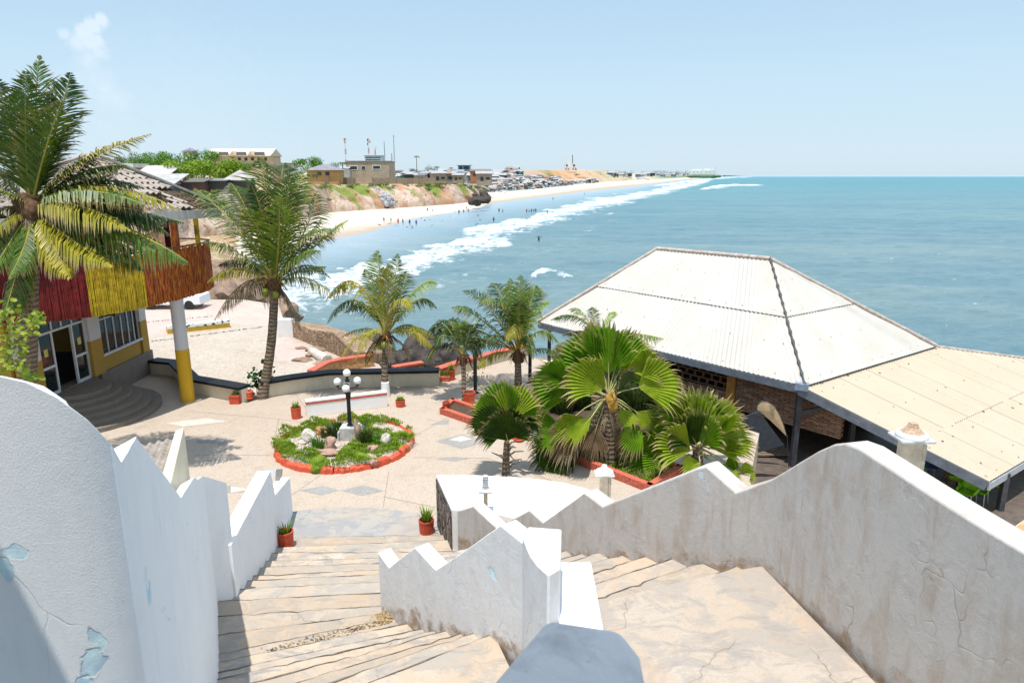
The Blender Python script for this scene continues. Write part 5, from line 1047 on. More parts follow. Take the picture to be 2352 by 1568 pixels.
palm('tall leaning coconut palm by the red pots with a dense green crown', 'coconut_palm', b2, c2, .17, .14, [
    ((615, 480), (598, 362), .4, 'g', .2), ((665, 490), (708, 380), .6, 'g', .25), ((640, 470), (652, 375), 1.2, 'd', .2), ((540, 520), (446, 432), .2, 'g', .45), ((575, 500), (530, 420), 1.0, 'd', .35), ((700, 530), (728, 440), 1.2, 'd', .4), ((730, 560), (800, 505), .2, 'l', .5), ((715, 560), (752, 545), 1.3, 'd', .6),
    ((545, 580), (470, 556), -.2, 'g', .75), ((548, 615), (476, 648), -.5, 'y', .9), ((560, 650), (492, 735), -.3, 'b', .95), ((600, 590), (560, 530), -1.2, 'g', .4), ((660, 560), (690, 480), -1.0, 'g', .35), ((640, 560), (640, 450), -1.4, 'l', .3), ((690, 620), (748, 612), -.8, 'g', .85), ((705, 640), (772, 690), -.3, 'q', .9), ((700, 610), (760, 640), .6, 'g', .85), ((600, 640), (540, 700), 1.0, 'd', .9), ((665, 690), (690, 760), .2, 'b', .95), ((590, 610), (530, 590), 1.2, 'd', .7), ((680, 590), (735, 575), -1.4, 'g', .7), ((600, 540), (545, 470), -.6, 'l', .35), ((650, 520), (668, 400), -.3, 'g', .2), ((610, 520), (575, 420), -.2, 'd', .3), ((700, 550), (770, 530), -.6, 'g', .6), ((560, 600), (500, 610), .6, 'd', .85), ((690, 570), (740, 500), .5, 'g', .45)], (.12, 0), 3, 8, .27, 2)
c3 = pY(887, 772, 24.6); b3 = pz(886, 910, PLZ)
palm('upright coconut palm with whitewashed trunk foot and yellow lower fronds', 'coconut_palm', b3, c3, .125, .10, [
    ((875, 660), (868, 574), .2, 'l', .15), ((903, 670), (914, 583), .3, 'g', .2), ((890, 680), (892, 610), -.9, 'y', .2), ((860, 680), (838, 618), .9, 'd', .3), ((920, 680), (935, 620), 1.0, 'd', .3), ((955, 665), (1004, 650), .4, 'l', .6), ((955, 690), (1003, 708), .7, 'g', .8), ((820, 650), (748, 690), .1, 'q', .8), ((815, 690), (752, 742), .5, 'g', .85), ((840, 700), (790, 720), 1.2, 'd', .8),
    ((830, 770), (784, 822), -.5, 'q', .85), ((855, 760), (815, 830), -.9, 'y', .9), ((835, 755), (782, 776), .2, 'y', .85), ((918, 690), (946, 715), -.9, 'q', .8), ((950, 760), (998, 806), -.3, 'q', .8), ((950, 750), (1003, 778), .3, 'y', .75), ((935, 745), (975, 770), .9, 'g', .9), ((860, 790), (840, 840), .6, 'g', .9), ((925, 790), (940, 830), .3, 'b', .95)], (-.05, 0), 3, 6, .22, 3, paint=.55, n=52, w=.02)
c4 = pY(1190, 812, 25.4); b4 = pz(1190, 892, PLZ)
palm('bushy short coconut palm in front of the pavilion roof corner', 'coconut_palm', b4, c4, .15, .105, [
    ((1120, 705), (1064, 668), .5, 'd', .45), ((1100, 730), (1038, 706), .2, 'g', .6), ((1180, 720), (1171, 640), .3, 'l', .15), ((1194, 720), (1195, 632), -.2, 'l', .12), ((1228, 725), (1263, 694), .2, 'l', .55), ((1150, 700), (1103, 697), -.9, 'g', .6), ((1080, 752), (1005, 760), -.4, 'l', .8), ((1185, 745), (1160, 790), -1.2, 'y', .9), ((1240, 760), (1284, 788), -.2, 'g', .7), ((1130, 812), (1098, 848), -.6, 'y', .9), ((1250, 800), (1290, 818), .3, 'g', .85), ((1160, 700), (1130, 650), 1.0, 'd', .35), ((1215, 710), (1230, 655), .9, 'g', .3), ((1190, 730), (1195, 690), -1.3, 'd', .4), ((1110, 780), (1060, 800), .6, 'g', .9), ((1210, 770), (1225, 825), -1.0, 'g', .9), ((1150, 770), (1115, 790), -1.1, 'd', .85), ((1210, 700), (1245, 668), 1.2, 'd', .4)], (0, 0), 0, 0, .26, 4, n=58)
c5 = pY(1064, 822, 24.0); b5 = pz(1066, 925, PLZ)
palm('slim dark palm with arching feather fronds in the red kerbed bed', 'feather_palm', b5, c5, .085, .075, [
    ((1015, 790), (980, 832), -.3, 'd', .6), ((1020, 745), (1000, 775), .2, 'd', .55), ((1025, 770), (1003, 795), -.6, 'd', .6), ((1058, 760), (1052, 742), .3, 'g', .3), ((1090, 770), (1108, 800), .2, 'd', .6), ((1085, 790), (1105, 830), -.4, 'd', .7), ((1040, 750), (1024, 738), .6, 'd', .4), ((1080, 755), (1092, 750), -.6, 'd', .4)], (0, 0), 0, 0, .34, 5, n=46, w=.028)
c6 = pY(1372, 768, 20.6)
palm('coconut palm half hidden behind the big fan palm, against the white roof', 'coconut_palm', (c6.x, c6.y, PLZ), c6, .13, .11, [
    ((1320, 725), (1265, 735), .3, 'd', .6), ((1335, 720), (1312, 708), .6, 'g', .4), ((1400, 735), (1410, 716), .4, 'l', .3), ((1450, 765), (1524, 778), .3, 'l', .8), ((1430, 770), (1490, 800), .8, 'd', .8), ((1310, 780), (1255, 815), .2, 'g', .8), ((1330, 760), (1290, 770), 1.0, 'd', .7), ((1365, 730), (1360, 705), .8, 'd', .3)], (0, 0), 0, 0, .26, 6, n=50)
# ---------------------------------------------------------------- fan palms
N_G = fmat('fan_green', (.12, .29, .01), (.28, .47, .03), (.40, .29, .16), .38); N_L = fmat('fan_lime', (.30, .46, .02), (.52, .62, .06), (.46, .34, .18), .38); N_D = fmat('fan_dark', (.035, .08, .01), (.08, .14, .018), (.20, .13, .07), .3)  # dark variant paints shade into front and backlit leaves
N_B = fmat('fan_dead', (.22, .15, .09), (.40, .29, .18), (.40, .31, .21), .15)
FN = {'g': N_G, 'l': N_L, 'd': N_D, 'b': N_B}
M_pet = plain('petiole', (.42, .40, .16), .6, .2, 5); M_boot = plain('dead_petiole', (.19, .14, .10), .95, .4, 12, .6)
def fanleaf(parent, root, H, T, kind, seed, spread=72, dead=.25):
    r_ = random.Random(seed); root, H, T = Vector(root), Vector(H), Vector(T); a = (T - H); Rr = a.length; a.normalize(); Rr *= .98 + .2 * max(0, a.z)
    n = Vector((r_.uniform(-.8, .8), -.75, .55 + r_.uniform(-.4, .5))); n = (n - a * n.dot(a)).normalized(); s_ = a.cross(n).normalized(); m = MB(); tp = []
    def V_(p, k): tp.append(k); return m.vert(p)
    N = 34; cup = r_.uniform(.16, .42); rows = []; sp = R(spread * r_.uniform(.85, 1.15))
    def pt(ph, rad, pleat):
        q = H + (a * math.cos(ph) + s_ * math.sin(ph)) * rad + n * (pleat + cup * Rr * (abs(ph) / sp) ** 1.6 * (rad / Rr)); q.z -= (.18 - .14 * max(0, a.z)) * Rr * (rad / Rr) ** 3; return q
    for k in range(N + 1):
        ph = -sp + 2 * sp * k / N; e = 1 - .22 * (abs(ph) / sp) ** 2; pl = .026 * Rr * (1 if k % 2 else -1); rows.append([V_(pt(ph, r0 * Rr * e, pl * min(1, r0 * 1.4)), tq) for r0, tq in ((.03, 0), (.35, .2), (.60, .45), (.74, .62))])
    for k in range(N):
        for j in range(3): m.face((rows[k][j], rows[k + 1][j], rows[k + 1][j + 1], rows[k][j + 1]))
    for k in range(0, N, 1):
        if r_.random() < .06: continue
        ph = -sp + 2 * sp * (k + .5) / N; e = 1 - .22 * (abs(ph) / sp) ** 2; j = r_.uniform(-.02, .02); dr = r_.uniform(.02, .14) + (r_.uniform(0, .25) if r_.random() < dead else 0)
        p1 = pt(ph + j, .87 * Rr * e, 0); p1.z -= dr * Rr * .3; p2 = pt(ph + j * 2.2, r_.uniform(.94, 1.05) * Rr * e, 0); p2.z -= dr * Rr
        w = (Vector(m.v[rows[k + 1][3]]) - Vector(m.v[rows[k][3]])) * .26; b0, b1 = V_(p1 - w, .84), V_(p1 + w, .84); t0 = V_(p2, 1); m.face((rows[k][3], rows[k + 1][3], b1, b0)); m.face((b0, b1, t0))
    o = build('fan_leaf', m, FN[kind], parent, attrs={'tip': tp}); m = MB(); mid = root.lerp(H, .5) + UP * (.06 * (H - root).length); m.tube([root, mid, H, H + a * Rr * .35], [.022, .018, .014, .004], 6); build('leaf_stalk', m, M_pet, o, 60)
def fanpalm(label, base, top_, r_, leaves, boots, seed, dY=1.0):
    b = Vector(base); c = Vector(top_); t = thing('fan_palm', label, 'palm tree', b, 'fan palms by the plaza'); m = MB(); N = 10; m.tube([b.lerp(c, k / N) for k in range(N + 1)], [r_ * (1.3 - .4 * k / N) * (1 + .06 * (k % 2)) for k in range(N + 1)], 12); build('trunk', m, M_trunk, t, 60); rr_ = random.Random(seed)
    for k in range(boots):
        a_ = rr_.uniform(0, 6.28); z0 = rr_.uniform(.08, .9); d = Vector((math.cos(a_), math.sin(a_), 0)); q = b.lerp(c, z0); l = rr_.uniform(.2, .5); m = MB(); m.tube([q, q + d * l * .5 + UP * l * .35, q + d * l + UP * l * rr_.uniform(.1, .7)], [.03, .022, .012], 5); build('dead_stalk', m, M_boot, t)
    for i, (hp, tp, kd, dy) in enumerate(leaves):
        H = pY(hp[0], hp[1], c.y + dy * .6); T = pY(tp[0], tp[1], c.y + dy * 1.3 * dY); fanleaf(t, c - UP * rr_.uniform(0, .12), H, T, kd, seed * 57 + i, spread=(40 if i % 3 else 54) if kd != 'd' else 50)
    return t
bb = pz(1161, 1090, PLZ); cc = pY(1164, 1015, bb.y)
fanpalm('small fan palm with upright green leaves behind the white podium', bb, cc, .085, [((1168, 962), (1140, 868), 'g', .2), ((1172, 965), (1192, 876), 'l', .15), ((1150, 972), (1098, 902), 'g', .3), ((1180, 972), (1222, 905), 'g', .3), ((1148, 988), (1074, 948), 'd', -.1), ((1184, 990), (1238, 955), 'd', -.1), ((1166, 1012), (1152, 940), 'd', -.55), ((1170, 1000), (1196, 940), 'd', -.5), ((1150, 1000), (1100, 978), 'd', -.5)], 16, 1)
bb = pz(1402, 1066, PLZ); cc = pY(1398, 905, bb.y)
fanpalm('big fan palm with dead brown skirts in the red kerbed bed', bb, cc, .17, [
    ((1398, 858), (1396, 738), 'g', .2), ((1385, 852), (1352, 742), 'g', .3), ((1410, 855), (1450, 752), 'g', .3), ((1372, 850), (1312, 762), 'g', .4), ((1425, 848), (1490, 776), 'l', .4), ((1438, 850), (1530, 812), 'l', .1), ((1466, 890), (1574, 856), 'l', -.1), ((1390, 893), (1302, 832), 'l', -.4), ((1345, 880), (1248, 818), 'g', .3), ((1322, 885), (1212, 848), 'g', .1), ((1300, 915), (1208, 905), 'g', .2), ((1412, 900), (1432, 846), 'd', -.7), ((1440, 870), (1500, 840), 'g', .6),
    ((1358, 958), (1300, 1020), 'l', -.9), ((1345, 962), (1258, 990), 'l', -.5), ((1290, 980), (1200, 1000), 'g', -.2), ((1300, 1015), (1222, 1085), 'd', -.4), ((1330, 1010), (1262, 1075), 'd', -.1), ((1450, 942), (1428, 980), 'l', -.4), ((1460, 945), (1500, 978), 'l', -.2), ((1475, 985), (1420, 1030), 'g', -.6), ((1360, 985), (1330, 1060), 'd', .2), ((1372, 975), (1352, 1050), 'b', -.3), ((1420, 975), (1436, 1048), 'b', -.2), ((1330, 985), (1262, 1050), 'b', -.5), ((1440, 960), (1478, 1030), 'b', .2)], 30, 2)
m = MB(); rr = random.Random(4); m.blob(cc + Vector((.06, -.2, -.2)), .17, 3, 3, .6, (.8, .7, 1.5))
sp_ = bpy.data.objects['fan_palm.001']; build('seed_cluster', m, M_stalk, sp_)
for k in range(22):
    a_ = rr.uniform(0, 6.28); d = Vector((math.cos(a_), math.sin(a_), 0)); q = cc + Vector((0, 0, -rr.uniform(.2, .9))); l = rr.uniform(.5, 1.0); frond(sp_, q, q + d * .3 * l - UP * .1, q + d * l * .45 - UP * l * .9, 'b', .95, .16, 14, .02, 700 + k)
bb = pz(1602, 1075, PLZ); cc = pY(1602, 1022, bb.y)
fanpalm('bright lime fan palm spreading just behind the right zigzag wall', bb, cc, .13, [
    ((1596, 1010), (1524, 900), 'g', .3), ((1600, 1008), (1560, 893), 'l', .2), ((1604, 1008), (1592, 888), 'g', .4), ((1608, 1008), (1626, 896), 'l', .3), ((1614, 1012), (1664, 908), 'g', .2), ((1618, 1014), (1688, 918), 'l', -.1), ((1622, 1022), (1704, 948), 'l', -.2), ((1628, 1028), (1734, 980), 'l', 0), ((1640, 1032), (1712, 1018), 'l', -.3), ((1590, 1020), (1492, 915), 'g', .5), ((1586, 1036), (1505, 992), 'l', -.7), ((1600, 1020), (1560, 950), 'd', -.4), ((1612, 1022), (1640, 950), 'g', -.6), ((1540, 1058), (1424, 1018), 'g', -.1), ((1530, 1070), (1440, 1080), 'd', -.2),
    ((1690, 1082), (1746, 1090), 'l', -.4), ((1664, 1070), (1702, 1056), 'g', -.3), ((1608, 1062), (1562, 1082), 'l', -.7), ((1660, 1090), (1700, 1108), 'l', -.8), ((1640, 1070), (1680, 1090), 'g', -.6)], 14, 3)
# ---------------------------------------------------------------- climbing vine and bushes
def leafy(label, centre_pts, n, size, mat, name, cat, Y, seed, stems=(), rad=.25, group=None, base=None, base_to=None):
    m = MB(); rr_ = random.Random(seed)
    for k in range(n):
        px, py, s_ = rr_.choice(centre_pts); c = pY(px + rr_.gauss(0, s_), py + rr_.gauss(0, s_), Y + rr_.uniform(-rad, rad)); d = Vector((rr_.gauss(0, 1), rr_.gauss(-.5, .8), rr_.gauss(.2, .8))).normalized(); nr_ = Vector((rr_.gauss(0, .6), rr_.gauss(-.4, .5), 1)).normalized(); s2 = d.cross(nr_).normalized(); l = size * rr_.uniform(.6, 1.2)
        P = [c, c + d * l * .3 + s2 * l * .38, c + d * l * .7 + s2 * l * .3, c + d * l, c + d * l * .7 - s2 * l * .3, c + d * l * .3 - s2 * l * .38]; q = [m.vert(p) for p in P]; md = m.vert(c + d * l * .55 - nr_ * l * .08)
        for j in range(6): m.face((q[j], q[(j + 1) % 6], md))
    t = thing(name, label, cat, base or pY(centre_pts[0][0], centre_pts[0][1], Y), group); build('foliage', m, mat, t, None); m = MB()
    for st_ in stems: m.tube([pY(x, y, Y) for x, y in st_], [.012] * (len(st_) - 1) + [.004], 5)
    if base_to is not None: q = pY(stems[0][0][0] + 40, stems[0][0][1] - 20, Y); m.tube([(q.x - .1, q.y, base_to), (q.x + .05, q.y + .05, (q.z + base_to) / 2), q], [.05, .04, .02], 6)
    if stems: build('stem', m, plain('vine_stem', (.24, .2, .09), .8, .2) if 'vine_stem' not in bpy.data.materials else bpy.data.materials['vine_stem'], t)
M_vine = leafmat('vine_leaf', (.12, .22, .02), (.36, .40, .04), .35); M_seagrape = leafmat('round_leaf', (.02, .08, .015), (.05, .16, .03), .2)
leafy('yellow green climbing vine at the left edge in front of the bar door', [(10, 720, 16), (25, 745, 18), (60, 760, 12), (45, 790, 16), (10, 800, 18), (70, 740, 6), (88, 728, 6), (50, 830, 9), (15, 840, 15), (60, 855, 7), (75, 867, 5), (95, 738, 4)], 330, .085, M_vine, 'climbing_vine', 'vine', 8.2, 3, [((-20, 900), (20, 820), (45, 775), (80, 745), (104, 732)), ((20, 760), (48, 800), (62, 850), (80, 872)), ((-20, 740), (10, 735), (30, 700)), ((45, 775), (70, 760), (72, 725))], base_to=PLZ)
leafy('round leaved green shrub around the leaning palm trunk', [(585, 868, 12), (602, 862, 10), (590, 890, 10), (612, 858, 8)], 120, .2, M_seagrape, 'round_leaf_shrub', 'shrub', 24.6, 5, [((590, 905), (588, 870)), ((596, 905), (608, 860))])
leafy('pale flowering bush beside the slim palm and seaward coping', [(1075, 870, 8), (1082, 885, 8), (1090, 868, 7)], 130, .09, leafmat('pale_bush', (.16, .18, .08), (.42, .42, .28), .3), 'flowering_bush', 'shrub', 25.6, 6, [((1082, 905), (1080, 870))])
for k, (px, h_) in enumerate((((1092, 902), 2.0), ((1217, 880), 2.0))):
    a = pz(px[0], px[1], PLZ); m = MB(); m.tube([(a.x, a.y, PLZ), (a.x, a.y, PLZ + h_)], .07, 8); m.lathe((a.x, a.y, PLZ), [(.14, 0), (.12, .06), (.07, .08)], 12); build('black_post', m, M_iron, None, 50, 0, 2, ('black post between the slim palm and the bushy palm', 'black post right of the bushy coconut palm')[k], 'post')
# ================================================================ sea
def itp(pts, x): return np.interp(x, [p[0] for p in pts], [p[1] for p in pts])
WL = [(-400, 760), (330, 650), (430, 628), (560, 600), (640, 575), (720, 557), (790, 545), (850, 533), (930, 506), (1000, 493), (1060, 483), (1120, 471), (1160, 463), (1250, 452), (1350, 440), (1450, 430), (1530, 419), (1600, 411), (1660, 406.3), (1720, 404.2)]
ys = np.concatenate([[402.93, 403.1], 403.3 + 170 * np.linspace(0, 1, 150) ** 1.35, np.linspace(575, 1000, 210)]); xs = np.concatenate([np.linspace(-1500, 480, 60), np.linspace(486, 2360, 560), np.linspace(2380, 4200, 60)])
PX, PY = np.meshgrid(xs, ys); U = (PX - CX) / FPX; V = (CY - PY) / FPX; DY = CT + V * ST; DZ = -ST + V * CT; T = SEA / DZ; WX = U * T; WY = DY * T
LN = np.log(np.maximum(WY, 1)); UU = WX / np.maximum(WY, 1)
def band(front, back, seed, x0, x1, dens=1.0, sharp=.06):
    f = itp(front, PX); b = itp(back, PX); wob = (fbm(UU * 40 + seed, LN * 30, 4) - .5) * np.maximum(b - f, 4) * .55; t = (PY - f - wob) / np.maximum(b - f, 1.2)
    m = np.clip(t / sharp, 0, 1) * np.clip((1 - t) / .55, 0, 1); e = np.clip((PX - x0) / 25, 0, 1) * np.clip((x1 - PX) / 25, 0, 1); return m * e * dens
B = [band([(1055, 528), (1135, 510), (1213, 498), (1240, 487), (1301, 472), (1344, 459), (1452, 444), (1562, 420), (1640, 409)], [(1055, 540), (1135, 556), (1213, 540), (1300, 512), (1386, 490), (1452, 468), (1525, 452), (1640, 418)], 1, 1050, 1650),
     band([(480, 670), (560, 655), (710, 632), (759, 626), (832, 611), (918, 590), (991, 565), (1037, 556), (1072, 542), (1200, 545)], [(480, 800), (560, 775), (661, 740), (747, 730), (850, 680), (918, 652), (1003, 626), (1072, 600), (1147, 585), (1200, 560)], 5, 470, 1190),
     band([(1560, 433), (1598, 437), (1640, 428), (1684, 424), (1760, 426)], [(1560, 437), (1598, 441), (1640, 436), (1684, 432), (1760, 429)], 9, 1596, 1765, 1.1, .02), band([(1500, 425), (1610, 411), (1690, 407), (1800, 405.8)], [(1500, 432), (1610, 415), (1690, 409), (1800, 406.6)], 12, 1490, 1740),
     band([(1200, 644), (1228, 628), (1258, 618), (1285, 628), (1330, 637)], [(1200, 649), (1228, 640), (1258, 632), (1285, 638), (1330, 641)], 15, 1204, 1330, .85, .3), band([(640, 700), (900, 650), (1100, 600), (1250, 560), (1400, 500)], [(640, 860), (900, 720), (1100, 660), (1250, 600), (1400, 520)], 18, 560, 1420, .34, .3),
     band([(1380, 492), (1420, 488)], [(1380, 497), (1420, 492)], 21, 1375, 1425, .8), band([(900, 770), (1000, 740), (1250, 690)], [(900, 830), (1000, 790), (1250, 720)], 23, 640, 1260, .30, .3)]
foam = np.max(B, axis=0); spk = fbm(UU * 260, LN * 130, 5); spk2 = fbm(UU * 70 + 3, LN * 60, 4)
foam = np.clip(foam * .72 - .95 * (spk2 - .5) - .45 * (spk - .5), 0, .95) * np.clip(foam * 2.2, 0, 1)
cap_ = np.clip((fbm(UU * 170 + 7, LN * 210, 3) - .765) * 9, 0, .7) * (PY > 404.5) * np.clip((PX - itp([(403, 1700), (440, 1500), (520, 1250), (700, 1000)], PY)) / 150, 0, 1); foam = np.maximum(foam, cap_ * .6)
wl = itp(WL, PX); shal = np.clip(1 - (PY - wl) / np.clip((PY - 403) * .55, 3, 90), 0, 1); far = np.clip((np.log(np.maximum(WY, 30)) - math.log(60)) / (math.log(4000) - math.log(60)), 0, 1)
sw = (fbm(UU * 26 + 2, LN * 46, 3) - .5); WZ = np.full_like(WX, SEA); amp = np.clip((WY - 20) / 30, 0, 1) * np.clip((900 - WY) / 500, 0, 1)
WZ += amp * (.55 * np.sin(2 * math.pi * (WY * .94 + WX * .34) / 17 + 5 * fbm(WX / 40, WY / 40, 2)) * .35 + sw * .9) * np.clip((PY - wl) / 25, 0, 1) * .8
cr = B[4]; WZ += cr * .5 + np.clip(B[2], 0, 1) * 1.2; WZ += np.clip(B[1], 0, 1) * .15
under = PY < wl - 1; WZ = np.where(under, SEA - .6, WZ)
nv, nu = PX.shape; idx = np.arange(nv * nu).reshape(nv, nu); fa = np.stack([idx[:-1, :-1], idx[:-1, 1:], idx[1:, 1:], idx[1:, :-1]], -1).reshape(-1, 4)[:, ::-1]
me = bpy.data.meshes.new('sea'); me.vertices.add(nv * nu); me.vertices.foreach_set('co', np.stack([WX, WY, WZ], -1).astype(np.float32).ravel()); me.loops.add(fa.size); me.loops.foreach_set('vertex_index', fa.ravel().astype(np.int32)); me.polygons.add(len(fa)); me.polygons.foreach_set('loop_start', np.arange(0, fa.size, 4, dtype=np.int32)); me.polygons.foreach_set('use_smooth', [True] * len(fa))
me.update(calc_edges=True); me.validate()
for k, a_ in (('foam', foam), ('shallow', shal), ('far', far)): me.attributes.new(k, 'FLOAT', 'POINT').data.foreach_set('value', a_.astype(np.float32).ravel())
t = NT('sea_water'); p = t.pos(); fo, sh, fr = t.attr('foam'), t.attr('shallow'), t.attr('far'); n1 = t.noise(t.mapv(p, (1, 1.8, 1), (0, 0, .3)), .09, 5, .6); n2 = t.noise(t.mapv(p, (.6, 1.5, 1), (0, 0, .25)), .55, 5, .65); n3 = t.noise(p, 2.2, 3, .6); n4 = t.noise(t.mapv(p, (.12, .5, 1), (0, 0, .1)), .05, 6, .65)
c = t.ramp(fr, [(0, (.19, .255, .25)), (.25, (.165, .25, .252)), (.5, (.10, .24, .252)), (.75, (.038, .235, .262)), (1, (.036, .25, .29))]); c = t.mix(t.ramp(n1, [(.35, .30), (.65, 0)]), c, (.05, .13, .17)); c = t.mix(t.ramp(n4, [(.42, .35), (.6, 0)]), c, (.02, .13, .19)); c = t.mix(t.math('MULTIPLY', t.ramp(n2, [(.35, .55), (.62, 0)]), .5), c, (.04, .10, .13)); c = t.mix(t.math('MULTIPLY', sh, .8), c, (.38, .46, .52))
lace = t.ramp(t.vor(t.warp(p, .5, 1.4), .55, 'DISTANCE_TO_EDGE'), [(0, 1), (.22, 0)]); fm_ = t.math('ADD', fo, t.math('ADD', t.math('MULTIPLY', t.math('SUBTRACT', t.noise(p, .5, 7, .72), .5), 1.5), t.math('MULTIPLY', t.math('SUBTRACT', lace, .35), .30))); fm_ = t.math('MULTIPLY', t.ramp(fm_, [(.34, 0), (1.05, .9)]), t.ramp(fo, [(.02, 0), (.14, 1)]))
c = t.mix(fm_, c, (.80, .82, .83)); t.set(t.p, 'Roughness', t.mix(fm_, (.22, .22, .22), (.9, .9, .9)))
h = t.math('ADD', t.math('MULTIPLY', n2, 1.0), t.math('MULTIPLY', n3, .22)); b1 = t.bump(h, .55, .5); b2 = t.bump(n1, .5, 2.0, b1); t.fin(c, .3, b2, .35); t.l(t.mix(fm_, (.28, .28, .28), (.9, .9, .9)), t.p.inputs['Roughness']); t.p.inputs['IOR'].default_value = 1.33
me.materials.append(t.mat); sea = bpy.data.objects.new('sea', me); link(sea); sea['kind'] = 'structure'
# ================================================================ land
def V2(px, z): a = pz(px[0], px[1], z); return a
def dens(L, n):
    out = []
    for a, b in zip(L, L[1:]):
        for k in range(n): f = k / n; out.append([p.lerp(q, f) for p, q in zip(a, b)])
    out.append(L[-1]); return out
NEAR = [((330, 602), (330, 462)), ((430, 563), (440, 446)), ((520, 549), (520, 445)), ((600, 527), (600, 442)), ((690, 504), (690, 429)), ((760, 488), (760, 425)), ((860, 481), (860, 424)), ((960, 475), (960, 424)), ((1040, 469), (1040, 424)), ((1090, 463), (1085, 427)), ((1113, 457), (1108, 433)), ((1122, 453), (1118, 440))]
FAR = [((1040, 452), (1040, 412)), ((1128, 441), (1128, 402)), ((1180, 437), (1180, 394)), ((1250, 431), (1250, 391)), ((1320, 423.5), (1320, 391)), ((1400, 417.5), (1385, 391.5)), ((1480, 414), (1465, 400)), ((1560, 409), (1555, 402.2)), ((1620, 406.3), (1622, 401.5)), ((1650, 404.9), (1648, 402.3)), ((1660, 404.3), (1660, 403.4))]
wlf = lambda x: float(itp(WL, np.array([x]))[0])
def stations(S, dep):
    out = []
    for k, (b, t_) in enumerate(S):
        Bp = V2(b, -13.9); w = V2((b[0] + 2, max(wlf(b[0] + 2), b[1] + .8)), SEA + .02); w = V2((b[0], max(wlf(b[0]) + .15 * (wlf(b[0]) - 403), b[1] + .5)), SEA - .25); Tp = pY(t_[0], t_[1], Bp.y + dep(Bp.y)); out.append((w, Bp, Tp))
    return out
SN = stations(NEAR, lambda y: 14 + y * .01); SF = stations(FAR, lambda y: 90 + y * .06)
def loft(name, rows, mat, fn, kind='structure'):
    """rows: list of polylines (same length); fn(p, i, j) moves the point"""
    m = MB(); ids = [[m.vert(fn(p, i, j)) for j, p in enumerate(r_)] for i, r_ in enumerate(rows)]
    for i in range(len(ids) - 1):
        for j in range(len(ids[0]) - 1): m.face((ids[i][j], ids[i + 1][j], ids[i + 1][j + 1], ids[i][j + 1]))
    return build(name, m, mat, None, 180, kind=kind)
t = NT('beach_sand'); p = t.pos(); z = t.sep(p)[2]; n = t.noise(p, .12, 6, .65); n2 = t.noise(p, .9, 4, .6)
c = t.mix(n, (.57, .50, .40), (.64, .58, .48)); c = t.mix(t.ramp(z, [(0, 0), (1, 0)]), c, c); wz = t.math('ADD', t.math('MULTIPLY', t.math('ADD', z, 14.55), 2.4), t.math('MULTIPLY', t.math('SUBTRACT', n, .5), .5)); c = t.mix(t.ramp(wz, [(.0, 1), (.42, 0)]), c, (.40, .33, .26)); c = t.mix(t.ramp(n2, [(.62, 0), (.75, .3)]), c, (.4, .34, .28)); M_sand = t.fin(c, .9, t.bump(n2, .3, .2), .15)
t = NT('headland_earth'); p = t.pos(); nz = t.sep(t.n('ShaderNodeNewGeometry').outputs['Normal'])[2]; zz = t.sep(p)[2]; n = t.noise(t.mapv(p, (1, 1, .5)), .07, 7, .68, .6); n2 = t.noise(p, .35, 6, .7); n3 = t.noise(t.mapv(p, (1, 1, .6), loc=(31, 7, 3)), .045, 6, .65)
c = t.ramp(n2, [(.28, (.22, .15, .11)), (.42, (.50, .36, .27)), (.6, (.60, .47, .38)), (.75, (.50, .38, .30))]); c = t.mix(t.math('MULTIPLY', t.ramp(n, [(.46, 0), (.56, 1)]), .8), c, (.42, .22, .12))
g = t.math('ADD', n3, t.math('MULTIPLY', t.math('ADD', zz, 11), .013)); c = t.mix(t.ramp(g, [(.56, 0), (.63, .9)]), c, t.mix(n2, (.09, .16, .015), (.26, .32, .06))); scr = t.noise(p, .9, 4, .7); c = t.mix(t.math('MULTIPLY', t.ramp(nz, [(.90, 0), (.97, .85)]), t.ramp(n3, [(.35, .3), (.6, 1)])), c, t.mix(t.ramp(n2, [(.4, 0), (.6, 1)]), (.17, .20, .06), (.46, .35, .23))); c = t.mix(t.ramp(scr, [(.55, 0), (.66, .75)]), c, (.07, .08, .03)); M_earth = t.fin(c, .95, t.bump(n2, .6, .8), .1)
t = NT('far_hill'); p = t.pos(); y = t.sep(p)[1]; n = t.noise(p, .012, 6, .65); n2 = t.noise(p, .05, 5, .7); yy = t.math('ADD', y, t.math('MULTIPLY', t.math('SUBTRACT', n, .5), 260)); yy = t.math('DIVIDE', yy, 3000)
c = t.ramp(yy, [(.20, (.30, .27, .24)), (.27, (.36, .32, .27)), (.33, (.56, .32, .17)), (.40, (.62, .40, .24)), (.47, (.58, .40, .26)), (.56, (.44, .38, .25)), (.72, (.55, .48, .38)), (1, (.24, .30, .18))]); c = t.mix(t.ramp(n2, [(.5, 0), (.72, .5)]), c, (.34, .24, .16)); c = t.mix(t.ramp(t.noise(p, .008, 4), [(.58, 0), (.66, .6)]), c, (.16, .22, .08)); M_far = t.fin(c, .95, t.bump(n2, .4, 3), .1)
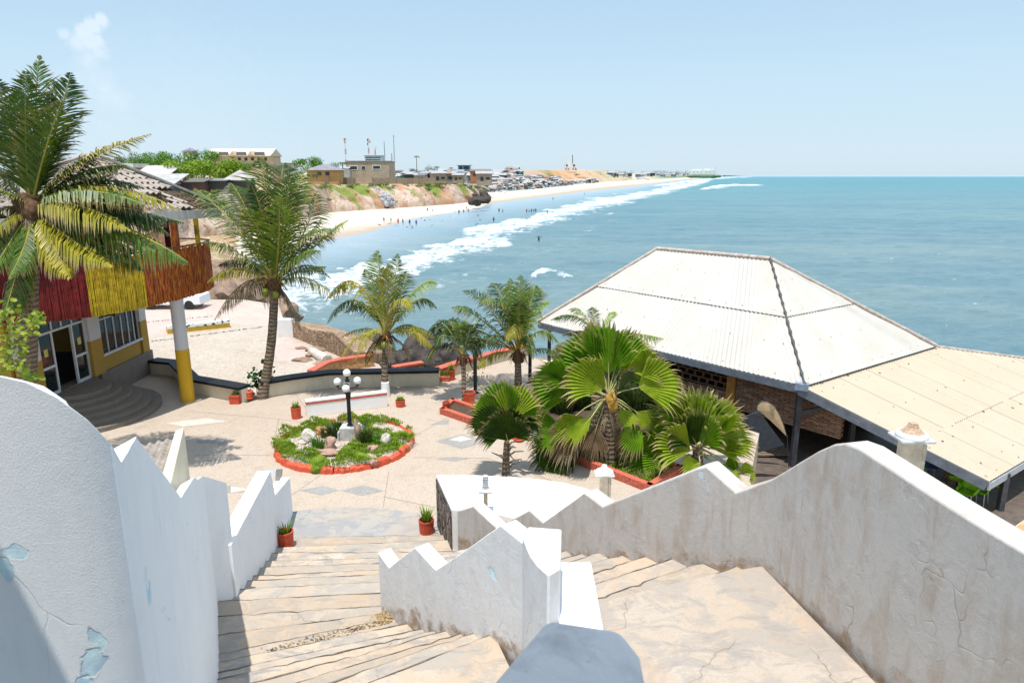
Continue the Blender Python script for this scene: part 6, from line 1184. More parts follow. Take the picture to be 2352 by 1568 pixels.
for nm, S, mat, amp in (('headland', SN, M_earth, 1.0), ('far_shore', SF, M_far, 1.0)):
    D = dens([list(s) for s in S], 16 if nm == 'headland' else 12)
    loft('beach', [[w.lerp(b, f) for f in (-.12, 0, .15, .4, .7, 1, 1.06)] for w, b, tp in D], M_sand, lambda p, i, j: p + Vector((0, 0, -.25 if j == 6 else (-.5 if j == 0 else 0))))
    rows = []
    for w, b, tp in D:
        back = Vector((-.55, .83, 0)); r_ = [b + (b - tp).normalized() * 0 - Vector((0, 0, .5))]
        for k in range(1, 15): f = k / 14; q = b.lerp(tp, f); q.z = b.z + (tp.z - b.z) * (f ** .75 if nm == 'headland' else f); r_.append(q)
        for k in (1.5, 4, 10, 25, 60, 140): r_.append(tp + back * k * (4 if nm == 'headland' else 14) + Vector((0, 0, .02 * k if nm == 'headland' else -.03 * k)))
        rows.append(r_)
    def fn(p, i, j, nm=nm):
        if j == 0: return p
        k = 1 if j <= 14 else .3; s_ = 1 if nm == 'headland' else 3.2; d = (float(fbm(p.x * .09 / s_ + 5, p.y * .09 / s_ + p.z * .25 / s_, 4)) - .5) * 6.5 * s_ * k * min(1, j / 3); d2 = (float(fbm(p.x * .05 / s_, p.y * .05 / s_ + 3, 3)) - .5) * 1.4 * k
        return p + Vector((.5 * d, -.85 * d, d2 * min(1, j / 4)))
    loft(nm, rows, mat, fn)
# rocky bank and rough ground between the court and the beach
XL = [(38, -12), (50, -15), (60, -19), (80, -27), (100, -38), (130, -50), (175, -66), (240, -80)]
def bank(u, v):
    Y = 40 + 150 * v ** 1.4; xl = float(itp(XL, np.array([Y]))[0]); X = xl + 4 - (5 + 90 * u ** 1.3 + (Y - 40) * .2 * u); d = max(0, xl - X); top_ = -9.3 if Y < 60 else max(-12.9, -9.3 - (Y - 60) * .07)
    z = min(-15.2 + d * .42, top_) + (float(fbm(X * .22, Y * .22, 4)) - .5) * 2.2 * min(1, d / 4)
    if Y < 49 and d > 1: z = min(z, -9.25)
    return Vector((X, Y, z))
m = MB(); m.sheet(bank, 60, 90); build('rocky_bank', m, M_earth, None, 180, kind='structure')
m = MB(); m.poly([(-400, -5, -10.5), (-25.5, -5, -10.5), (-25.5, 29, -10.5), (-60, 60, -10.5), (-90, 150, -9), (-400, 400, -6)]); build('back_ground', m, M_earth, kind='structure'); m = MB(); m.poly([(-60, 112, -9.5), (-250, 700, -4.6), (-900, 2500, -3.2), (-5000, 2500, -3.2), (-5000, -5, -8), (-399, -5, -10.4), (-380, 380, -6.2), (-89, 152, -8.9)]); build('inland_ground', m, M_earth, kind='structure')
M_seark = plain('dark_sea_rock', (.075, .06, .05), .8, .5, 2, .8, bd=.1); M_brk = plain('brown_rock', (.32, .22, .16), .95, .4, 1.5, .8, bd=.1)
def boulder(px, z, r, mat, label, seed, sq=(1, 1, .8), group='boulders along the shore'):
    a = pz(px[0], px[1], z); m = MB(); m.blob(a, r, seed, 3, .45, sq); build('boulder', m, mat, None, 40, 0, 2, label, 'boulder', group)
for k, (px, r) in enumerate((((858, 808), 1.3), ((880, 826), 1.2), ((842, 822), 1.1), ((910, 832), 1.0), ((940, 835), .9), ((968, 800), 1.2), ((985, 818), 1.2), ((1005, 826), 1.0), ((1030, 822), 1.2), ((955, 820), .8), ((830, 800), 1.0))): boulder(px, -12.2, r, M_seark, 'wet dark boulder at the water below the red topped walls', k + 5)
for k, (px, z, r) in enumerate((((500, 690), -10.5, 2.2), ((540, 680), -11, 2.6), ((580, 690), -11.5, 2.0), ((470, 680), -10.2, 2.4), ((615, 700), -12.5, 1.8), ((640, 715), -12.8, 1.5), ((560, 655), -12, 3), ((520, 645), -11.5, 3.2), ((600, 665), -12.6, 2.4), ((440, 660), -10.5, 3), ((660, 728), -12.8, 1.2))): boulder(px, z, r, M_brk, 'big brown boulder on the rocky bank beyond the pale court', k + 40)
for k in range(16): boulder((1082 + (k * 37 % 42), 446 + (k * 23 % 18)), -13 + (k % 4) * .9, 1.3 + .5 * (k % 3), M_seark, 'dark undercut rock at the point of the grassy cliff', k + 70, (1.2, 1, .8), 'dark rocks at the point')
m = MB(); rr = random.Random(21)
for k in range(110): f = rr.random(); a = pY(852 + 48 * f + rr.gauss(0, 7), 436 + 34 * f + rr.gauss(0, 3), 312 - 12 * f); m.blob(a + Vector((0, -2, 0)), rr.uniform(.8, 1.7), k, 1, .4)
build('riprap', m, plain('grey_boulders', (.38, .38, .39), .95, .35, .6), None, None, kind='stuff')
fl2 = thing('fallen_log', 'pale tree trunk lying on the broken ground by the sea wall', 'log', pz(738, 826, COURT)); a, b = pz(716, 806, COURT + .15), pz(752, 828, COURT + .15); m = MB(); m.tube([a, b], [.22, .28], 10); build('trunk', m, M_palest, fl2, 50)
for k in range(6): boulder((690 + (k * 29 % 110), 800 + (k * 17 % 40)), COURT, .22 + .1 * (k % 3), M_brk, 'loose brown stone on the broken ground by the sea wall', k + 90, (1.3, 1, .5), 'loose stones by the sea wall')
# white car on the court
ca = pz(404, 706, COURT); car = thing('parked_car', 'white car parked at the far edge of the pale court, behind the column', 'car', (ca.x, ca.y, COURT)); M_car = plain('white_car_paint', (.80, .81, .82), .25, .02, 2, .02, .5)
m = MB(); pr = [(-2.1, .3), (-2.15, .75), (-1.95, .95), (-1.1, 1.02), (-.6, 1.45), (.9, 1.5), (1.7, 1.05), (2.1, .95), (2.15, .35)]
for y0, y1 in ((-.85, .85),):
    A = [m.vert((ca.x + x, ca.y + y0 + (.12 if z > 1.1 else 0), COURT + z)) for x, z in pr]; B_ = [m.vert((ca.x + x, ca.y + y1 - (.12 if z > 1.1 else 0), COURT + z)) for x, z in pr]; m.face(A); m.face(B_[::-1])
    for k in range(len(pr)): m.face((A[k], B_[k], B_[(k + 1) % len(pr)], A[(k + 1) % len(pr)]))
recalc(build('body', m, M_car, car, 40, .05, 3))
for x in (-1.35, 1.35):
    for y in (-.86, .72): m = MB(); m.tube([(ca.x + x, ca.y + y, COURT + .32), (ca.x + x, ca.y + y + .16, COURT + .32)], .32, 16); build('wheel', m, plain('tyre', (.03, .03, .03), .8) if 'tyre' not in bpy.data.materials else bpy.data.materials['tyre'], car, 40)
for q in ([(-.95, 1.05), (-.55, 1.40), (.1, 1.43), (.1, 1.05)], [(.2, 1.05), (.2, 1.43), (.85, 1.43), (1.5, 1.05)]): m = MB(); m.poly([(ca.x + x, ca.y - .86 + (.12 if z > 1.2 else .02), COURT + z) for x, z in q]); build('window', m, M_glass, car)

# scrub on the headland slopes
m = MB(); rr = random.Random(31); DN = dens([list(q) for q in SN], 16)
for k in range(150):
    i = rr.randrange(len(DN)); w, b, tp = DN[i]; f = rr.choice((rr.uniform(.85, 1.0), rr.uniform(.3, 1), 1.0)); p = b.lerp(tp, f); p.z = b.z + (tp.z - b.z) * f ** .75; s_ = rr.uniform(.5, 1.5)
    for j in range(40):
        d = Vector((rr.gauss(0, 1), rr.gauss(-.3, 1), abs(rr.gauss(.3, .8)))).normalized(); q = p + Vector((0, -.8, 0)) + Vector((d.x * 1.6, d.y, d.z * .9)) * s_ * rr.uniform(.5, 1); u = d.orthogonal().normalized() * s_ * .3; v = d.cross(u).normalized() * s_ * .2; m.poly([q - u, q - v, q + u, q + v])
build('scrub', m, leafmat('scrub_leaf', (.06, .10, .015), (.17, .22, .04), .15), None, None, kind='stuff', label='low scrub scattered over the headland slopes')
# ================================================================ the town on the headland and the far shore
def q2(t): return (229.7 + .2279 * t[0], 306.2 + .2279 * t[1])
MC = {}
def flatm(name, col, rough=.85, var=.15):
    if name not in MC: MC[name] = plain(name, col, rough, var, .4, .2)
    return MC[name]
GL = flatm('dark_window', (.04, .05, .06), .3, .1)
def rect(m, x0, x1, y0, y1, Y, d):
    """block whose front face fills the pixel rectangle at distance Y, d metres deep"""
    a, b = pY(x0, y1, Y), pY(x1, y0, Y); m.box(a.x, Y, a.z, b.x, Y + d, b.z); return a, b
def house(label, x0, x1, y0, y1, Y, d, wall_, roof, rk='flat', wins=(), name='house', cat='house', group=None, over=.4, rh=0, drop=3, framec=None):
    a, b = pY(x0, y1, Y), pY(x1, y0, Y); t = thing(name, label, cat, ((a.x + b.x) / 2, Y, a.z - drop), group); m = MB(); m.box(a.x, Y, a.z - drop, b.x, Y + d, b.z); build('wall', m, wall_, t)
    m = MB(); X0, X1, Y0, Y1, z = a.x - over, b.x + over, Y - over, Y + d + over, b.z + .01
    if rk == 'flat': m.box(X0, Y0, z, X1, Y1, z + max(.3, rh))
    elif rk == 'shed': m.prism([(X0, Y0), (X1, Y0), (X1, Y1), (X0, Y1)], [z, z, z + rh, z + rh], [z + .15, z + .15, z + rh + .15, z + rh + .15])
    elif rk == 'hip':
        e = min((X1 - X0), (Y1 - Y0)) * .5; i = [m.vert(p) for p in ((X0, Y0, z), (X1, Y0, z), (X1, Y1, z), (X0, Y1, z), (X0 + e, (Y0 + Y1) / 2, z + rh), (X1 - e, (Y0 + Y1) / 2, z + rh))]
        for q in ((0, 1, 5, 4), (1, 2, 5), (2, 3, 4, 5), (3, 0, 4), (3, 2, 1, 0)): m.face([i[k] for k in q])
    else:
        i = [m.vert(p) for p in ((X0, Y0, z), (X1, Y0, z), (X1, Y1, z), (X0, Y1, z), (X0, (Y0 + Y1) / 2, z + rh), (X1, (Y0 + Y1) / 2, z + rh))]
        for q in ((0, 1, 5, 4), (1, 2, 5), (2, 3, 4, 5), (3, 0, 4), (3, 2, 1, 0)): m.face([i[k] for k in q])
    build('roof', m, roof, t)
    for w in wins:
        m = MB(); p, q = pY(w[0], w[3], Y), pY(w[1], w[2], Y)
        if framec: k = (q.x - p.x) * .10; mf = MB(); mf.box(p.x - k, Y - .12, p.z - k, q.x + k, Y - .004, q.z + k); f_ = build('window_frame', mf, framec, t); m.box(p.x, Y - .16, p.z, q.x, Y - .121, q.z); build('pane', m, GL, f_)
        else: m.box(p.x, Y - .1, p.z, q.x, Y - .004, q.z); build('window', m, GL, t)
    return t
WHT = flatm('town_white', (.72, .71, .68)); CRM = flatm('town_cream', (.66, .50, .34)); BRN = flatm('town_brown', (.36, .29, .22)); GRY = flatm('town_grey', (.38, .38, .39)); RST = flatm('town_rust', (.40, .19, .10)); BLU = flatm('town_blue', (.05, .16, .42)); DRK = flatm('town_dark', (.07, .065, .06)); ORG_ = flatm('town_orange', (.50, .29, .12)); PLR = flatm('pale_roof_sheet', (.42, .41, .39)); TLR = flatm('pale_tile_roof', (.68, .60, .52)); TIMB = flatm('town_timber', (.30, .24, .19)); GRN = flatm('town_green', (.05, .30, .16))
ht = house('peach three storey hotel with broken white roof above the trees', 480, 618, 358, 402, 330, 16, CRM, TLR, 'gable', [(532 + k * 15, 538 + k * 15, 362, 369) for k in range(6)] + [(550 + k * 15, 556 + k * 15, 376, 383) for k in range(5)], 'hotel', 'building', rh=3.4, over=.8, drop=4)
for k, x in enumerate((502, 543, 585)):
    a = pY(x, 357, 329.5); m = MB(); m.poly([a, pY(x + 24, 357, 329.5), pY(x + 22, 349, 333.5), pY(x - 6, 349, 333.5)]); build('roof_gap', m, DRK, ht)
    m = MB(); g0, g1, g2 = pY(x - 18, 358, 328.6), pY(x - 2, 358, 328.6), pY(x - 10, 347, 328.6); i = [m.vert(p) for p in (g0, g1, g2, g0 + Vector((0, 6, 0)), g1 + Vector((0, 6, 0)), g2 + Vector((0, 6, 0)))]
    for q in ((0, 1, 2), (5, 4, 3), (0, 2, 5, 3), (2, 1, 4, 5)): m.face([i[k2] for k2 in q])
    build('gable', m, CRM, ht)
house('white roof hut with purple cap above the tree tops', 421, 443, 347, 362, 300, 5, WHT, flatm('purple_roof', (.28, .20, .32)), 'hip', (), 'roof_hut', 'building', rh=1.5)
house('two storey white and brown school block beside the hotel', 622, 670, 376, 404, 345, 9, WHT, flatm('red_brown_roof', (.34, .22, .18)), 'flat', [(624 + k * 8, 629 + k * 8, 380, 386) for k in range(6)] + [(624 + k * 8, 629 + k * 8, 392, 397) for k in range(6)], 'school_block', 'building', over=.8)
house('orange walled bungalow with grey hip roof', 706, 776, 391, 410, 302, 11, ORG_, flatm('slate_grey_roof', (.24, .24, .27)), 'hip', [(730, 738, 395, 403), (748, 756, 395, 403)], 'bungalow', 'house', rh=2.6, over=1)
bb_ = house('big bare brown flat roofed block with three white framed windows', 797, 893, 371, 412, 352, 18, flatm('bare_render', (.42, .34, .255)), flatm('grey_brown_roof', (.30, .27, .24)), 'flat', [(804, 820, 382, 389), (831, 839, 382, 389), (857, 873, 381, 388)], 'concrete_block_house', 'building', over=.35, framec=WHT)
m = MB(); a = pY(890, 371, 351.5); 
for k in range(5): m.box(a.x + .1 + k * .6, 351, a.z - 9 + k * 1.4, a.x + .9 + k * .6, 353, a.z - 8.8 + k * 1.4)
build('outside_stair', m, BRN, bb_)
house('blue and white banded office roof behind the bare brown block', 838, 876, 358, 372, 470, 10, flatm('pale_blue_office', (.50, .60, .68)), GRY, 'flat', [(840, 874, 361, 363), (840, 874, 366, 368)], 'office_block', 'building')
house('small white house between the bungalow and the bare brown block', 778, 797, 389, 410, 345, 7, WHT, PLR, 'shed', [(784, 788, 396, 400)], rh=1)
house('long corrugated grey roofed shed under the trees at the left', 306, 380, 408, 424, 192, 9, flatm('shed_wall', (.30, .27, .24)), flatm('striped_roof', (.48, .46, .45)), 'shed', (), 'shed', 'shed', rh=3.2)
house('white sheet roofed shed with blue wall near the cliff edge', 318, 396, 424, 440, 168, 7, flatm('dull_blue_wall', (.10, .17, .30)), PLR, 'shed', [(352, 360, 427, 436), (372, 378, 427, 436)], 'shed', 'shed', rh=2.4, over=.8)
house('low dark shack with rusty sheet walls on the cliff edge', 418, 466, 419, 440, 172, 5, flatm('dark_rust', (.13, .07, .06)), flatm('dark_roof', (.14, .13, .12)), 'shed', [(430, 440, 424, 434)], 'shack', 'shack', rh=.8)
house('shack with a bright blue side panel on the cliff edge', 468, 517, 416, 440, 175, 5, DRK, flatm('green_grey_roof', (.20, .22, .19)), 'shed', (), 'shack', 'shack', rh=.5)
m = MB(); a, b = pY(468, 441, 174.9), pY(477, 415, 174.9); m.box(a.x, 174.7, a.z, b.x, 174.98, b.z); build('blue_panel', m, BLU, bpy.data.objects['shack.001'])
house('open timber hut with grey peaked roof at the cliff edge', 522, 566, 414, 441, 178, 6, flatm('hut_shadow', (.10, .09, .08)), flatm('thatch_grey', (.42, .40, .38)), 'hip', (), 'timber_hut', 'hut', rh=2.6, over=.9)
house('red and white low house at the far left behind the palm', 255, 305, 385, 408, 210, 8, flatm('brick_red', (.42, .16, .09)), WHT, 'flat', (), rh=1.2)
house('blue glass fronted building on the skyline', 1052, 1080, 380, 391, 900, 14, flatm('glass_blue', (.13, .32, .46), .3), DRK, 'flat', [(1055, 1062, 382, 389), (1065, 1077, 382, 389)], 'glass_building', 'building', over=2)
house('long low white warehouse along the skyline', 1010, 1188, 389.5, 393, 1150, 20, WHT, PLR, 'flat', (), 'warehouse', 'building')
house('brown timber house at the edge of the fenced plateau', 1080, 1125, 393, 412, 470, 8, RST, flatm('brown_roof', (.24, .17, .15)), 'shed', [(1086, 1093, 398, 404)], rh=1.2)
# fences on the plateau
def fence(label, x0, x1, y0, y1, Y0, Y1, mat, n):
    t = thing('fence', label, 'fence', pY(x0, y1, Y0)); m = MB(); rr_ = random.Random(n)
    for k in range(n):
        f0, f1 = k / n, (k + .86) / n; Y = Y0 + (Y1 - Y0) * f0; a, b = pY(x0 + (x1 - x0) * f0, y1, Y), pY(x0 + (x1 - x0) * f1, y0 + rr_.uniform(-.6, .6), Y); m.box(a.x, Y, a.z - 1, b.x, Y + .12, b.z)
    build('plank_screen', m, mat, t)
    for k in range(0, n + 1, max(1, n // 7)):
        f = k / n; Y = Y0 + (Y1 - Y0) * f - .25; a, b = pY(x0 + (x1 - x0) * f, y1, Y), pY(x0 + (x1 - x0) * f, y0 - 1.6, Y); m = MB(); m.box(a.x - .12, Y, a.z - 1, a.x + .12, Y + .2, b.z); build('post', m, TIMB, t)
fence('grey plank fence left of the tan panel on the cliff top', 746, 817, 408, 422, 300, 318, TIMB, 26); fence('long weathered plank fence along the grassy cliff top', 856, 1000, 409, 422, 325, 372, flatm('fence_plank', (.36, .27, .20)), 48)
t = thing('wall_panel', 'plain tan wall panel between the two plank fences', 'wall', pY(836, 422, 321)); m = MB(); rect(m, 819, 854, 408, 423, 321, .4); build('panel', m, flatm('tan_panel', (.46, .36, .26)), t)
# masts
def mast(label, x, y0, y1, Y, w, mat, head=0):
    t = thing('radio_mast', label, 'mast', pY(x, y1, Y)); a, b = pY(x, y1, Y), pY(x, y0, Y); m = MB(); n = 12; H = b.z - a.z
    for s_ in range(3):
        an = s_ * 2.094; m.tube([(a.x + w * math.cos(an), Y + w * math.sin(an), a.z), (a.x + w * .35 * math.cos(an), Y + w * .35 * math.sin(an), b.z)], .10 * max(1, Y / 500), 4)
    for k in range(n):
        z0, z1 = a.z + H * k / n, a.z + H * (k + 1) / n; q = w * (1 - .65 * k / n); sg_ = 1 if k % 2 else -1; m.tube([(a.x - q * sg_, Y, z0), (a.x + q * sg_, Y, z1)], .08 * max(1, Y / 500), 4)
    build('lattice', m, mat, t)
    for k in range(head): m = MB(); an = k * 2.1; z = b.z - H * (.05 + .09 * (k // 2)); m.box(a.x + (w + .5) * math.cos(an) - .35, Y - .3, z - 1.1, a.x + (w + .5) * math.cos(an) + .35, Y + .3, z + .6); build('antenna', m, RST if k % 2 else WHT, t)
RW = NT('red_white_bands'); _z = RW.sep(RW.pos())[2]; RW = RW.fin(RW.ramp(RW.math('FRACT', RW.math('DIVIDE', _z, 9)), [(.49, (.45, .05, .04)), (.51, (.75, .73, .72))]), .6)
mast('red and white lattice mast left of the bare brown block', 795, 317, 372, 620, .9, RW, 3); mast('red and white mast with antennas right above the bare brown block', 848, 318, 372, 600, .9, RW, 6); mast('short red mast beside the blue white office', 862, 338, 358, 640, .6, RW, 1); mast('thin grey mast, second from the right of the group', 884, 324, 370, 700, .45, GRY); mast('tallest thin grey mast at the right of the group', 906, 310, 370, 720, .45, GRY, 1); mast('short twin aerial at the foot of the tallest thin mast', 900, 352, 370, 660, .8, GRY)
# trees on the headland: trunk with limbs and a crown of many leaf clumps
T_A = leafmat('tree_green', (.05, .15, .01), (.13, .27, .02), .2); T_B = leafmat('tree_lime', (.13, .25, .01), (.27, .37, .025), .25); T_C = leafmat('tree_dark', (.03, .08, .018), (.08, .14, .035), .15); T_F = leafmat('tree_hazy', (.05, .10, .06), (.10, .15, .09), .1)
TREED = {}
def tree(label, x0, x1, y0, y1, Y, mat, seed, ybase=None, n=900, group='trees on the headland', cat='tree'):
    a, b = pY(x0, y1, Y), pY(x1, y0, Y); w, h = b.x - a.x, b.z - a.z; c = Vector(((a.x + b.x) / 2, Y, (a.z + b.z) / 2)); rr_ = random.Random(seed); gz_ = pY(x0, ybase, Y).z if ybase else a.z - h * .5
    t = thing('leafy_tree', label, cat, (c.x, Y, gz_), group); m = MB(); base = Vector((c.x, Y, gz_)); lobes = []
    for k in range(11): an = rr_.uniform(0, 6.28); el_ = rr_.uniform(-.6, 1); lobes.append((c + Vector((math.cos(an) * w * .36 * math.sqrt(1 - el_ * el_ * .5), math.sin(an) * w * .36, el_ * h * .30)), rr_.uniform(.18, .30) * min(w, h * 1.6)))
    m.tube([base, base.lerp(c, .5), c], [w * .035, w * .028, w * .012], 8)
    for p, r_ in lobes[:7]: m.tube([base.lerp(c, .45), p], [w * .018, w * .005], 5)
    build('trunk', m, M_trunk, t, 60); m = MB(); s_ = max(.16, w * .026)
    for k in range(n):
        p, r_ = rr_.choice(lobes); d = Vector((rr_.gauss(0, 1), rr_.gauss(0, 1), rr_.gauss(.15, 1))).normalized(); q = p + Vector((d.x * r_ * 1.2, d.y * r_ * 1.2, d.z * r_ * .72)) * rr_.uniform(.6, 1.08); nn_ = (d + Vector((rr_.gauss(0, .5), rr_.gauss(0, .5), rr_.gauss(.3, .5)))).normalized(); u = nn_.orthogonal().normalized(); v = nn_.cross(u); z_ = s_ * rr_.uniform(.6, 1.5)
        an = rr_.uniform(0, 6.28); u, v = u * math.cos(an) + v * math.sin(an), v * math.cos(an) - u * math.sin(an); i = [m.vert(x) for x in (q - u * z_, q - v * z_ * .6 + nn_ * z_ * .2, q + u * z_, q + v * z_ * .6 + nn_ * z_ * .15)]; m.face(i)
    build('crown', m, mat, t); return t
for k, (lab, x0, x1, y0, y1, Y, mt, yb, n) in enumerate([('broad yellow green tree in front, left of centre of the grove', 378, 470, 370, 418, 205, T_B, 432, 2600), ('broad yellow green tree in front of the hotel', 455, 560, 366, 418, 200, T_B, 434, 2800), ('dark green tall tree with a feathery top left of the hotel', 430, 500, 344, 395, 240, T_A, 415, 1900), ('green tree at the middle of the grove behind the yellow green trees', 360, 440, 352, 400, 250, T_A, 415, 1900), ('flat topped green tree at the left of the grove', 325, 385, 346, 385, 255, T_A, 412, 1500), ('round green tree behind the corrugated shed', 290, 350, 360, 402, 230, T_A, 415, 1600), ('yellow green bush at the left beside the tiled roof', 245, 300, 368, 412, 175, T_B, 425, 1500), ('green tree peeping over the far left roofs', 270, 320, 352, 382, 270, T_C, 400, 1000), ('green tree right in front of the hotel wall', 520, 575, 372, 405, 250, T_A, 418, 1400), ('round green tree left of the bungalow', 676, 737, 362, 396, 335, T_A, 408, 1500), ('green tree right of the bungalow', 750, 778, 371, 396, 340, T_A, 408, 800), ('grey green tree on the skyline', 975, 992, 377, 396, 640, T_C, 400, 500), ('second grey green tree on the skyline beside the first', 989, 1005, 380, 397, 640, T_C, 400, 500), ('small round tree on the skyline near the fence end', 940, 956, 385, 396, 600, T_C, 399, 400), ('green bushes on the cliff lip behind the tall palm', 560, 580, 425, 447, 182, T_B, 450, 500), ('bright bush on the cliff face left of the tall palm', 548, 566, 436, 452, 176, T_B, 455, 400), ('bush on the slope right of the tall palm', 700, 720, 450, 475, 225, T_B, 480, 500), ('small bush by the timber hut', 528, 545, 432, 445, 170, T_B, 448, 300), ('dark bush before the bungalow', 715, 738, 394, 410, 290, T_C, 414, 400)]):
    tree(lab, x0, x1, y0, y1, Y, mt, k + 3, yb, n)
for k, (x, yt, yb, Y) in enumerate(((787, 372, 405, 345), (1036, 382, 398, 700), (957, 356, 400, 560), (1004, 380, 398, 620))):
    c = pY(x, yt + 5, Y); t = thing('coconut_palm', ('dark palm just left of the bare brown block', 'tiny palm on the skyline left of the blue glass building', 'tall thin palm standing alone on the skyline', 'tiny palm by the skyline trees')[k], 'palm tree', pY(x, yb, Y)); m = MB(); m.tube([pY(x, yb, Y), c], [.3, .2], 6); build('trunk', m, M_trunk, t, 60); rr = random.Random(k)
    for j in range(11): an = j * .571 + k; d = Vector((math.cos(an), math.sin(an), 0)); l = (2.6 if k < 1 else 2.4) * rr.uniform(.8, 1.1); frond(t, c, c + d * l * .5 + UP * .8, c + d * l - UP * rr.uniform(-.4, 1.2), 'd', .6, .3, 12, .09, j)
# crowded village on the slope beyond the point
DF = dens([list(s) for s in SF], 12)
def slope_pt(s_, v):
    i = min(int(s_ * 12), len(DF) - 2); w, b, tp = DF[i]; w2, b2, tp2 = DF[i + 1]; f = s_ * 12 - i; p = b.lerp(tp, v).lerp(b2.lerp(tp2, v), f); return p
protos = []
pal = [(WHT, PLR), (GRY, flatm('rust_roof', (.34, .22, .16))), (BRN, GRY), (flatm('faded_blue', (.20, .30, .42)), PLR), (RST, GRY), (DRK, flatm('pale_grey_roof', (.36, .37, .38))), (GRN, PLR), (flatm('sun_grey_wood', (.40, .36, .31)), flatm('dark_sheet', (.16, .16, .17)))]
for k, (a, b) in enumerate(pal):
    m = MB(); w, d, h = 2.6 + .5 * (k % 3), 2.2 + .4 * (k % 2), 2.6 + .4 * (k % 3); m.box(-w, -d, -2.5, w, d, h); m.mi = 1; i = [m.vert(p) for p in ((-w - .5, -d - .6, h + .02), (w + .5, -d - .6, h + .02), (w + .5, d + .5, h + 1.3), (-w - .5, d + .5, h + 1.3), (-w - .5, -d - .6, h + .22), (w + .5, -d - .6, h + .22), (w + .5, d + .5, h + 1.5), (-w - .5, d + .5, h + 1.5))]
    for q in ((0, 3, 2, 1), (4, 5, 6, 7), (0, 1, 5, 4), (1, 2, 6, 5), (2, 3, 7, 6), (3, 0, 4, 7)): m.face([i[j] for j in q])
    m.mi = 2; m.box(-w * .5, -d - .03, -.2, -w * .1, -d + .1, 1.9); m.box(w * .2, -d - .03, .5, w * .7, -d + .1, 1.7); me_ = build('shanty_house', m, [a, b, GL]); protos.append(me_)
used = set(); rr = random.Random(77); nm_ = 0
LBL = ['white walled shanty house in the crowd above the far beach', 'grey shanty house with rusty roof in the crowd above the far beach', 'brown shanty house in the crowd above the far beach', 'faded blue shanty house in the crowd above the far beach', 'rust red shanty house in the crowd above the far beach', 'dark shanty house with pale roof in the crowd above the far beach', 'green shanty house in the crowd above the far beach', 'grey wooden shanty house in the crowd above the far beach']
for k in range(285):
    s_ = 1.0 + 2.6 * rr.random() ** 1.25 if k < 240 else rr.uniform(3.2, 4.6); v = rr.random() * (1.0 if s_ < 2.2 else (.45 if s_ < 3.4 else .10)) ; p = slope_pt(s_, v); j = rr.randrange(len(protos)); o = protos[j] if j not in used else protos[j].copy()
    if j in used: COL.objects.link(o)
    used.add(j); o.location = p + Vector((0, -4, .6)); o.rotation_euler = (0, 0, rr.uniform(-.5, .5)); f = rr.uniform(.6, 1.25); o.scale = (f, f, f * rr.uniform(.7, 1.2)); props(o, LBL[j], 'house', 'shanty houses %s above the far beach' % ('white', 'rusty roofed', 'brown', 'faded blue', 'rust red', 'pale roofed dark', 'green', 'grey wooden')[j])
for j, o in enumerate(protos):
    if j not in used: bpy.data.objects.remove(o)
m = MB()
for k in range(700): p = slope_pt(1.0 + 3.4 * rr.random(), rr.random() * .16 - .02) + Vector((rr.gauss(0, 3), -6, 0)); s_ = rr.uniform(.3, 1.3); m.mi = rr.randrange(4); m.box(p.x - s_ * 1.6, p.y - s_, p.z - .5, p.x + s_ * 1.6, p.y + s_, p.z + s_ * 1.2)
build('beach_clutter', m, [WHT, DRK, GRY, flatm('faded_blue', 0)], None, kind='stuff', label='nets, boats and rubbish heaped along the top of the far beach')
# plateau houses behind the fence
rr = random.Random(15)
for k in range(30):
    x = 1005 + 120 * rr.random(); y = 396 + 16 * rr.random() ** 1.2; Y = 430 + (412 - y) * 22; j = rr.randrange(len(protos)); o = protos[j].copy(); COL.objects.link(o); p = pY(x, y + 4, Y); o.location = p; f = rr.uniform(.8, 1.5); o.scale = (f, f, f * .9); o.rotation_euler = (0, 0, rr.uniform(-.4, .4)); props(o, LBL[j].replace('above the far beach', 'behind the plank fence'), 'house', 'shanty houses %s behind the plank fence' % ('white', 'rusty roofed', 'brown', 'faded blue', 'rust red', 'pale roofed dark', 'green', 'grey wooden')[j])
for k in range(24):
    x = 900 + 110 * rr.random(); y = 394 + 14 * rr.random(); Y = 420 + (412 - y) * 22; j = rr.randrange(len(protos)); o = protos[j].copy(); COL.objects.link(o); p = pY(x, y + 4, Y); o.location = p; f = rr.uniform(.7, 1.3); o.scale = (f, f, f * .8); props(o, LBL[j].replace('above the far beach', 'behind the plank fence'), 'house', 'shanty houses %s behind the plank fence' % ('white', 'rusty roofed', 'brown', 'faded blue', 'rust red', 'pale roofed dark', 'green', 'grey wooden')[j])
# white headframe on the orange hill, pink stalls, castle, far trees
t = thing('headframe', 'white two legged tower building with masts on the orange hill', 'tower', pY(1311, 393, 1290)); m = MB(); rect(m, 1297, 1326, 376, 386, 1290, 14); build('white_house', m, WHT, t); m = MB()
for x in (1299, 1305, 1316, 1322): rect(m, x, x + 3, 385.9, 395, 1290, 12)
build('support_legs', m, GRY, t); m = MB(); rect(m, 1300, 1304, 378, 382, 1289.5, .4); rect(m, 1316, 1321, 378, 382, 1289.5, .4); build('opening', m, DRK, t)
for x0, y0, x1, y1, w in ((1315, 376, 1315, 356, .9), (1309, 376, 1314, 362, .5), (1320, 376, 1315, 362, .5), (1302, 376, 1304, 364, .5), (1308, 376, 1304, 364, .5)): m = MB(); m.tube([pY(x0, y0, 1296), pY(x1, y1, 1296)], w * .8, 5); build('mast', m, DRK if w > .8 else WHT, t)
PNK = flatm('pink_cloth', (.70, .16, .38))
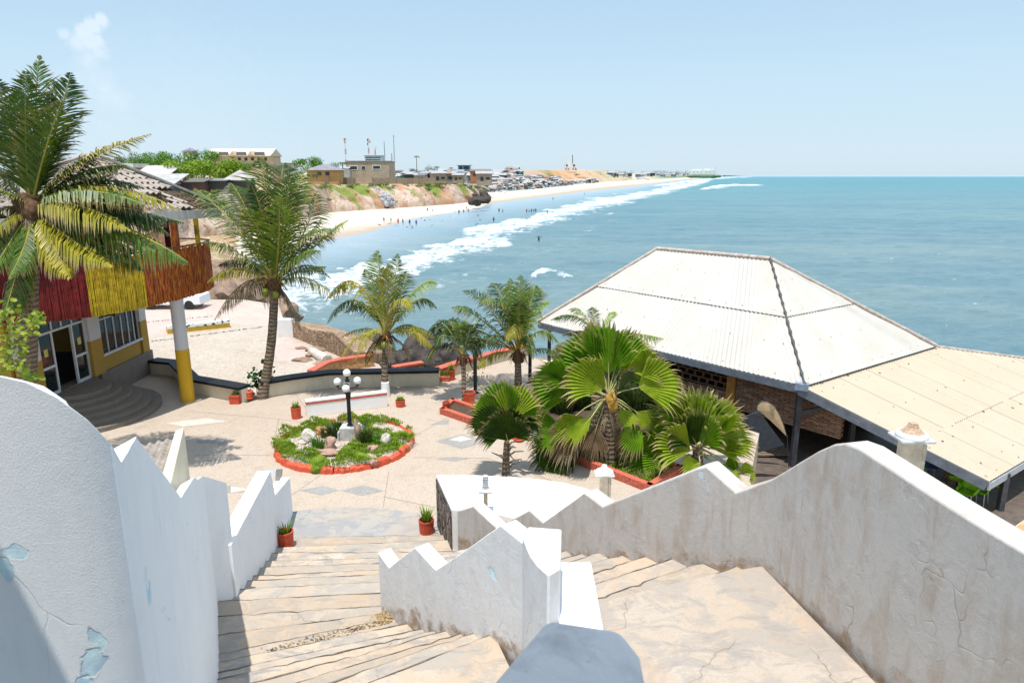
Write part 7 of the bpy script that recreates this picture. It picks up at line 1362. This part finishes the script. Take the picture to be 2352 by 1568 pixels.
for k in range(7):
    x = 1289 + k * 4; t = thing('beach_stall', 'pink canopied stall on the far beach below the orange hill', 'stall', pY(x, 422, 1110), 'pink stalls on the far beach'); m = MB(); a = pY(x, 422, 1110); i = [m.vert(a + Vector(p)) for p in ((-1.6, -1.5, 3.4), (1.6, -1.5, 3.4), (1.6, 1.5, 3.4), (-1.6, 1.5, 3.4), (0, 0, 6.2))]
    for q in ((0, 1, 4), (1, 2, 4), (2, 3, 4), (3, 0, 4), (3, 2, 1, 0)): m.face([i[j] for j in q])
    build('canopy', m, PNK, t); m = MB(); m.box(a.x - 1.3, a.y - 1.2, a.z - 1, a.x + 1.3, a.y + 1.2, a.z + 3.38); build('stall_body', m, flatm('pink_pale', (.62, .40, .46)), t)
t = thing('castle', 'white sea castle with a square tower on the far green point', 'castle', pY(1612, 402, 2900)); WC = flatm('castle_white', (.80, .79, .77))
m = MB(); rect(m, 1580, 1640, 391, 400, 2900, 40); build('curtain_wall', m, WC, t); m = MB(); rect(m, 1640.2, 1647, 383.5, 400, 2898, 30); build('tower', m, WC, t); m = MB(); rect(m, 1592, 1612, 388.5, 390.9, 2905, 25); build('keep', m, WC, t); m = MB(); rect(m, 1620, 1633, 386.5, 390.9, 2905, 25); build('keep', m, WC, t)
m = MB()
for x in (1584, 1593, 1601, 1610, 1622, 1630): rect(m, x, x + 1.6, 393.5, 396, 2899, 1)
build('opening', m, GRY, t)
m = MB(); rr = random.Random(3)
for k in range(26): a = pY(1586 + 66 * k / 26, 401.5, 2890); m.blob(a - Vector((0, 0, 6)), rr.uniform(8, 13), k, 2, .3, (1.6, 1, .6))
build('green_point', m, flatm('point_green', (.12, .20, .10)), None, 180, kind='structure')
for k in range(26):
    x = (1398 + 54 * k / 8) if k < 8 else (1470 + 112 * (k - 8) / 18); Y = 1900 if k < 8 else 2500; h_ = rr.uniform(5, 10); tree('hazy dark tree on the far shore before the castle', x, x + rr.uniform(9, 16), 400 - h_, 401, Y, T_F, k + 60, 404, 150, 'hazy trees on the far shore')
rr = random.Random(6)
for k in range(34):
    x = 1395 + 190 * rr.random(); Y = 1700 + (x - 1395) * 5.5; y = 402.5 + rr.uniform(-1.5, 1.5); o = protos[rr.choice((0, 2, 5, 3))].copy(); COL.objects.link(o); o.location = pY(x, y, Y); f = rr.uniform(1.1, 2.3); o.scale = (f * 1.4, f, f * .8); props(o, 'tiny pale house on the far shore before the castle', 'house', 'tiny houses on the far shore')
# ================================================================ people on the beach
M_skin = plain('dark_skin', (.075, .042, .026), .6, .1, 9); M_hair = plain('black_hair', (.012, .011, .010), .9, .2, 30)
def cloth(name, c): return plain('cloth_' + name, c, .85, .1, 9)
CLO = {'red': cloth('red', (.62, .03, .04)), 'dark': cloth('dark', (.04, .04, .05)), 'blue': cloth('blue', (.06, .12, .32)), 'white': cloth('white', (.7, .7, .7)), 'green': cloth('green', (.12, .40, .16)), 'grey': cloth('grey', (.22, .22, .24)), 'brown': cloth('brown', (.22, .12, .07)), 'pink': cloth('pink', (.6, .2, .3)), 'yellow': cloth('yellow', (.6, .45, .08))}
def skin_body(J, bones, name):
    """one continuous body grown from a skeleton: J joint -> ((x, y, z), radius)"""
    me = bpy.data.meshes.new(name); ks = list(J); me.from_pydata([J[k][0] for k in ks], [(ks.index(a), ks.index(b)) for a, b in bones], []); o = bpy.data.objects.new(name, me); COL.objects.link(o); o.modifiers.new('skin', 'SKIN')
    for k, v in zip(ks, me.skin_vertices[0].data): r_ = J[k][1]; v.radius = (r_, r_); v.use_root = (k == 'pelvis')
    s_ = o.modifiers.new('sub', 'SUBSURF'); s_.levels = s_.render_levels = 1; dg = bpy.context.evaluated_depsgraph_get(); m2 = bpy.data.meshes.new_from_object(o.evaluated_get(dg)); bpy.data.objects.remove(o); m2.materials.clear(); m2.materials.append(M_skin); m2.polygons.foreach_set('use_smooth', [True] * len(m2.polygons)); return m2
def pose(kind):
    h = {'stand': (0, 0), 'walk': (.22, -.22), 'raise': (.05, -.05), 'sit': (0, 0)}[kind]; J = {'pelvis': ((0, 0, .95), .125), 'waist': ((0, 0, 1.10), .115), 'chest': ((0, 0, 1.32), .14), 'neck': ((0, 0, 1.48), .055), 'jaw': ((0, -.01, 1.56), .075), 'head': ((0, 0, 1.66), .098)}; bones = [('pelvis', 'waist'), ('waist', 'chest'), ('chest', 'neck'), ('neck', 'jaw'), ('jaw', 'head')]
    for s_, sd_, fw in ((-1, 'l', h[0]), (1, 'r', h[1])):
        J['hip' + sd_] = ((s_ * .09, 0, .90), .095); J['knee' + sd_] = ((s_ * .10, -fw * .6 - .02, .49), .062); J['ankle' + sd_] = ((s_ * .10, -fw + .02, .08), .04); J['toe' + sd_] = ((s_ * .11, -fw - .15, .03), .032); bones += [('pelvis', 'hip' + sd_), ('hip' + sd_, 'knee' + sd_), ('knee' + sd_, 'ankle' + sd_), ('ankle' + sd_, 'toe' + sd_)]
        up_ = kind == 'raise'; J['sh' + sd_] = ((s_ * .19, 0, 1.41), .055); el_ = (s_ * (.42 if up_ else .25), .0 + fw * .5, 1.50 if up_ else 1.14); wr = (s_ * (.62 if up_ else .26), fw * .8 - .04, 1.66 if up_ else .88); J['el' + sd_] = (el_, .042); J['wr' + sd_] = (wr, .03); J['hand' + sd_] = ((wr[0] + (s_ * .09 if up_ else 0), wr[1] - .02, wr[2] + (.03 if up_ else -.11)), .036); bones += [('chest', 'sh' + sd_), ('sh' + sd_, 'el' + sd_), ('el' + sd_, 'wr' + sd_), ('wr' + sd_, 'hand' + sd_)]
    if kind == 'sit':
        for k in J:
            (x, y, z), r_ = J[k]
            if k[:4] in ('knee',): J[k] = ((x, -.38, .42), r_)
            elif k[:5] == 'ankle': J[k] = ((x, -.45, .06), r_)
            elif k[:3] == 'toe': J[k] = ((x, -.60, .03), r_)
            elif k[:3] == 'hip': J[k] = ((x, -.05, .14), r_)
            else: J[k] = ((x, y + (.1 if z > 1.1 else 0), z - .78), r_)
    return skin_body(J, bones, 'body_' + kind)
BODY = {k: pose(k) for k in ('stand', 'walk', 'raise', 'sit')}
def ring_cloth(prof, n=14):
    m = MB(); rg = [[m.vert((rx * math.cos(2 * math.pi * j / n), oy + ry * math.sin(2 * math.pi * j / n), z)) for j in range(n)] for rx, ry, z, oy in prof]
    for a, b in zip(rg, rg[1:]):
        for j in range(n): m.face((a[j], a[(j + 1) % n], b[(j + 1) % n], b[j]))
    return m
def person(label, px, kind, top_, low, rot, hgt=1.0, z=None, dress=False, group=None, wade=0):
    a = pz(px[0], px[1], SEA if z is None else z); t = thing('person', label, 'person', (0, 0, 0), group); b = bpy.data.objects.new('body', BODY[kind]); link(b, t); dz = -.78 if kind == 'sit' else 0; oy = .1 if kind == 'sit' else 0
    if top_: m = ring_cloth([(.175, .145, 1.02 + dz, oy * .5), (.17, .14, 1.15 + dz, oy), (.205, .155, 1.34 + dz, oy), (.19, .13, 1.43 + dz, oy), (.09, .08, 1.47 + dz, oy)]); build('shirt', m, CLO[top_], t, 180)
    if low and kind != 'sit': m = ring_cloth(([(.25, .24, .45, 0), (.21, .20, .75, 0), (.175, .15, 1.05, 0)]) if dress else [(.215, .19, .55, -.0), (.20, .17, .75, 0), (.178, .15, .95, 0), (.165, .145, 1.05, 0)]); build('skirt' if dress else 'shorts', m, CLO[low], t, 180)
    m = MB(); m.lathe((0, oy + .012, 1.635 + dz), [(.105, 0), (.112, .05), (.095, .10), (.05, .13), (0, .135)], 12); build('hair', m, M_hair, t, 180)
    t.location = (a.x, a.y, a.z - wade); t.rotation_euler = (0, 0, rot); t.scale = (hgt, hgt, hgt); return t
def zp(x, y): return (842 + .1953 * x, 421 + .1953 * y)
PP = [('person in brown walking, leftmost of the six at the sand edge', (205, 462), 'walk', 'brown', 'brown', .8, 1, 0), ('person in green top and white, second of the six at the sand edge', (287, 472), 'walk', 'green', 'white', .6, 1, 0), ('person in a bright red dress at the sand edge', (372, 478), 'stand', 'red', 'red', 0, 1, 1), ('person in dark grey beside the one in red', (428, 482), 'walk', 'grey', 'dark', -.4, 1.02, 0), ('person in dark clothes near the tan tide pool', (508, 492), 'stand', 'dark', 'dark', .3, 1, 0), ('person in blue at the right end of the six by the tide pool', (585, 497), 'walk', 'blue', 'dark', .2, 1, 0), ('person with bare chest standing high on the dry sand', (715, 336), 'stand', None, 'dark', .1, 1, 0), ('person sitting on the dry sand below the grassy cliff', (775, 332), 'sit', 'dark', None, .4, 1, 0), ('person in dark clothes leftmost below the dark rocks', (1087, 366), 'stand', 'dark', 'dark', 0, 1.05, 0), ('person in brown between the two by the dark rocks', (1142, 352), 'stand', 'brown', 'dark', .3, .9, 0), ('person farther up the sand below the dark rocks', (1178, 312), 'stand', None, 'red', .2, .9, 0), ('person in grey rightmost of those below the dark rocks', (1198, 347), 'stand', 'grey', 'brown', -.2, .95, 0), ('dark clad person standing in shallow water, left of a pair', (1558, 346), 'stand', 'dark', 'dark', 0, 1.05, 0), ('person in blue and white, right of the pair in shallow water', (1600, 346), 'walk', 'white', 'blue', .3, 1, 0), ('person in red leftmost of the wading group', (1883, 352), 'stand', 'red', 'dark', 0, 1, 0), ('person in white, second of the wading group', (1912, 348), 'walk', 'white', 'dark', .4, .9, 0), ('person in dark clothes in the middle of the wading group', (1940, 352), 'stand', 'dark', 'blue', 0, 1, 0), ('person in blue, fourth of the wading group', (1968, 347), 'walk', 'blue', 'dark', .2, .92, 0), ('dark person rightmost of the wading group', (1990, 347), 'stand', 'dark', 'dark', 0, 1, 0), ('person in red shorts bending at the edge of the foam', (2125, 372), 'walk', None, 'red', .8, 1, 0), ('lone person in black walking at the foam front', (1495, 462), 'walk', 'dark', 'dark', .1, 1.02, 0)]
for lab, q, kd, tp, lw_, rot, hh, dr in PP: person(lab, zp(*q), kd, tp, lw_, rot, hh, None, bool(dr))
person('bather with arms spread, waist deep in the sea', zp(2025, 672), 'raise', 'dark', 'dark', .2, 1.05, None, False, None, .75)
for k, (x, y) in enumerate(((1160, 446), (1262, 436), (1338, 428), (1342, 448), (1440, 422), (1270, 460), (1100, 432 + 12))): person('distant tiny person on the far pale beach', (x, y), ('stand', 'walk')[k % 2], ('dark', 'red', 'blue')[k % 3], 'dark', k * .7, 1, -14.2, False, 'tiny people on the far beach')
m = MB(); rr = random.Random(2)
for k in range(34): x, y = zp(40 + 1400 * rr.random(), 330 + 190 * rr.random()); a = pz(x, y, -14.35); m.blob(a, rr.uniform(.1, .28), k, 1, .4, (1.5, 1, .4))
build('beach_pebbles', m, M_seark, None, None, kind='stuff')
